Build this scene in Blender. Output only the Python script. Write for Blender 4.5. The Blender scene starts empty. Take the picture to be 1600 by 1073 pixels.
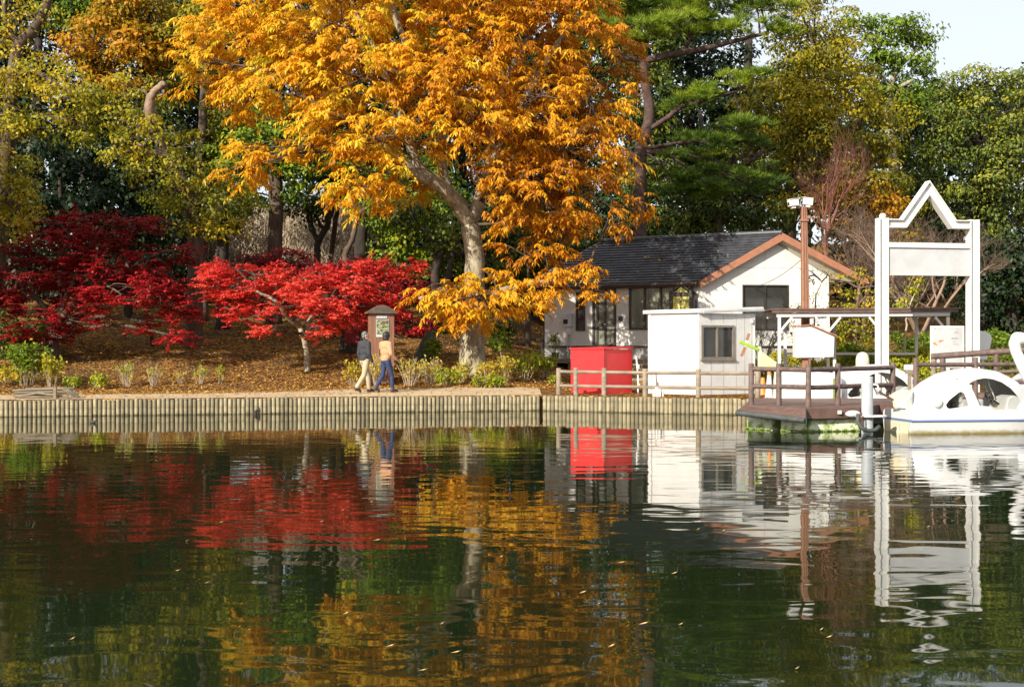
import bpy, bmesh, math, random
import numpy as np
from mathutils import Vector, Matrix

# ------------------------------------------------------------------ camera, sky, sun, exposure
SC = bpy.context.scene
COL = SC.collection
CAM_Z, FPX, HOR = 1.8, 2000.0, 540.0
cam_d = bpy.data.cameras.new('camera')
cam = bpy.data.objects.new('camera', cam_d)
COL.objects.link(cam)
cam.location = (0, 0, CAM_Z)
cam.rotation_euler = (math.radians(90), 0, 0)
cam_d.sensor_width = 36.0
cam_d.lens = 45.0
cam_d.shift_y = (HOR - 536.5) / 1600.0
cam_d.clip_start, cam_d.clip_end = 0.1, 2000.0
SC.camera = cam

SUN_AZ, SUN_EL = 39.0, 28.0            # degrees left of straight behind the camera, and above the horizon
a_, e_ = math.radians(SUN_AZ), math.radians(SUN_EL)
TO_SUN = Vector((-math.sin(a_) * math.cos(e_), -math.cos(a_) * math.cos(e_), math.sin(e_)))
world = bpy.data.worlds.new('World')
SC.world = world
world.use_nodes = True
wn = world.node_tree
bg = wn.nodes['Background']
sky = wn.nodes.new('ShaderNodeTexSky')
sky.sky_type = 'NISHITA'
sky.sun_disc = False
sky.sun_elevation = e_
sky.sun_rotation = math.atan2(TO_SUN.x, TO_SUN.y)
sky.air_density, sky.dust_density, sky.ozone_density = 1.0, 1.6, 1.0
veil = wn.nodes.new('ShaderNodeMix')            # thin high white cloud over the whole sky
veil.data_type = 'RGBA'
veil.inputs[0].default_value = 0.68
veil.inputs[7].default_value = (5.7, 5.75, 5.85, 1)
wn.links.new(sky.outputs[0], veil.inputs[6])
wn.links.new(veil.outputs[2], bg.inputs[0])
bg.inputs[1].default_value = 0.11
sl = bpy.data.lights.new('sun', 'SUN')
sl.energy = 4.6
sl.angle = math.radians(0.5)
sl.color = (1.0, 0.92, 0.78)
sun = bpy.data.objects.new('sun', sl)
COL.objects.link(sun)
sun.rotation_euler = TO_SUN.to_track_quat('Z', 'Y').to_euler()
SC.view_settings.view_transform = 'Standard'
SC.view_settings.look = 'None'
SC.view_settings.gamma = 1.0
SC.view_settings.exposure = 0.78
SC.render.engine = 'CYCLES'
SC.cycles.max_bounces = 8
SC.cycles.transparent_max_bounces = 8
SC.cycles.use_denoising = True
SC.cycles.caustics_reflective = False
SC.cycles.caustics_refractive = False

# ------------------------------------------------------------------ helpers
RNG = np.random.default_rng(7)
random.seed(7)


def P(px, py, d):
    return Vector(((px - 800) / FPX * d, d, CAM_Z + (HOR - py) / FPX * d))


def PX(px, d):
    return (px - 800) / FPX * d


def PZ(py, d):
    return CAM_Z + (HOR - py) / FPX * d


class MB:
    """collects shapes for one mesh"""

    def __init__(s):
        s.v, s.f = [], []

    def add(s, vs, fs):
        n = len(s.v)
        s.v += [tuple(v) for v in vs]
        s.f += [tuple(i + n for i in f) for f in fs]
        return s

    def box(s, c, size, rz=0.0, M=None):
        x, y, z = size[0] / 2, size[1] / 2, size[2] / 2
        vs = [Vector((a * x, b * y, g * z)) for a in (-1, 1) for b in (-1, 1) for g in (-1, 1)]
        R = M if M is not None else Matrix.Rotation(rz, 3, 'Z')
        vs = [R @ v + Vector(c) for v in vs]
        return s.add(vs, [(0, 1, 3, 2), (4, 6, 7, 5), (0, 4, 5, 1), (2, 3, 7, 6), (0, 2, 6, 4), (1, 5, 7, 3)])

    def bar(s, p0, p1, w, h, up=Vector((0, 0, 1))):
        """square bar from p0 to p1, w across, h along up"""
        p0, p1 = Vector(p0), Vector(p1)
        d = (p1 - p0)
        L = d.length
        d.normalize()
        side = d.cross(Vector(up))
        if side.length < 1e-4:
            side = Vector((1, 0, 0))
        side.normalize()
        u = side.cross(d).normalized()
        M = Matrix((d, side, u)).transposed()
        return s.box((p0 + p1) / 2, (L, w, h), M=M)

    def tube(s, pts, rad, n=8, caps=True):
        pts = [Vector(p) for p in pts]
        if not hasattr(rad, '__len__'):
            rad = [rad] * len(pts)
        base = len(s.v)
        ref = None
        for i, p in enumerate(pts):
            t = (pts[min(i + 1, len(pts) - 1)] - pts[max(i - 1, 0)])
            if t.length < 1e-9:
                t = Vector((0, 0, 1))
            t.normalize()
            if ref is None:
                ref = Vector((1, 0, 0)) if abs(t.x) < 0.8 else Vector((0, 1, 0))
            a = (ref - t * ref.dot(t)).normalized()
            ref = a
            b = t.cross(a)
            for k in range(n):
                th = 2 * math.pi * k / n
                s.v.append(tuple(p + (a * math.cos(th) + b * math.sin(th)) * rad[i]))
        for i in range(len(pts) - 1):
            for k in range(n):
                k2 = (k + 1) % n
                s.f.append((base + i * n + k, base + i * n + k2, base + (i + 1) * n + k2, base + (i + 1) * n + k))
        if caps:
            s.f.append(tuple(base + k for k in reversed(range(n))))
            s.f.append(tuple(base + (len(pts) - 1) * n + k for k in range(n)))
        return s

    def prism(s, poly, vec):
        """closed polygon (list of points) swept along vec"""
        n = len(poly)
        vec = Vector(vec)
        vs = [Vector(p) for p in poly] + [Vector(p) + vec for p in poly]
        fs = [tuple(range(n)), tuple(reversed(range(n, 2 * n)))]
        fs += [(i, i + n, (i + 1) % n + n, (i + 1) % n) for i in range(n)]
        return s.add(vs, fs)

    def ball(s, c, r, seg=12, ring=8, M=None):
        r = r if hasattr(r, '__len__') else (r, r, r)
        c = Vector(c)
        vs = []
        for i in range(1, ring):
            ph = math.pi * i / ring
            for k in range(seg):
                th = 2 * math.pi * k / seg
                v = Vector((math.sin(ph) * math.cos(th) * r[0], math.sin(ph) * math.sin(th) * r[1], math.cos(ph) * r[2]))
                vs.append((M @ v if M is not None else v) + c)
        top, bot = Vector((0, 0, r[2])), Vector((0, 0, -r[2]))
        vs += [(M @ top if M is not None else top) + c, (M @ bot if M is not None else bot) + c]
        fs = []
        for i in range(ring - 2):
            for k in range(seg):
                k2 = (k + 1) % seg
                fs.append((i * seg + k, (i + 1) * seg + k, (i + 1) * seg + k2, i * seg + k2))
        T = (ring - 1) * seg
        for k in range(seg):
            k2 = (k + 1) % seg
            fs.append((T, k, k2))
            fs.append((T + 1, (ring - 2) * seg + k2, (ring - 2) * seg + k))
        return s.add(vs, fs)

    def capsule(s, p0, p1, r0, r1, n=12):
        p0, p1 = Vector(p0), Vector(p1)
        d = (p1 - p0).normalized()
        pts, rr = [], []
        for t in (1.0, 0.85, 0.5, 0.0):
            pts.append(p0 - d * r0 * t)
            rr.append(max(r0 * math.sqrt(max(0, 1 - t * t)), 1e-3))
        for t in (0.0, 0.5, 0.85, 1.0):
            pts.append(p1 + d * r1 * t)
            rr.append(max(r1 * math.sqrt(max(0, 1 - t * t)), 1e-3))
        return s.tube(pts, rr, n)


ROOT = {}          # object -> world location its geometry is measured from


def tag(o, label=None, cat=None, group=None, kind=None):
    if label: o['label'] = label
    if cat: o['category'] = cat
    if group: o['group'] = group
    if kind: o['kind'] = kind
    return o


def thing(name, label, cat, loc, group=None, rz=0.0):
    o = bpy.data.objects.new(name, None)
    COL.objects.link(o)
    o.location = loc
    o.rotation_euler = (0, 0, rz)
    o.empty_display_size = 0.2
    ROOT[o.name] = Vector(loc)
    return tag(o, label, cat, group)


def link(name, me, parent=None):
    o = bpy.data.objects.new(name, me)
    COL.objects.link(o)
    if parent is not None:
        o.parent = parent
        ROOT[o.name] = ROOT.get(parent.name, Vector((0, 0, 0)))
    return o


def bevel(o, w=0.008, seg=2):
    m = o.modifiers.new('bevel', 'BEVEL')
    m.width, m.segments, m.limit_method = w, seg, 'ANGLE'
    m.angle_limit = math.radians(40)
    return o


def build(mb, name, mat, parent=None, local=False, smooth=False, bev=0):
    off = Vector((0, 0, 0))
    if parent is not None and not local:
        off = ROOT.get(parent.name, off)
    me = bpy.data.meshes.new(name)
    me.from_pydata([(v[0] - off[0], v[1] - off[1], v[2] - off[2]) for v in mb.v], [], mb.f)
    me.materials.append(mat)
    if smooth:
        me.polygons.foreach_set('use_smooth', [True] * len(me.polygons))
        if smooth != 'all':
            try:
                me.set_sharp_from_angle(angle=math.radians(smooth if smooth > 1 else 45))
            except Exception:
                pass
    me.update()
    o = link(name, me, parent)
    if bev:
        bevel(o, bev)
    return o


def copy_tree(o, parent=None):
    c = o.copy()
    COL.objects.link(c)
    if parent is not None:
        c.parent = parent
    for ch in list(o.children):
        copy_tree(ch, c)
    return c


def eval_mesh(o, name):
    bpy.context.view_layer.update()
    dg = bpy.context.evaluated_depsgraph_get()
    me = bpy.data.meshes.new_from_object(o.evaluated_get(dg))
    me.name = name
    return me


def fuse(mb, name, mat, parent=None, voxel=0.01, smooth_it=4, local=True):
    """union of closed overlapping shapes as one continuous skin"""
    o = build(mb, name, mat, None)
    r = o.modifiers.new('r', 'REMESH')
    r.mode, r.voxel_size = 'VOXEL', voxel
    s = o.modifiers.new('s', 'SMOOTH')
    s.factor, s.iterations = 0.5, smooth_it
    me = eval_mesh(o, name)
    old = o.data
    bpy.data.objects.remove(o)
    bpy.data.meshes.remove(old)
    me.materials.clear()
    me.materials.append(mat)
    me.polygons.foreach_set('use_smooth', [True] * len(me.polygons))
    o = link(name, me, parent)
    return o


# ------------------------------------------------------------------ materials
def lk(nt, a, b): nt.links.new(a, b)


def mat(name, c1, c2=None, rough=0.6, scale=4.0, bump=0.0, bscale=None, detail=4.0, metal=0.0, spec=0.5, stretch=(1, 1, 1), contrast=(0.35, 0.65), coat=0.0):
    m = bpy.data.materials.new(name)
    m.use_nodes = True
    nt = m.node_tree
    b = nt.nodes['Principled BSDF']
    b.inputs['Roughness'].default_value = rough
    b.inputs['Metallic'].default_value = metal
    b.inputs['Specular IOR Level'].default_value = spec
    b.inputs['Coat Weight'].default_value = coat
    tc = nt.nodes.new('ShaderNodeTexCoord')
    mp = nt.nodes.new('ShaderNodeMapping')
    mp.inputs['Scale'].default_value = stretch
    lk(nt, tc.outputs['Object'], mp.inputs[0])
    no = nt.nodes.new('ShaderNodeTexNoise')
    no.inputs['Scale'].default_value = scale
    no.inputs['Detail'].default_value = detail
    no.inputs['Roughness'].default_value = 0.65
    lk(nt, mp.outputs[0], no.inputs['Vector'])
    r = nt.nodes.new('ShaderNodeValToRGB')
    r.color_ramp.elements[0].position, r.color_ramp.elements[1].position = contrast
    r.color_ramp.elements[0].color = (*c1, 1)
    r.color_ramp.elements[1].color = (*(c2 or c1), 1)
    lk(nt, no.outputs['Fac'], r.inputs[0])
    lk(nt, r.outputs[0], b.inputs['Base Color'])
    if bump:
        n2 = nt.nodes.new('ShaderNodeTexNoise')
        n2.inputs['Scale'].default_value = bscale or scale * 4
        n2.inputs['Detail'].default_value = 5
        lk(nt, mp.outputs[0], n2.inputs['Vector'])
        bm_ = nt.nodes.new('ShaderNodeBump')
        bm_.inputs['Strength'].default_value = 0.6
        bm_.inputs['Distance'].default_value = bump
        lk(nt, n2.outputs['Fac'], bm_.inputs['Height'])
        lk(nt, bm_.outputs[0], b.inputs['Normal'])
    return m


def leaf_mat(name, cols, trans=0.35, rough=0.5):
    """leaf colour is picked per leaf by the face attribute 'tint'"""
    m = bpy.data.materials.new(name)
    m.use_nodes = True
    nt = m.node_tree
    b = nt.nodes['Principled BSDF']
    b.inputs['Roughness'].default_value = rough
    b.inputs['Specular IOR Level'].default_value = 0.3
    at = nt.nodes.new('ShaderNodeAttribute')
    at.attribute_name = 'tint'
    r = nt.nodes.new('ShaderNodeValToRGB')
    el = r.color_ramp.elements
    while len(el) < len(cols):
        el.new(0.5)
    for i, c in enumerate(cols):
        el[i].position = i / (len(cols) - 1)
        el[i].color = (*c, 1)
    lk(nt, at.outputs['Fac'], r.inputs[0])
    lk(nt, r.outputs[0], b.inputs['Base Color'])
    tr = nt.nodes.new('ShaderNodeBsdfTranslucent')
    lk(nt, r.outputs[0], tr.inputs[0])
    mx = nt.nodes.new('ShaderNodeMixShader')
    mx.inputs[0].default_value = trans
    out = nt.nodes['Material Output']
    lk(nt, b.outputs[0], mx.inputs[1])
    lk(nt, tr.outputs[0], mx.inputs[2])
    lk(nt, mx.outputs[0], out.inputs[0])
    return m


M = {}
M['bark_dark'] = mat('bark_dark', (0.018, 0.013, 0.010), (0.05, 0.037, 0.028), 0.9, 6, 0.03, 14, stretch=(1, 1, 0.25))
M['bark_brown'] = mat('bark_brown', (0.045, 0.03, 0.02), (0.12, 0.082, 0.056), 0.9, 6, 0.03, 14, stretch=(1, 1, 0.25))
M['bark_lit'] = mat('bark_sunlit', (0.16, 0.10, 0.07), (0.32, 0.22, 0.16), 0.85, 5, 0.03, 14)  # paler bark, the sunlight on limb and trunk put into the colour
M['bark_pale'] = mat('bark_pale', (0.15, 0.125, 0.085), (0.40, 0.355, 0.25), 0.85, 4.5, 0.035, 18, stretch=(1, 1, 0.5))
M['bark_red'] = mat('bark_red', (0.04, 0.024, 0.02), (0.10, 0.058, 0.046), 0.9, 6)
M['twig_pale'] = mat('twig_pale', (0.34, 0.26, 0.18), (0.5, 0.4, 0.28), 0.9, 3)
M['twig_brown'] = mat('twig_brown', (0.11, 0.07, 0.05), (0.2, 0.13, 0.09), 0.9, 3)
M['concrete'] = mat('concrete', (0.20, 0.165, 0.095), (0.38, 0.32, 0.20), 0.85, 7, 0.006, 60)
M['concrete_b'] = mat('concrete_b', (0.21, 0.175, 0.105), (0.37, 0.315, 0.20), 0.85, 5, 0.006, 60)
M['concrete_wet'] = mat('concrete_wet', (0.05, 0.045, 0.022), (0.08, 0.07, 0.035), 0.5, 9)
for k_ in ('concrete', 'concrete_b'):            # dark wet weed line just above the water
    nt_ = M[k_].node_tree
    b_ = nt_.nodes['Principled BSDF']
    src_ = b_.inputs['Base Color'].links[0].from_socket
    tc_ = next(n_ for n_ in nt_.nodes if n_.type == 'TEX_COORD')
    sp_ = nt_.nodes.new('ShaderNodeSeparateXYZ')
    nt_.links.new(tc_.outputs['Object'], sp_.inputs[0])
    mr_ = nt_.nodes.new('ShaderNodeMapRange')
    mr_.inputs['From Min'].default_value, mr_.inputs['From Max'].default_value = 0.015, 0.05
    nt_.links.new(sp_.outputs['Z'], mr_.inputs['Value'])
    mx_ = nt_.nodes.new('ShaderNodeMix')
    mx_.data_type = 'RGBA'
    nt_.links.new(mr_.outputs[0], mx_.inputs[0])
    mx_.inputs[6].default_value = (0.085, 0.075, 0.035, 1)
    oi_ = nt_.nodes.new('ShaderNodeObjectInfo')          # each pile weathered a little differently
    rv_ = nt_.nodes.new('ShaderNodeMapRange')
    rv_.inputs['To Min'].default_value, rv_.inputs['To Max'].default_value = 0.62, 1.2
    nt_.links.new(oi_.outputs['Random'], rv_.inputs['Value'])
    hs_ = nt_.nodes.new('ShaderNodeHueSaturation')
    nt_.links.new(rv_.outputs[0], hs_.inputs['Value'])
    nt_.links.new(src_, hs_.inputs['Color'])
    nt_.links.new(hs_.outputs[0], mx_.inputs[7])
    nt_.links.new(mx_.outputs[2], b_.inputs['Base Color'])
M['fence_tan'] = mat('fence_tan', (0.16, 0.125, 0.09), (0.29, 0.23, 0.165), 0.8, 6, 0.008, 30, stretch=(0.4, 0.4, 1))
M['fence_brown'] = mat('fence_brown', (0.075, 0.047, 0.04), (0.145, 0.098, 0.084), 0.7, 9, 0.006, 40)
M['deck_brown'] = mat('deck_brown', (0.095, 0.053, 0.042), (0.155, 0.088, 0.07), 0.7, 5, 0.004, 40)
M['rubber'] = mat('rubber', (0.04, 0.045, 0.045), (0.07, 0.078, 0.075), 0.7, 6)
M['rust'] = mat('rust', (0.07, 0.035, 0.025), (0.15, 0.08, 0.05), 0.9, 20)
M['white_paint'] = mat('white_paint', (0.58, 0.575, 0.555), (0.68, 0.675, 0.655), 0.45, 2.0)
M['white_wall'] = mat('white_wall', (0.52, 0.515, 0.49), (0.62, 0.615, 0.59), 0.75, 1.2, 0.002, 40)
M['grey_wall'] = mat('grey_wall', (0.30, 0.29, 0.27), (0.40, 0.39, 0.36), 0.85, 3)
M['white_board'] = mat('white_board', (0.44, 0.45, 0.46), (0.52, 0.53, 0.54), 0.5, 2)
M['pile_grey'] = mat('pile_grey', (0.30, 0.32, 0.34), (0.38, 0.40, 0.42), 0.55, 3, 0.002, 30)
M['twig_red'] = mat('twig_red', (0.15, 0.058, 0.04), (0.27, 0.11, 0.07), 0.9, 4)
M['pale_grey'] = mat('pale_grey', (0.36, 0.38, 0.40), (0.47, 0.49, 0.51), 0.5, 4)
M['gel'] = mat('gelcoat', (0.60, 0.60, 0.585), (0.68, 0.68, 0.67), 0.22, 1.5, coat=0.3)
M['gel_hull'] = mat('gelcoat_hull', (0.60, 0.60, 0.585), (0.68, 0.68, 0.67), 0.3, 1.5, coat=0.2)
nt_ = M['gel_hull'].node_tree
b_ = nt_.nodes['Principled BSDF']
src_ = b_.inputs['Base Color'].links[0].from_socket
tc_ = next(n_ for n_ in nt_.nodes if n_.type == 'TEX_COORD')
sp_ = nt_.nodes.new('ShaderNodeSeparateXYZ')
nt_.links.new(tc_.outputs['Object'], sp_.inputs[0])
nz_ = nt_.nodes.new('ShaderNodeTexNoise')
nz_.inputs['Scale'].default_value = 9
nt_.links.new(tc_.outputs['Object'], nz_.inputs['Vector'])
ma_ = nt_.nodes.new('ShaderNodeMath')
ma_.operation = 'MULTIPLY_ADD'
nt_.links.new(nz_.outputs['Fac'], ma_.inputs[0])
ma_.inputs[1].default_value = -0.09
nt_.links.new(sp_.outputs['Z'], ma_.inputs[2])
mr_ = nt_.nodes.new('ShaderNodeMapRange')
mr_.inputs['From Min'].default_value, mr_.inputs['From Max'].default_value = -0.03, 0.05
nt_.links.new(ma_.outputs[0], mr_.inputs['Value'])
mx_ = nt_.nodes.new('ShaderNodeMix')
mx_.data_type = 'RGBA'
nt_.links.new(mr_.outputs[0], mx_.inputs[0])
mx_.inputs[6].default_value = (0.30, 0.24, 0.10, 1)            # scum line left by the pond
nt_.links.new(src_, mx_.inputs[7])
nt_.links.new(mx_.outputs[2], b_.inputs['Base Color'])
M['gel_cream'] = mat('gelcoat_cream', (0.56, 0.50, 0.34), (0.68, 0.62, 0.46), 0.4, 2)
M['gel_grey'] = mat('gelcoat_grey', (0.30, 0.31, 0.30), (0.38, 0.39, 0.38), 0.5, 2)
M['gel_blue'] = mat('gelcoat_blue', (0.10, 0.16, 0.32), (0.14, 0.2, 0.38), 0.35, 2)
M['pale_blue'] = mat('pale_blue', (0.42, 0.55, 0.74), (0.52, 0.64, 0.8), 0.4, 2)
M['black'] = mat('black_paint', (0.015, 0.014, 0.014), (0.025, 0.022, 0.022), 0.4, 4)
M['dark_frame'] = mat('dark_frame', (0.022, 0.017, 0.015), (0.035, 0.028, 0.025), 0.45, 4)
M['bronze_frame'] = mat('bronze_frame', (0.20, 0.17, 0.14), (0.27, 0.24, 0.2), 0.4, 4, metal=0.3)
M['roof_tile'] = mat('roof_tile', (0.035, 0.036, 0.042), (0.07, 0.072, 0.082), 0.36, 3, 0.003, 30)
M['barge'] = mat('barge_board', (0.27, 0.115, 0.065), (0.36, 0.155, 0.09), 0.6, 4)
M['soffit'] = mat('soffit', (0.55, 0.5, 0.42), (0.62, 0.57, 0.48), 0.8, 3)
M['gutter'] = mat('gutter', (0.04, 0.025, 0.02), (0.06, 0.04, 0.032), 0.4, 4)
M['pane_dark'] = mat('pane_dark', (0.025, 0.026, 0.024), (0.05, 0.048, 0.043), 0.06, 0.9, spec=0.7)
M['pane_curtain_reflect'] = mat('pane_curtain_reflect', (0.10, 0.11, 0.085), (0.22, 0.23, 0.18), 0.14, 1.2, stretch=(3, 3, 0.4), spec=0.6)  # streaked tone stands in for pale curtains and greenish reflections
M['red_panel'] = mat('red_panel', (0.60, 0.018, 0.022), (0.68, 0.028, 0.03), 0.5, 3)
M['pole_brown'] = mat('pole_brown', (0.24, 0.11, 0.065), (0.31, 0.15, 0.09), 0.55, 6)
M['canopy_roof'] = mat('canopy_roof', (0.09, 0.05, 0.042), (0.14, 0.085, 0.07), 0.5, 5)
M['kiosk_wood'] = mat('kiosk_wood', (0.17, 0.078, 0.047), (0.26, 0.125, 0.075), 0.7, 3, 0.003, 30, stretch=(6, 6, 0.5))
M['kiosk_roof'] = mat('kiosk_roof', (0.06, 0.045, 0.035), (0.12, 0.09, 0.07), 0.8, 5)
M['float'] = mat('float_block', (0.20, 0.30, 0.06), (0.72, 0.74, 0.56), 0.7, 4, contrast=(0.4, 0.52))
M['weed'] = mat('algae', (0.10, 0.16, 0.025), (0.2, 0.26, 0.06), 0.8, 14, 0.01, 40)
M['lime'] = mat('lime_paint', (0.66, 0.70, 0.40), (0.72, 0.75, 0.47), 0.5, 2)
M['green'] = mat('leaf_green_paint', (0.26, 0.42, 0.03), (0.31, 0.47, 0.045), 0.45, 2)
M['orange'] = mat('orange_plastic', (0.78, 0.20, 0.03), (0.84, 0.26, 0.05), 0.45, 2)
M['blue'] = mat('blue_print', (0.05, 0.18, 0.5), (0.08, 0.24, 0.58), 0.5, 2)
M['sign_yellow'] = mat('sign_yellow', (0.40, 0.38, 0.09), (0.47, 0.43, 0.12), 0.6, 5)
M['wood_step'] = mat('wood_step', (0.28, 0.2, 0.12), (0.42, 0.31, 0.19), 0.8, 4, stretch=(0.4, 2, 2))
M['wood_grey'] = mat('wood_grey', (0.10, 0.082, 0.058), (0.23, 0.19, 0.135), 0.85, 4, 0.004, 40, stretch=(0.5, 3, 3))
M['stone_green'] = mat('stone_green', (0.035, 0.055, 0.04), (0.08, 0.11, 0.085), 0.85, 4, 0.02, 12)
M['skin'] = mat('skin', (0.52, 0.31, 0.22), (0.58, 0.36, 0.26), 0.55, 6)
M['hair_grey'] = mat('hair_grey', (0.06, 0.055, 0.05), (0.2, 0.19, 0.18), 0.6, 30)
M['hair_dark'] = mat('hair_dark', (0.012, 0.01, 0.01), (0.03, 0.025, 0.023), 0.6, 30)
M['jacket_dark'] = mat('jacket_dark', (0.022, 0.023, 0.03), (0.04, 0.042, 0.05), 0.85, 8, 0.012, 9)
M['jacket_tan'] = mat('jacket_tan', (0.46, 0.235, 0.125), (0.55, 0.30, 0.165), 0.9, 8, 0.012, 9)
M['khaki'] = mat('khaki', (0.36, 0.29, 0.185), (0.45, 0.37, 0.245), 0.9, 8, 0.012, 9)
M['denim'] = mat('denim', (0.016, 0.030, 0.085), (0.032, 0.055, 0.135), 0.9, 8, 0.012, 9)
M['shoe'] = mat('shoe', (0.05, 0.035, 0.028), (0.08, 0.055, 0.04), 0.7, 8)
M['feather'] = mat('feather', (0.03, 0.026, 0.02), (0.06, 0.05, 0.038), 0.7, 30)
M['terracotta'] = mat('dark_pot', (0.03, 0.028, 0.026), (0.05, 0.045, 0.04), 0.7, 8)
M['cloth_red'] = mat('dark_red_cloth', (0.12, 0.012, 0.018), (0.2, 0.02, 0.03), 0.9, 5)

M['lf_orange'] = leaf_mat('leaf_orange', [(0.30, 0.105, 0.012), (0.54, 0.21, 0.012), (0.74, 0.36, 0.014), (0.82, 0.50, 0.025), (0.62, 0.56, 0.04)], 0.42)
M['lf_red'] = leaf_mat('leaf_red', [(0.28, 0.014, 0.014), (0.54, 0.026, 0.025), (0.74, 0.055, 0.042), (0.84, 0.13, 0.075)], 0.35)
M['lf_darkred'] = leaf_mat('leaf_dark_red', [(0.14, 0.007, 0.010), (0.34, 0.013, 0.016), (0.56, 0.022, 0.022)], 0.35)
M['lf_yg'] = leaf_mat('leaf_yellow_green', [(0.10, 0.14, 0.012), (0.30, 0.30, 0.02), (0.52, 0.42, 0.025), (0.62, 0.38, 0.02)], 0.42)
M['lf_autumn'] = leaf_mat('leaf_autumn', [(0.08, 0.12, 0.012), (0.24, 0.21, 0.015), (0.50, 0.25, 0.012), (0.64, 0.28, 0.012)], 0.42)
M['lf_olive'] = leaf_mat('leaf_olive', [(0.08, 0.105, 0.010), (0.24, 0.215, 0.014), (0.44, 0.36, 0.016), (0.64, 0.50, 0.02)], 0.42)
M['lf_green'] = leaf_mat('leaf_green', [(0.026, 0.048, 0.009), (0.08, 0.115, 0.014), (0.20, 0.225, 0.022), (0.36, 0.33, 0.03)], 0.3)
M['lf_dark'] = leaf_mat('leaf_evergreen', [(0.007, 0.018, 0.006), (0.013, 0.03, 0.008), (0.03, 0.055, 0.013), (0.06, 0.08, 0.018)], 0.15)
M['lf_bright'] = leaf_mat('leaf_bright_green', [(0.07, 0.14, 0.012), (0.18, 0.27, 0.018), (0.36, 0.40, 0.025), (0.6, 0.5, 0.03)], 0.4)
M['lf_pine'] = leaf_mat('pine_needle', [(0.035, 0.07, 0.010), (0.10, 0.17, 0.014), (0.22, 0.31, 0.02), (0.36, 0.40, 0.03)], 0.35)
M['lf_shrub'] = leaf_mat('leaf_shrub_yellow', [(0.12, 0.20, 0.015), (0.32, 0.36, 0.02), (0.55, 0.42, 0.03), (0.60, 0.32, 0.02)], 0.4)
M['lf_litter'] = leaf_mat('leaf_litter', [(0.08, 0.042, 0.025), (0.24, 0.12, 0.045), (0.47, 0.245, 0.06), (0.64, 0.42, 0.11)], 0.2, 1.0)
M['lf_litter'].node_tree.nodes['Principled BSDF'].inputs['Specular IOR Level'].default_value = 0.0


# ------------------------------------------------------------------ terrain
BANK = [(-90, 6.0), (-45, 22.0), (-12.96, 32.4), (0.82, 35.6), (3.4, 34.35), (6.08, 33.3), (9.0, 34.0), (14.6, 34.3), (90, 34.0)]


def bank_y(x):
    return float(np.interp(x, [b[0] for b in BANK], [b[1] for b in BANK]))


def sstep(a, b, x):
    t = min(1, max(0, (x - a) / (b - a)))
    return t * t * (3 - 2 * t)


def ground_z(x, y):
    s = y - bank_y(x)
    k = sstep(-0.5, 3.0, x)                       # 0 on the leafy slope at left, 1 by the boat house
    zl = 0.43 + 0.045 * min(max(s, 0), 3.4) * sstep(-9, -2, x) + 0.01 * max(s, 0)
    zl += 0.145 * max(0, min(s - 3.4, 20)) + 0.07 * max(0, s - 23.4)
    zr = 0.43 + 0.13 * max(0, min(s - 6.2, 9)) + 0.09 * max(0, s - 15.2)
    z = zl * (1 - k) + zr * k
    if s > 4:
        z += 0.05 * math.sin(x * 0.9 + y * 0.4) * math.sin(y * 0.7 - x * 0.3) * min(1, (s - 4) / 4)
    return z


def G(px, py, d0=32.0):
    """ground point seen at a pixel of the photograph"""
    d = d0
    while d < 120:
        p = P(px, py, d)
        if p.y > bank_y(p.x) + 0.02 and p.z <= ground_z(p.x, p.y):
            return Vector((p.x, p.y, ground_z(p.x, p.y)))
        d += 0.04
    return P(px, py, 60)


def on_ground(px, d):
    x = PX(px, d)
    return Vector((x, d, ground_z(x, d)))


S_NODES = [-0.12, 0.0, 0.22, 0.6, 1.1, 1.7, 2.4, 3.0, 3.4, 4.0, 4.6, 5.3, 6, 7, 8, 9, 10, 11.2, 12.5, 14, 16, 18, 20, 23.4, 27, 32, 40, 52, 70, 100, 160, 400]
XS = [-300, -200, -150, -120, -90, -75, -60] + [i * 0.5 for i in range(-100, 101)] + [60, 75, 90, 120, 150, 200, 300]
XS = sorted(set(XS + [b[0] for b in BANK]))


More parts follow.
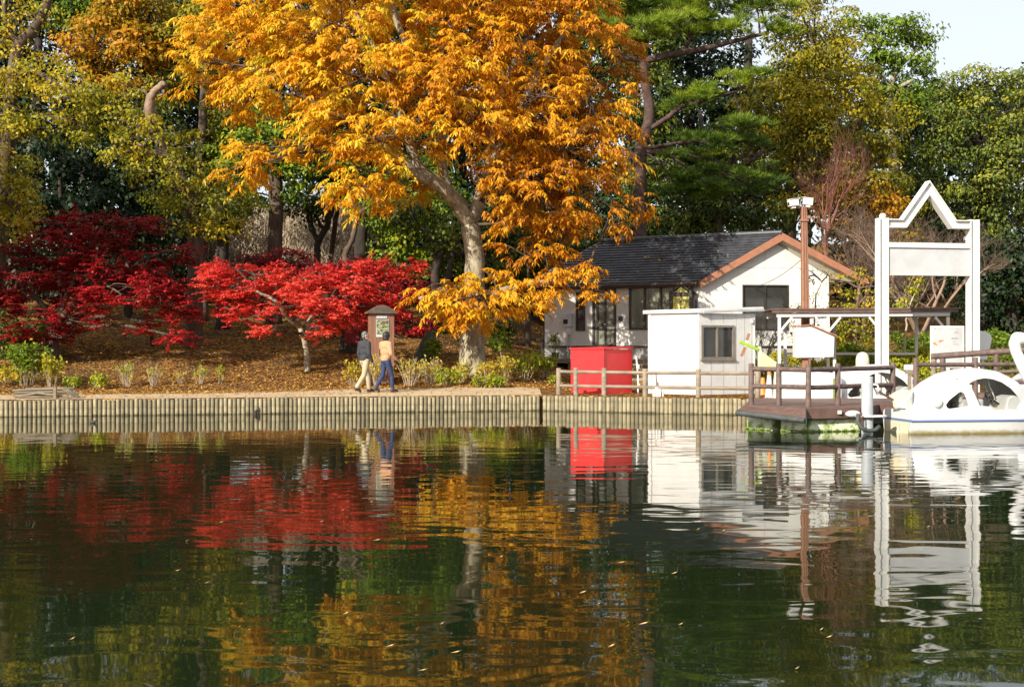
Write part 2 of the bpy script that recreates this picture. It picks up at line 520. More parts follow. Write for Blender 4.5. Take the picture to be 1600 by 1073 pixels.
def ground_material():
    m = bpy.data.materials.new('leafy_ground')
    m.use_nodes = True
    nt = m.node_tree
    b = nt.nodes['Principled BSDF']
    b.inputs['Roughness'].default_value = 1.0
    b.inputs['Specular IOR Level'].default_value = 0.0
    tc = nt.nodes.new('ShaderNodeTexCoord')
    vo = nt.nodes.new('ShaderNodeTexVoronoi')
    vo.inputs['Scale'].default_value = 11
    lk(nt, tc.outputs['Object'], vo.inputs['Vector'])
    r1 = nt.nodes.new('ShaderNodeValToRGB')
    r1.color_ramp.elements.new(0.45)
    r1.color_ramp.elements.new(0.75)
    for i, c in enumerate([(0.05, 0.03, 0.018), (0.13, 0.07, 0.032), (0.28, 0.145, 0.048), (0.46, 0.26, 0.07)]):
        r1.color_ramp.elements[i].color = (*c, 1)
    sp = nt.nodes.new('ShaderNodeSeparateColor')
    lk(nt, vo.outputs['Color'], sp.inputs[0])
    lk(nt, sp.outputs[0], r1.inputs[0])
    no = nt.nodes.new('ShaderNodeTexNoise')
    no.inputs['Scale'].default_value = 0.6
    no.inputs['Detail'].default_value = 6
    lk(nt, tc.outputs['Object'], no.inputs['Vector'])
    mx = nt.nodes.new('ShaderNodeMix')
    mx.data_type = 'RGBA'
    r2 = nt.nodes.new('ShaderNodeValToRGB')
    r2.color_ramp.elements[0].position, r2.color_ramp.elements[1].position = 0.5, 0.66
    lk(nt, no.outputs['Fac'], r2.inputs[0])
    lk(nt, r2.outputs[0], mx.inputs[0])
    lk(nt, r1.outputs[0], mx.inputs[6])
    mx.inputs[7].default_value = (0.115, 0.075, 0.045, 1)
    lk(nt, mx.outputs[2], b.inputs['Base Color'])
    bu = nt.nodes.new('ShaderNodeBump')
    bu.inputs['Distance'].default_value = 0.06
    lk(nt, vo.outputs['Distance'], bu.inputs['Height'])
    lk(nt, bu.outputs[0], b.inputs['Normal'])
    return m


def strip_sheet(name, m, s0, s1, x0, x1, lift):
    ss = [s for s in S_NODES if s0 - 1e-6 <= s <= s1 + 1e-6]
    xs = [x for x in XS if x0 <= x <= x1]
    mb = MB()
    for x in xs:
        yb = bank_y(x)
        for s in ss:
            z = ground_z(x, yb + s) if s > -0.1 else -1.5
            mb.v.append((x, yb + max(s, 0) + (0.0 if s >= 0 else 0.0), z + lift))
    n = len(ss)
    for i in range(len(xs) - 1):
        for j in range(n - 1):
            mb.f.append((i * n + j, (i + 1) * n + j, (i + 1) * n + j + 1, i * n + j + 1))
    o = build(mb, name, m, smooth='all')
    return tag(o, kind='structure')


M['ground'] = ground_material()
strip_sheet('ground', M['ground'], -0.12, 400, -300, 300, 0.0)
M['path'] = mat('sandy_path', (0.36, 0.265, 0.155), (0.48, 0.37, 0.225), 0.95, 1.6, 0.01, 40)
strip_sheet('path', M['path'], 0.0, 3.0, -90, 0.9, 0.006)


def water_material():
    m = bpy.data.materials.new('pond_water')
    m.use_nodes = True
    nt = m.node_tree
    b = nt.nodes['Principled BSDF']
    b.inputs['Base Color'].default_value = (0.009, 0.015, 0.005, 1)
    b.inputs['Roughness'].default_value = 0.025
    b.inputs['IOR'].default_value = 1.45
    tc = nt.nodes.new('ShaderNodeTexCoord')

    def layer(sx, sy, scale, detail, rot=0.0, dist=0.0):
        mp = nt.nodes.new('ShaderNodeMapping')
        mp.inputs['Scale'].default_value = (sx, sy, 1)
        mp.inputs['Rotation'].default_value = (0, 0, rot)
        lk(nt, tc.outputs['Object'], mp.inputs[0])
        n = nt.nodes.new('ShaderNodeTexNoise')
        n.inputs['Scale'].default_value = scale
        n.inputs['Detail'].default_value = detail
        n.inputs['Roughness'].default_value = 0.45
        n.inputs['Distortion'].default_value = dist
        lk(nt, mp.outputs[0], n.inputs['Vector'])
        return n.outputs['Fac']

    def math_(op, a, bb):
        n = nt.nodes.new('ShaderNodeMath')
        n.operation = op
        for i, q in enumerate((a, bb)):
            if isinstance(q, (int, float)):
                n.inputs[i].default_value = q
            else:
                lk(nt, q, n.inputs[i])
        return n.outputs[0]
    h = math_('ADD', math_('MULTIPLY', layer(0.5, 1.0, 2.2, 1.2, 0.10, 0.5), 0.0066),
              math_('MULTIPLY', layer(0.25, 1.0, 0.8, 1.0, -0.07, 0.2), 0.0050))
    # the water lies calm in the lee of the far bank and is rippled further out
    sx = nt.nodes.new('ShaderNodeSeparateXYZ')
    lk(nt, tc.outputs['Object'], sx.inputs[0])
    mr = nt.nodes.new('ShaderNodeMapRange')
    mr.interpolation_type = 'SMOOTHSTEP'
    mr.inputs['From Min'].default_value = 22.5
    mr.inputs['From Max'].default_value = 29.0
    mr.inputs['To Min'].default_value = 1.0
    mr.inputs['To Max'].default_value = 0.07
    lk(nt, sx.outputs['Y'], mr.inputs['Value'])
    patch = nt.nodes.new('ShaderNodeMapRange')
    patch.inputs['From Min'].default_value = 0.35
    patch.inputs['From Max'].default_value = 0.65
    patch.inputs['To Min'].default_value = 0.55
    patch.inputs['To Max'].default_value = 1.25
    lk(nt, layer(0.3, 1.0, 0.22, 1.0, 0.2), patch.inputs['Value'])
    h = math_('MULTIPLY', h, math_('MULTIPLY', mr.outputs[0], patch.outputs[0]))
    bu = nt.nodes.new('ShaderNodeBump')
    bu.inputs['Strength'].default_value = 1.0
    bu.inputs['Distance'].default_value = 1.0
    lk(nt, h, bu.inputs['Height'])
    lk(nt, bu.outputs[0], b.inputs['Normal'])
    return m


mb = MB()
mb.add([(-300, -150, 0), (300, -150, 0), (300, 60, 0), (-300, 60, 0)], [(0, 1, 2, 3)])
tag(build(mb, 'pond_water', water_material()), kind='structure')


# ------------------------------------------------------------------ retaining walls of concrete piles
def pile_wall(name, label, pts, spacing, mats, r, flat=1.0):
    root = thing(name, label, 'retaining wall', (pts[0][0], pts[0][1], 0))
    line = [Vector((p[0], p[1], 0)) for p in pts]
    mb = MB()
    for a, b in zip(line[:-1], line[1:]):
        d = (b - a).normalized()
        nrm = Vector((-d.y, d.x, 0))
        mb.prism([a + nrm * 0.10 + Vector((0, 0, -0.6)), b + nrm * 0.10 + Vector((0, 0, -0.6)), b + nrm * 0.10 + Vector((0, 0, 0.405)), a + nrm * 0.10 + Vector((0, 0, 0.405))], nrm * 0.15)
    build(mb, 'backing_wall', mats[1], root)
    pm = MB()
    n = 14
    ang = [2 * math.pi * k / n for k in range(n)]
    prof = [(-0.6, 1.0), (0.400, 1.0), (0.418, 0.86)]
    for z, k in prof:
        for t in ang:
            pm.v.append((math.cos(t) * r * k, math.sin(t) * r * k * flat, z))
    for i in range(2):
        for k in range(n):
            k2 = (k + 1) % n
            pm.f.append((i * n + k, i * n + k2, (i + 1) * n + k2, (i + 1) * n + k))
    pm.f.append(tuple(2 * n + k for k in range(n)))
    src = build(pm, 'pile', mats[0], root, local=True, smooth=50)
    first = True
    for a, b in zip(line[:-1], line[1:]):
        L = (b - a).length
        cnt = int(L / spacing)
        d = (b - a).normalized()
        for i in range(cnt):
            p = a + d * (i + 0.5) * (L / cnt)
            o = src if first else src.copy()
            if not first:
                COL.objects.link(o)
            first = False
            o.location = (p.x - root.location.x, p.y - root.location.y, random.uniform(-0.02, 0.016))
            o.rotation_euler = (random.uniform(-.012, .012), random.uniform(-.012, .012), random.uniform(0, 6.28) if flat == 1 else math.atan2(d.y, d.x))
    return root


L0 = (-22.0, 29.69)
pile_wall('retaining_wall', 'long straight wall of upright concrete piles under the sandy path, left of the wall corner', [L0, (-12.96, 32.4 - 0.03), (0.78, 35.52)], 0.112, (M['concrete'], M['bark_dark']), 0.050)
pile_wall('retaining_wall', 'pale finely ribbed concrete pile wall below the red box and the white hut', [(0.86, 35.42), (3.4, 34.25), (6.08, 33.2), (8.8, 33.85)], 0.112, (M['concrete_b'], M['wood_grey']), 0.054)
# end pile standing at the wall corner


# ------------------------------------------------------------------ fences
def log_fence(name, label, posts, base, height, rpost, rails, rrail, m, group=None, cap=True):
    """posts: ground points; rails: heights above the base"""
    p0 = Vector(posts[0])
    root = thing(name, label, 'fence', p0, group)
    for p in posts:
        p = Vector(p)
        mb = MB()
        h = height + random.uniform(-0.012, 0.012)
        mb.tube([p, p + Vector((0, 0, h - 0.012)), p + Vector((0, 0, h))], [rpost, rpost, rpost * 0.82], 14)
        build(mb, 'post', m, root, smooth=50)
    for a, b in zip(posts[:-1], posts[1:]):
        a, b = Vector(a), Vector(b)
        for rh in rails:
            mb = MB()
            d = (b - a).normalized()
            mb.tube([a + d * rpost * 0.7 + Vector((0, 0, rh)), b - d * rpost * 0.7 + Vector((0, 0, rh + random.uniform(-.008, .008)))], rrail, 12)
            build(mb, 'rail', m, root, smooth=50)
    return root


def bankpt(px, off, z=None):
    """point on the bank edge (+off behind it) under a pixel column"""
    d = 33.0
    for _ in range(30):
        d = bank_y(PX(px, d)) + off
    return Vector((PX(px, d), d, ground_z(PX(px, d), d) if z is None else z))


log_fence('log_fence', 'weathered tan log fence along the bank in front of the red box and white hut',
          [bankpt(px, 0.32) - Vector((0, 0, 0.05)) for px in (873, 900, 944, 1008, 1091, 1184)], None, 0.80, 0.068, (0.69, 0.30), 0.048, M['fence_tan'])

# ------------------------------------------------------------------ landing stage
DZ = 0.50
dk = thing('floating_dock', 'brown floating dock on pale algae stained floats, with a sloping rubber lip', 'dock', (6.1, 28.6, 0))


def D(px, d, z=DZ):
    return Vector((PX(px, d), d, z))


A, P0, B, B2, Cc = D(1163, 27.9), D(1260, 26.6), D(1344, 26.95), D(1368, 28.3), Vector((15.0, 28.9, DZ))
E1, E2 = Vector((15.0, 31.5, DZ)), Vector((5.95, 31.8, DZ))
deck_poly = [A, P0, B, B2, Cc, E1, E2]
mb = MB().prism([v - Vector((0, 0, 0.06)) for v in deck_poly], (0, 0, 0.06))
build(mb, 'deck', M['deck_brown'], dk)
mb = MB().prism([P0 + Vector((-0.02, -0.03, 0.004)), B + Vector((0, -0.03, 0.004)), B + Vector((0, -0.03, -0.215)), P0 + Vector((-0.02, -0.03, -0.225))], (0.008, 0.055, 0))
build(mb, 'fascia', M['deck_brown'], dk, bev=0.006)
mb = MB().prism([B + Vector((0.02, 0, 0.002)), B2 + Vector((0.02, 0, 0.002)), B2 + Vector((0.02, 0, -0.2)), B + Vector((0.02, 0, -0.2))], (0.06, 0, 0))
mb.prism([B2 + Vector((0.09, -0.03, 0.002)), Cc + Vector((0, -0.03, 0.002)), Cc + Vector((0, -0.03, -0.2)), B2 + Vector((0.09, -0.03, -0.2))], (0, 0.05, 0))
build(mb, 'fascia', M['deck_brown'], dk)
# sloping lip on the left
u_ = (P0 - A).normalized()
n_ = Vector((u_.y, -u_.x, 0))
lipA, lipB = D(1151, 27.3, 0.42), D(1258, 26.1, 0.335)
mb = MB().prism([A + Vector((0, 0, 0.008)), P0 + Vector((-.03, -.02, 0.008)), lipB, lipA], (0, 0, -0.03))
build(mb, 'lip', M['deck_brown'], dk)
mb = MB().tube([lipA - Vector((0, 0, 0.05)), lipB - Vector((0, 0, 0.06))], 0.058, 12)
build(mb, 'rubber_edge', M['rubber'], dk, smooth=50)
mb = MB().prism([lipB + Vector((0, 0, 0)), P0 + Vector((-.03, -.03, 0)), P0 + Vector((-.03, -.03, -.16)), lipB + Vector((0.02, 0, -0.1))], (0.02, 0.0, 0))
build(mb, 'rubber_edge', M['rubber'], dk)
# floats
def float_block(p, q, depth):
    p, q = Vector(p), Vector(q)
    d = (q - p).normalized()
    n = Vector((-d.y, d.x, 0))
    mb = MB().prism([p + Vector((0, 0, -.35)), q + Vector((0, 0, -.35)), q + Vector((0, 0, .26)), p + Vector((0, 0, .26))], n * depth)
    o = build(mb, 'float', M['float'], dk, bev=0.03)
    w = MB()
    L = (q - p).length
    k = int(L / 0.05)
    for i in range(k):
        c = p + d * (i + .5) * L / k - n * 0.012
        w.ball(c + Vector((0, 0, 0.02 + 0.012 * math.sin(i * 1.7))), (0.04, 0.02, random.uniform(0.014, 0.034)), 6, 4)
    build(w, 'algae_fringe', M['weed'], o, smooth='all')


float_block(D(1166, 27.75, 0), D(1205, 27.2, 0), 1.2)
float_block(D(1220, 26.95, 0), D(1261, 26.75, 0), 1.2)
float_block(D(1264, 26.75, 0), D(1343, 27.05, 0), 1.2)
for x0 in (7.9, 9.6, 11.3, 13.0):
    float_block((x0, 29.0, 0), (x0 + 1.4, 29.05, 0), 1.6)
# plate, eye and chain on the fascia
mb = MB().box(D(1312, 26.74, PZ(644, 26.74)), (0.085, 0.03, 0.075))
build(mb, 'cleat_plate', M['white_paint'], dk, bev=0.008)
mb = MB().tube([D(1315, 26.70, PZ(643, 26.7)), D(1324, 26.6, PZ(643.5, 26.6))], 0.012, 6)
build(mb, 'cleat_hook', M['rust'], dk)

log_fence('dock_railing', 'brown round rail fence along the near edge of the dock, before the white pedal boat',
          [D(1174, 28.2), D(1217, 27.85), D(1263, 27.2), D(1309, 27.9), D(1395, 29.3)], None, 0.92, 0.062, (0.79, 0.41), 0.052, M['fence_brown'])
log_fence('dock_railing', 'dark brown rail fence on the dock behind the swan boat',
          [D(1431, 29.6), D(1524, 29.8), D(1618, 30.0), D(1710, 30.2)], None, 1.02, 0.06, (0.86, 0.45), 0.05, M['fence_brown'])
# gangway with heavy sloping handrail
gw = thing('gangway', 'gangway with a thick sloping brown handrail rising to the right behind the dock', 'gangway', (PX(1455, 32), 32, 0.5))
hr = [P(1455, 557, 32.2), P(1570, 549, 31.4), P(1720, 538, 30.6)]
build(MB().tube(hr, 0.075, 12), 'handrail', M['fence_brown'], gw, smooth=50)
build(MB().tube([v - Vector((0, 0, 0.5)) for v in hr], 0.05, 12), 'rail', M['fence_brown'], gw, smooth=50)
for px, d in ((1459, 32.2), (1473, 32.1), (1557, 31.5), (1640, 31.0)):
    t = np.interp(px, [1455, 1570, 1720], [557, 549, 538])
    p = P(px, t, d)
    build(MB().tube([p, (p.x, p.y, 0.45)], 0.07, 12), 'post', M['fence_brown'] if px != 1459 else M['fence_tan'], gw, smooth=50)
build(MB().prism([(hr[0].x, 31.6, .50), (hr[2].x, 30.2, .60), (hr[2].x, 31.6, .60), (hr[0].x, 33.2, .50)], (0, 0, 0.08)), 'walkway', M['deck_brown'], gw)

# ------------------------------------------------------------------ mooring pile
mp_ = thing('mooring_pile', 'round pale grey steel mooring pile in the water with a white guide plate and chain', 'mooring pile', (PX(1355, 26.3), 26.3, 0))
x, y = mp_.location.x, mp_.location.y
build(MB().tube([(x, y, -1.2), (x, y, PZ(588, 26.3) - 0.012), (x, y, PZ(588, 26.3))], [0.118, 0.118, 0.105], 24), 'pile', M['pile_grey'], mp_, smooth=50)
mb = MB()
zp = PZ(649.5, 26.3)
ring = [(x + 0.30 * math.cos(t) * (1.35 if math.cos(t) > 0 else 1), y + 0.22 * math.sin(t)) for t in [2 * math.pi * k / 24 for k in range(24)]]
mb.prism([(a, b, zp - .02) for a, b in ring], (0, 0, 0.035))
build(mb, 'guide_plate', M['white_paint'], mp_, bev=0.006)
mb = MB().ball((x - 0.30, y - 0.03, zp + 0.04), (0.16, 0.10, 0.075), 14, 8)
build(mb, 'guide_lug', M['white_paint'], mp_, smooth='all')
mb = MB().tube([(x - 0.24, y - 0.2, zp + 0.05), (x - 0.26, y - 0.24, zp - 0.1), (x - 0.20, y - 0.25, zp - 0.22), (x - 0.06, y - 0.25, zp - 0.29), (x + 0.10, y - 0.22, zp - 0.28), (x + 0.2, y - 0.18, zp - 0.2)], 0.042, 10)
build(mb, 'tyre_fender', M['rubber'], mp_, smooth='all')
for i in range(5):
    c = Vector((x - 0.20 + .004 * i, y - 0.27, zp + 0.05 - 0.05 * i))
    mb = MB()
    mb.tube([c + Vector((math.cos(t) * 0.02, 0.012 * math.sin(t) * (i % 2), math.sin(t) * 0.035)) for t in [k * math.pi / 4 for k in range(9)]], 0.008, 5)
    build(mb, 'chain_link', M['rust'], mp_)
mb = MB().tube([(x + 0.11, y - .05, PZ(600, 26.3)), (x + 0.19, y - .06, PZ(601, 26.3)), (x + 0.22, y - 0.06, PZ(607, 26.3)), (x + 0.22, y - 0.06, PZ(612, 26.3))], 0.02, 8)
build(mb, 'hook', M['white_paint'], mp_, smooth='all')
for i in range(7):
    c = Vector((x + 0.23 + 0.045 * i, y - 0.06, PZ(612 + 2.0 * i, 26.3)))
    build(MB().ball(c, (0.034, 0.022, 0.026), 8, 6), 'chain_link', M['rust'], mp_, smooth='all')

# ------------------------------------------------------------------ gate-shaped sign frame
SD = 34.6
sg = thing('sign_frame', 'tall white steel sign frame with pointed top and a blank white panel', 'sign', (PX(1378, SD), SD, 0.42))
sv = Vector((math.cos(math.radians(10)), math.sin(math.radians(10)), 0))
sn = Vector((sv.y, -sv.x, 0))            # towards the viewer
sO = Vector((PX(1378, SD), SD, 0))
SW = 2.66


def hbeam(p0, p1, across, w, dep, tf=0.028):
    """H section from p0 to p1: two flanges w apart along `across`, dep deep along sn"""
    p0, p1, ac = Vector(p0), Vector(p1), Vector(across).normalized()
    mb = MB()
    d = (p1 - p0).normalized()
    for sgn in (-1, 1):
        q = ac * (w / 2 - tf / 2) * sgn
        mb.bar(p0 + q, p1 + q, tf, dep, up=sn)
    mb.bar(p0 + sn * dep * .22, p1 + sn * dep * .22, w - 2 * tf - 0.001, 0.03, up=sn)
    return mb


zt = PZ(341, SD)
for k in (0, 1):
    b = sO + sv * SW * k
    build(hbeam((b.x, b.y, 0.30), (b.x, b.y, zt), sv, 0.27, 0.27), 'post', M['white_paint'], sg)
zb_ = zt - 0.14
pk = [sO + sv * 0.14, sO + sv * 0.60, sO + sv * (SW / 2), sO + sv * (SW - 0.60), sO + sv * (SW - 0.14)]
hz = [zb_, zb_, zb_ + 0.98, zb_, zb_]
line2 = [((p - sO).dot(sv), z) for p, z in zip(pk, hz)]


def offset_line(ln, o):
    out = []
    for i, (a, b) in enumerate(ln):
        ds = []
        if i > 0: ds.append(Vector((a - ln[i - 1][0], b - ln[i - 1][1])).normalized())
        if i < len(ln) - 1: ds.append(Vector((ln[i + 1][0] - a, ln[i + 1][1] - b)).normalized())
        ns = [Vector((-q.y, q.x)) for q in ds]
        m_ = sum(ns, Vector((0, 0))).normalized()
        k = o / max(.3, m_.dot(ns[0]))
        out.append((a + m_.x * k, b + m_.y * k))
    return out


def strip(mb, lo, hi, front, depth):
    for k in range(len(lo) - 1):
        q = [lo[k], lo[k + 1], hi[k + 1], hi[k]]
        pts_ = [sO + sv * a + sn * front for a, b in q]
        mb.prism([(p.x, p.y, b) for p, (a, b) in zip(pts_, q)], -sn * depth)


for nm, o0, o1, fr, dp in (('top_flange', .088, .116, .135, .27), ('bottom_flange', -.116, -.088, .132, .264), ('web', -.0875, .0875, .05, .03)):
    mb = MB()
    strip(mb, offset_line(line2, o0), offset_line(line2, o1), fr, dp)
    build(mb, nm, M['white_paint'], sg)
z1, z2, z3 = PZ(379, SD), PZ(387, SD), PZ(429, SD)
build(MB().prism([(sO + sv * 0.14).to_tuple()[:2] + (z2,), (sO + sv * (SW - .14)).to_tuple()[:2] + (z2,), (sO + sv * (SW - .14)).to_tuple()[:2] + (z1,), (sO + sv * .14).to_tuple()[:2] + (z1,)], sn * 0.14), 'cross_beam', M['white_paint'], sg, bev=0.008)
pO = sO + sn * 0.03
build(MB().prism([(pO + sv * 0.17).to_tuple()[:2] + (z3,), (pO + sv * (SW - .14)).to_tuple()[:2] + (z3,), (pO + sv * (SW - .14)).to_tuple()[:2] + (z2 - .004,), (pO + sv * .17).to_tuple()[:2] + (z2 - .004,)], sn * 0.06), 'panel', M['white_board'], sg, bev=0.006)
build(MB().prism([(sO + sv * 0.136).to_tuple()[:2] + (z3 - .02,), (sO + sv * (SW - .136)).to_tuple()[:2] + (z3 - .02,), (sO + sv * (SW - .136)).to_tuple()[:2] + (z3 - .004,), (sO + sv * .136).to_tuple()[:2] + (z3 - .004,)], sn * 0.12), 'panel_edge', M['white_paint'], sg)
c = sO + Vector((0.02, 0, zt))
build(MB().tube([c, c + Vector((0, 0, .09)), c + Vector((0, 0, .13))], [0.09, 0.09, 0.05], 14), 'lamp_cap', M['gel_cream'], sg, smooth=50)

# ------------------------------------------------------------------ white hut (ticket shed) and red box
def yaw_frame(corner, ang_l, ang_r):
    """directions of the left and the right face running away from the near corner"""
    ul = Vector((-math.cos(math.radians(ang_l)), math.sin(math.radians(ang_l)), 0))
    ur = Vector((math.cos(math.radians(ang_r)), math.sin(math.radians(ang_r)), 0))
    return Vector(corner), ul, ur


def wall_cells(mb, O, u, n, L, z0, z1, thick, holes):
    """wall of boxes butted end to end around rectangular openings; n points outwards"""
    us = sorted({0, L} | {h[0] for h in holes} | {h[1] for h in holes})
    zs = sorted({z0, z1} | {h[2] for h in holes} | {h[3] for h in holes})
    for a, b in zip(us[:-1], us[1:]):
        for c, d in zip(zs[:-1], zs[1:]):
            mu, mz = (a + b) / 2, (c + d) / 2
            if any(h[0] < mu < h[1] and h[2] < mz < h[3] for h in holes):
                continue
            p = O + u * a
            q = O + u * b
            mb.prism([(p.x, p.y, c), (q.x, q.y, c), (q.x, q.y, d), (p.x, p.y, d)], -n * thick)


def rect(O, u, a, b, c, d, off, n):
    p, q = O + u * a + n * off, O + u * b + n * off
    return [(p.x, p.y, c), (q.x, q.y, c), (q.x, q.y, d), (p.x, p.y, d)]


def framed(parent, O, u, n, a, b, c, d, fm, pm, fw=0.05, proud=0.02, splits=(), name='window', depth=0.10, panes=None):
    """frame bars butted round an opening, mullions, one pane object per light"""
    fr = MB()
    fr.prism(rect(O, u, a, b, d - fw, d, proud, n), -n * depth)
    fr.prism(rect(O, u, a, b, c, c + fw, proud, n), -n * depth)
    fr.prism(rect(O, u, a, a + fw, c + fw, d - fw, proud, n), -n * depth)
    fr.prism(rect(O, u, b - fw, b, c + fw, d - fw, proud, n), -n * depth)
    cuts = [a + fw] + [a + s * (b - a) for s in splits] + [b - fw]
    for s in cuts[1:-1]:
        fr.prism(rect(O, u, s - fw * .45, s + fw * .45, c + fw, d - fw, proud - .006, n), -n * (depth - .012))
    w = build(fr, name, fm, parent)
    for i, (p, q) in enumerate(zip(cuts[:-1], cuts[1:])):
        mb = MB().prism(rect(O, u, p, q, c + fw, d - fw, -0.02 - 0.008 * (i % 2), n), -n * 0.008)
        build(mb, 'pane', panes[i] if panes else pm, w)
    return w


HD = 35.7
hc, hul, hur = yaw_frame((PX(1093, HD), HD, 0), 42, 30)
hnl, hnr = Vector((-hul.y, hul.x, 0)), Vector((hur.y, -hur.x, 0))
if hnl.y > 0: hnl = -hnl
if hnr.y > 0: hnr = -hnr
HL, HR = 1.75, 2.02
hz0, hz1 = 0.42, PZ(489, HD)
hut = thing('hut', 'small white panelled hut with a sliding window and flat white roof', 'hut', (hc.x, hc.y, hz0))
mb = MB()
wx = (0.10 * HR, 0.0)
wa, wb = 0.06, 1.24
wc, wd = PZ(561, HD + .3), PZ(508, HD + .3)
wall_cells(mb, hc, hur, hnr, HR, hz0, hz1, 0.05, [(wa, wb, wc, wd)])
for O, u, n, L in ((hc, hul, hnl, HL),):
    p = O - n * 0.0
    mb.prism([(p + u * 0.051).to_tuple()[:2] + (hz0,), (p + u * L).to_tuple()[:2] + (hz0,), (p + u * L).to_tuple()[:2] + (hz1,), (p + u * 0.051).to_tuple()[:2] + (hz1,)], -n * 0.05)
far = hc + hul * HL
mb.prism([(far.x, far.y, hz0), (far + hur * HR).to_tuple()[:2] + (hz0,), (far + hur * HR).to_tuple()[:2] + (hz1,), (far.x, far.y, hz1)], hnr * 0.05)
far2 = hc + hur * HR
mb.prism([far2.to_tuple()[:2] + (hz0,), (far2 + hul * HL).to_tuple()[:2] + (hz0,), (far2 + hul * HL).to_tuple()[:2] + (hz1,), far2.to_tuple()[:2] + (hz1,)], hnl * 0.05)
build(mb, 'wall', M['white_paint'], hut)
# panel joints and corner trims
for k in (0.20, 0.42, 0.645, 0.80, 0.93):
    s = k * HR
    lo = [(hz0 + .02, wc - .05), (wd + .05, hz1 - .02)] if wa - 0.05 < s < wb + 0.05 else [(hz0 + .02, hz1 - .02)]
    for c_, d_ in lo:
        build(MB().prism(rect(hc, hur, s - .009, s + .009, c_, d_, 0.005, hnr), -hnr * 0.004), 'panel_joint', M['pale_grey'], hut)
for a_1, b_1 in ((0.004, 0.05), (HL - .11, HL)):
    build(MB().prism(rect(hc, hul, a_1, b_1, hz0, hz1 - .003, 0.022, hnl), -hnl * 0.021), 'corner_trim', M['white_paint'], hut, bev=0.004)
build(MB().prism(rect(hc, hul, HL - .135, HL - .115, hz0, hz1 - .05, 0.012, hnl), -hnl * 0.011), 'downpipe', M['pale_grey'], hut)
framed(hut, hc, hur, hnr, wa, wb, wc, wd, M['bronze_frame'], M['pane_dark'], 0.06, 0.03, (0.47,), depth=.09)
build(MB().prism(rect(hc, hur, wa - .03, wb + .03, wc - .045, wc - .002, 0.06, hnr), -hnr * 0.058), 'sill', M['bronze_frame'], hut)
# roof: thin slab overhanging, with fascia (rises a little to the right)
ov = 0.10
q0 = hc + hnl * ov + hnr * ov - hul * 0.0
ra = [hc - hul * ov - hur * ov, hc + hul * (HL + ov) - hur * ov, hc + hul * (HL + ov) + hur * (HR + ov + .1), hc - hul * ov + hur * (HR + ov + .1)]
lift = [0.0, 0.0, 0.10, 0.10]
mb = MB()
bot = [(p.x, p.y, hz1 + .004 + l) for p, l in zip(ra, lift)]
mb.add(bot + [(a, b, c + 0.10) for a, b, c in bot], [(3, 2, 1, 0), (4, 5, 6, 7), (0, 1, 5, 4), (1, 2, 6, 5), (2, 3, 7, 6), (3, 0, 4, 7)])
build(mb, 'roof', M['white_paint'], hut, bev=0.01)
g0, g1 = hc - hul * (ov + .005) + hur * 0.02, hc - hul * (ov + .005) + hur * (HR + .2)
build(MB().bar((g0.x, g0.y, hz1 + .02), (g1.x, g1.y, hz1 + .115), 0.05, 0.06), 'gutter', M['pale_grey'], hut)
lp = hc + hur * (HR - .13) + hnr * 0.02
build(MB().ball((lp.x, lp.y, PZ(503, HD + .9)), (0.055, 0.055, 0.055), 12, 8), 'lamp', M['pale_grey'], hut, smooth='all')
build(MB().box((lp.x, lp.y, PZ(498.5, HD + .9)), (0.05, 0.05, 0.03)), 'lamp_bracket', M['pale_grey'], hut)

RD = 36.2
rc, rul, rur = yaw_frame((PX(943, RD), RD, 0), 43, 43)
rb = thing('red_box', 'big plain red box with flat lid behind the tan log fence', 'box', (rc.x, rc.y, 0.42))
rz0, rz1 = 0.40, PZ(546, RD)
RL = 1.22
foot = [rc, rc + rul * RL, rc + rul * RL + rur * RL, rc + rur * RL]
build(MB().prism([(p.x, p.y, rz0) for p in foot], (0, 0, rz1 - rz0)), 'body', M['red_panel'], rb, bev=0.012)
o_ = 0.035
ft = [rc - (rul + rur) * o_, rc + rul * (RL + o_) - rur * o_, rc + (rul + rur) * (RL + o_), rc + rur * (RL + o_) - rul * o_]
lf = [0, 0, .03, .03]
mb = MB()
bt = [(p.x, p.y, rz1 + .002 + l) for p, l in zip(ft, lf)]
mb.add(bt + [(a, b, c + 0.045) for a, b, c in bt], [(3, 2, 1, 0), (4, 5, 6, 7), (0, 1, 5, 4), (1, 2, 6, 5), (2, 3, 7, 6), (3, 0, 4, 7)])
build(mb, 'lid', M['red_panel'], rb, bev=0.01)
for uu, nn in ((rul, Vector((-0.68, -0.73, 0))), (rur, Vector((0.68, -0.73, 0)))):
    pass
build(MB().prism([(rc - Vector((0.012, 0.02, 0))).to_tuple()[:2] + (rz0,), (rc + Vector((0.012, -0.02, 0))).to_tuple()[:2] + (rz0,), (rc + Vector((0.012, -0.02, 0))).to_tuple()[:2] + (rz1 - .01,), (rc - Vector((0.012, 0.02, 0))).to_tuple()[:2] + (rz1 - .01,)], (0, 0.018, 0)), 'corner_trim', M['red_panel'], rb)

# ------------------------------------------------------------------ boat house
HC = Vector((6.32, 43.0, 0))
u = Vector((-math.cos(math.radians(30)), math.sin(math.radians(30)), 0))    # long wall, away to the left
v = Vector((math.cos(math.radians(5)), math.sin(math.radians(5)), 0))       # gable wall, to the right
nu = Vector((-u.y, u.x, 0)); nu = nu if nu.y < 0 else -nu
nv = Vector((v.y, -v.x, 0)); nv = nv if nv.y < 0 else -nv
FZ, EZ = 1.36, 4.15
LU, LV = 5.95, 4.46
house = thing('boat_house', 'low white boat house with dark tiled gable roof and brown barge boards', 'house', (HC.x, HC.y, FZ))
BZ = PZ(541, 43.6)                        # top of the plinth


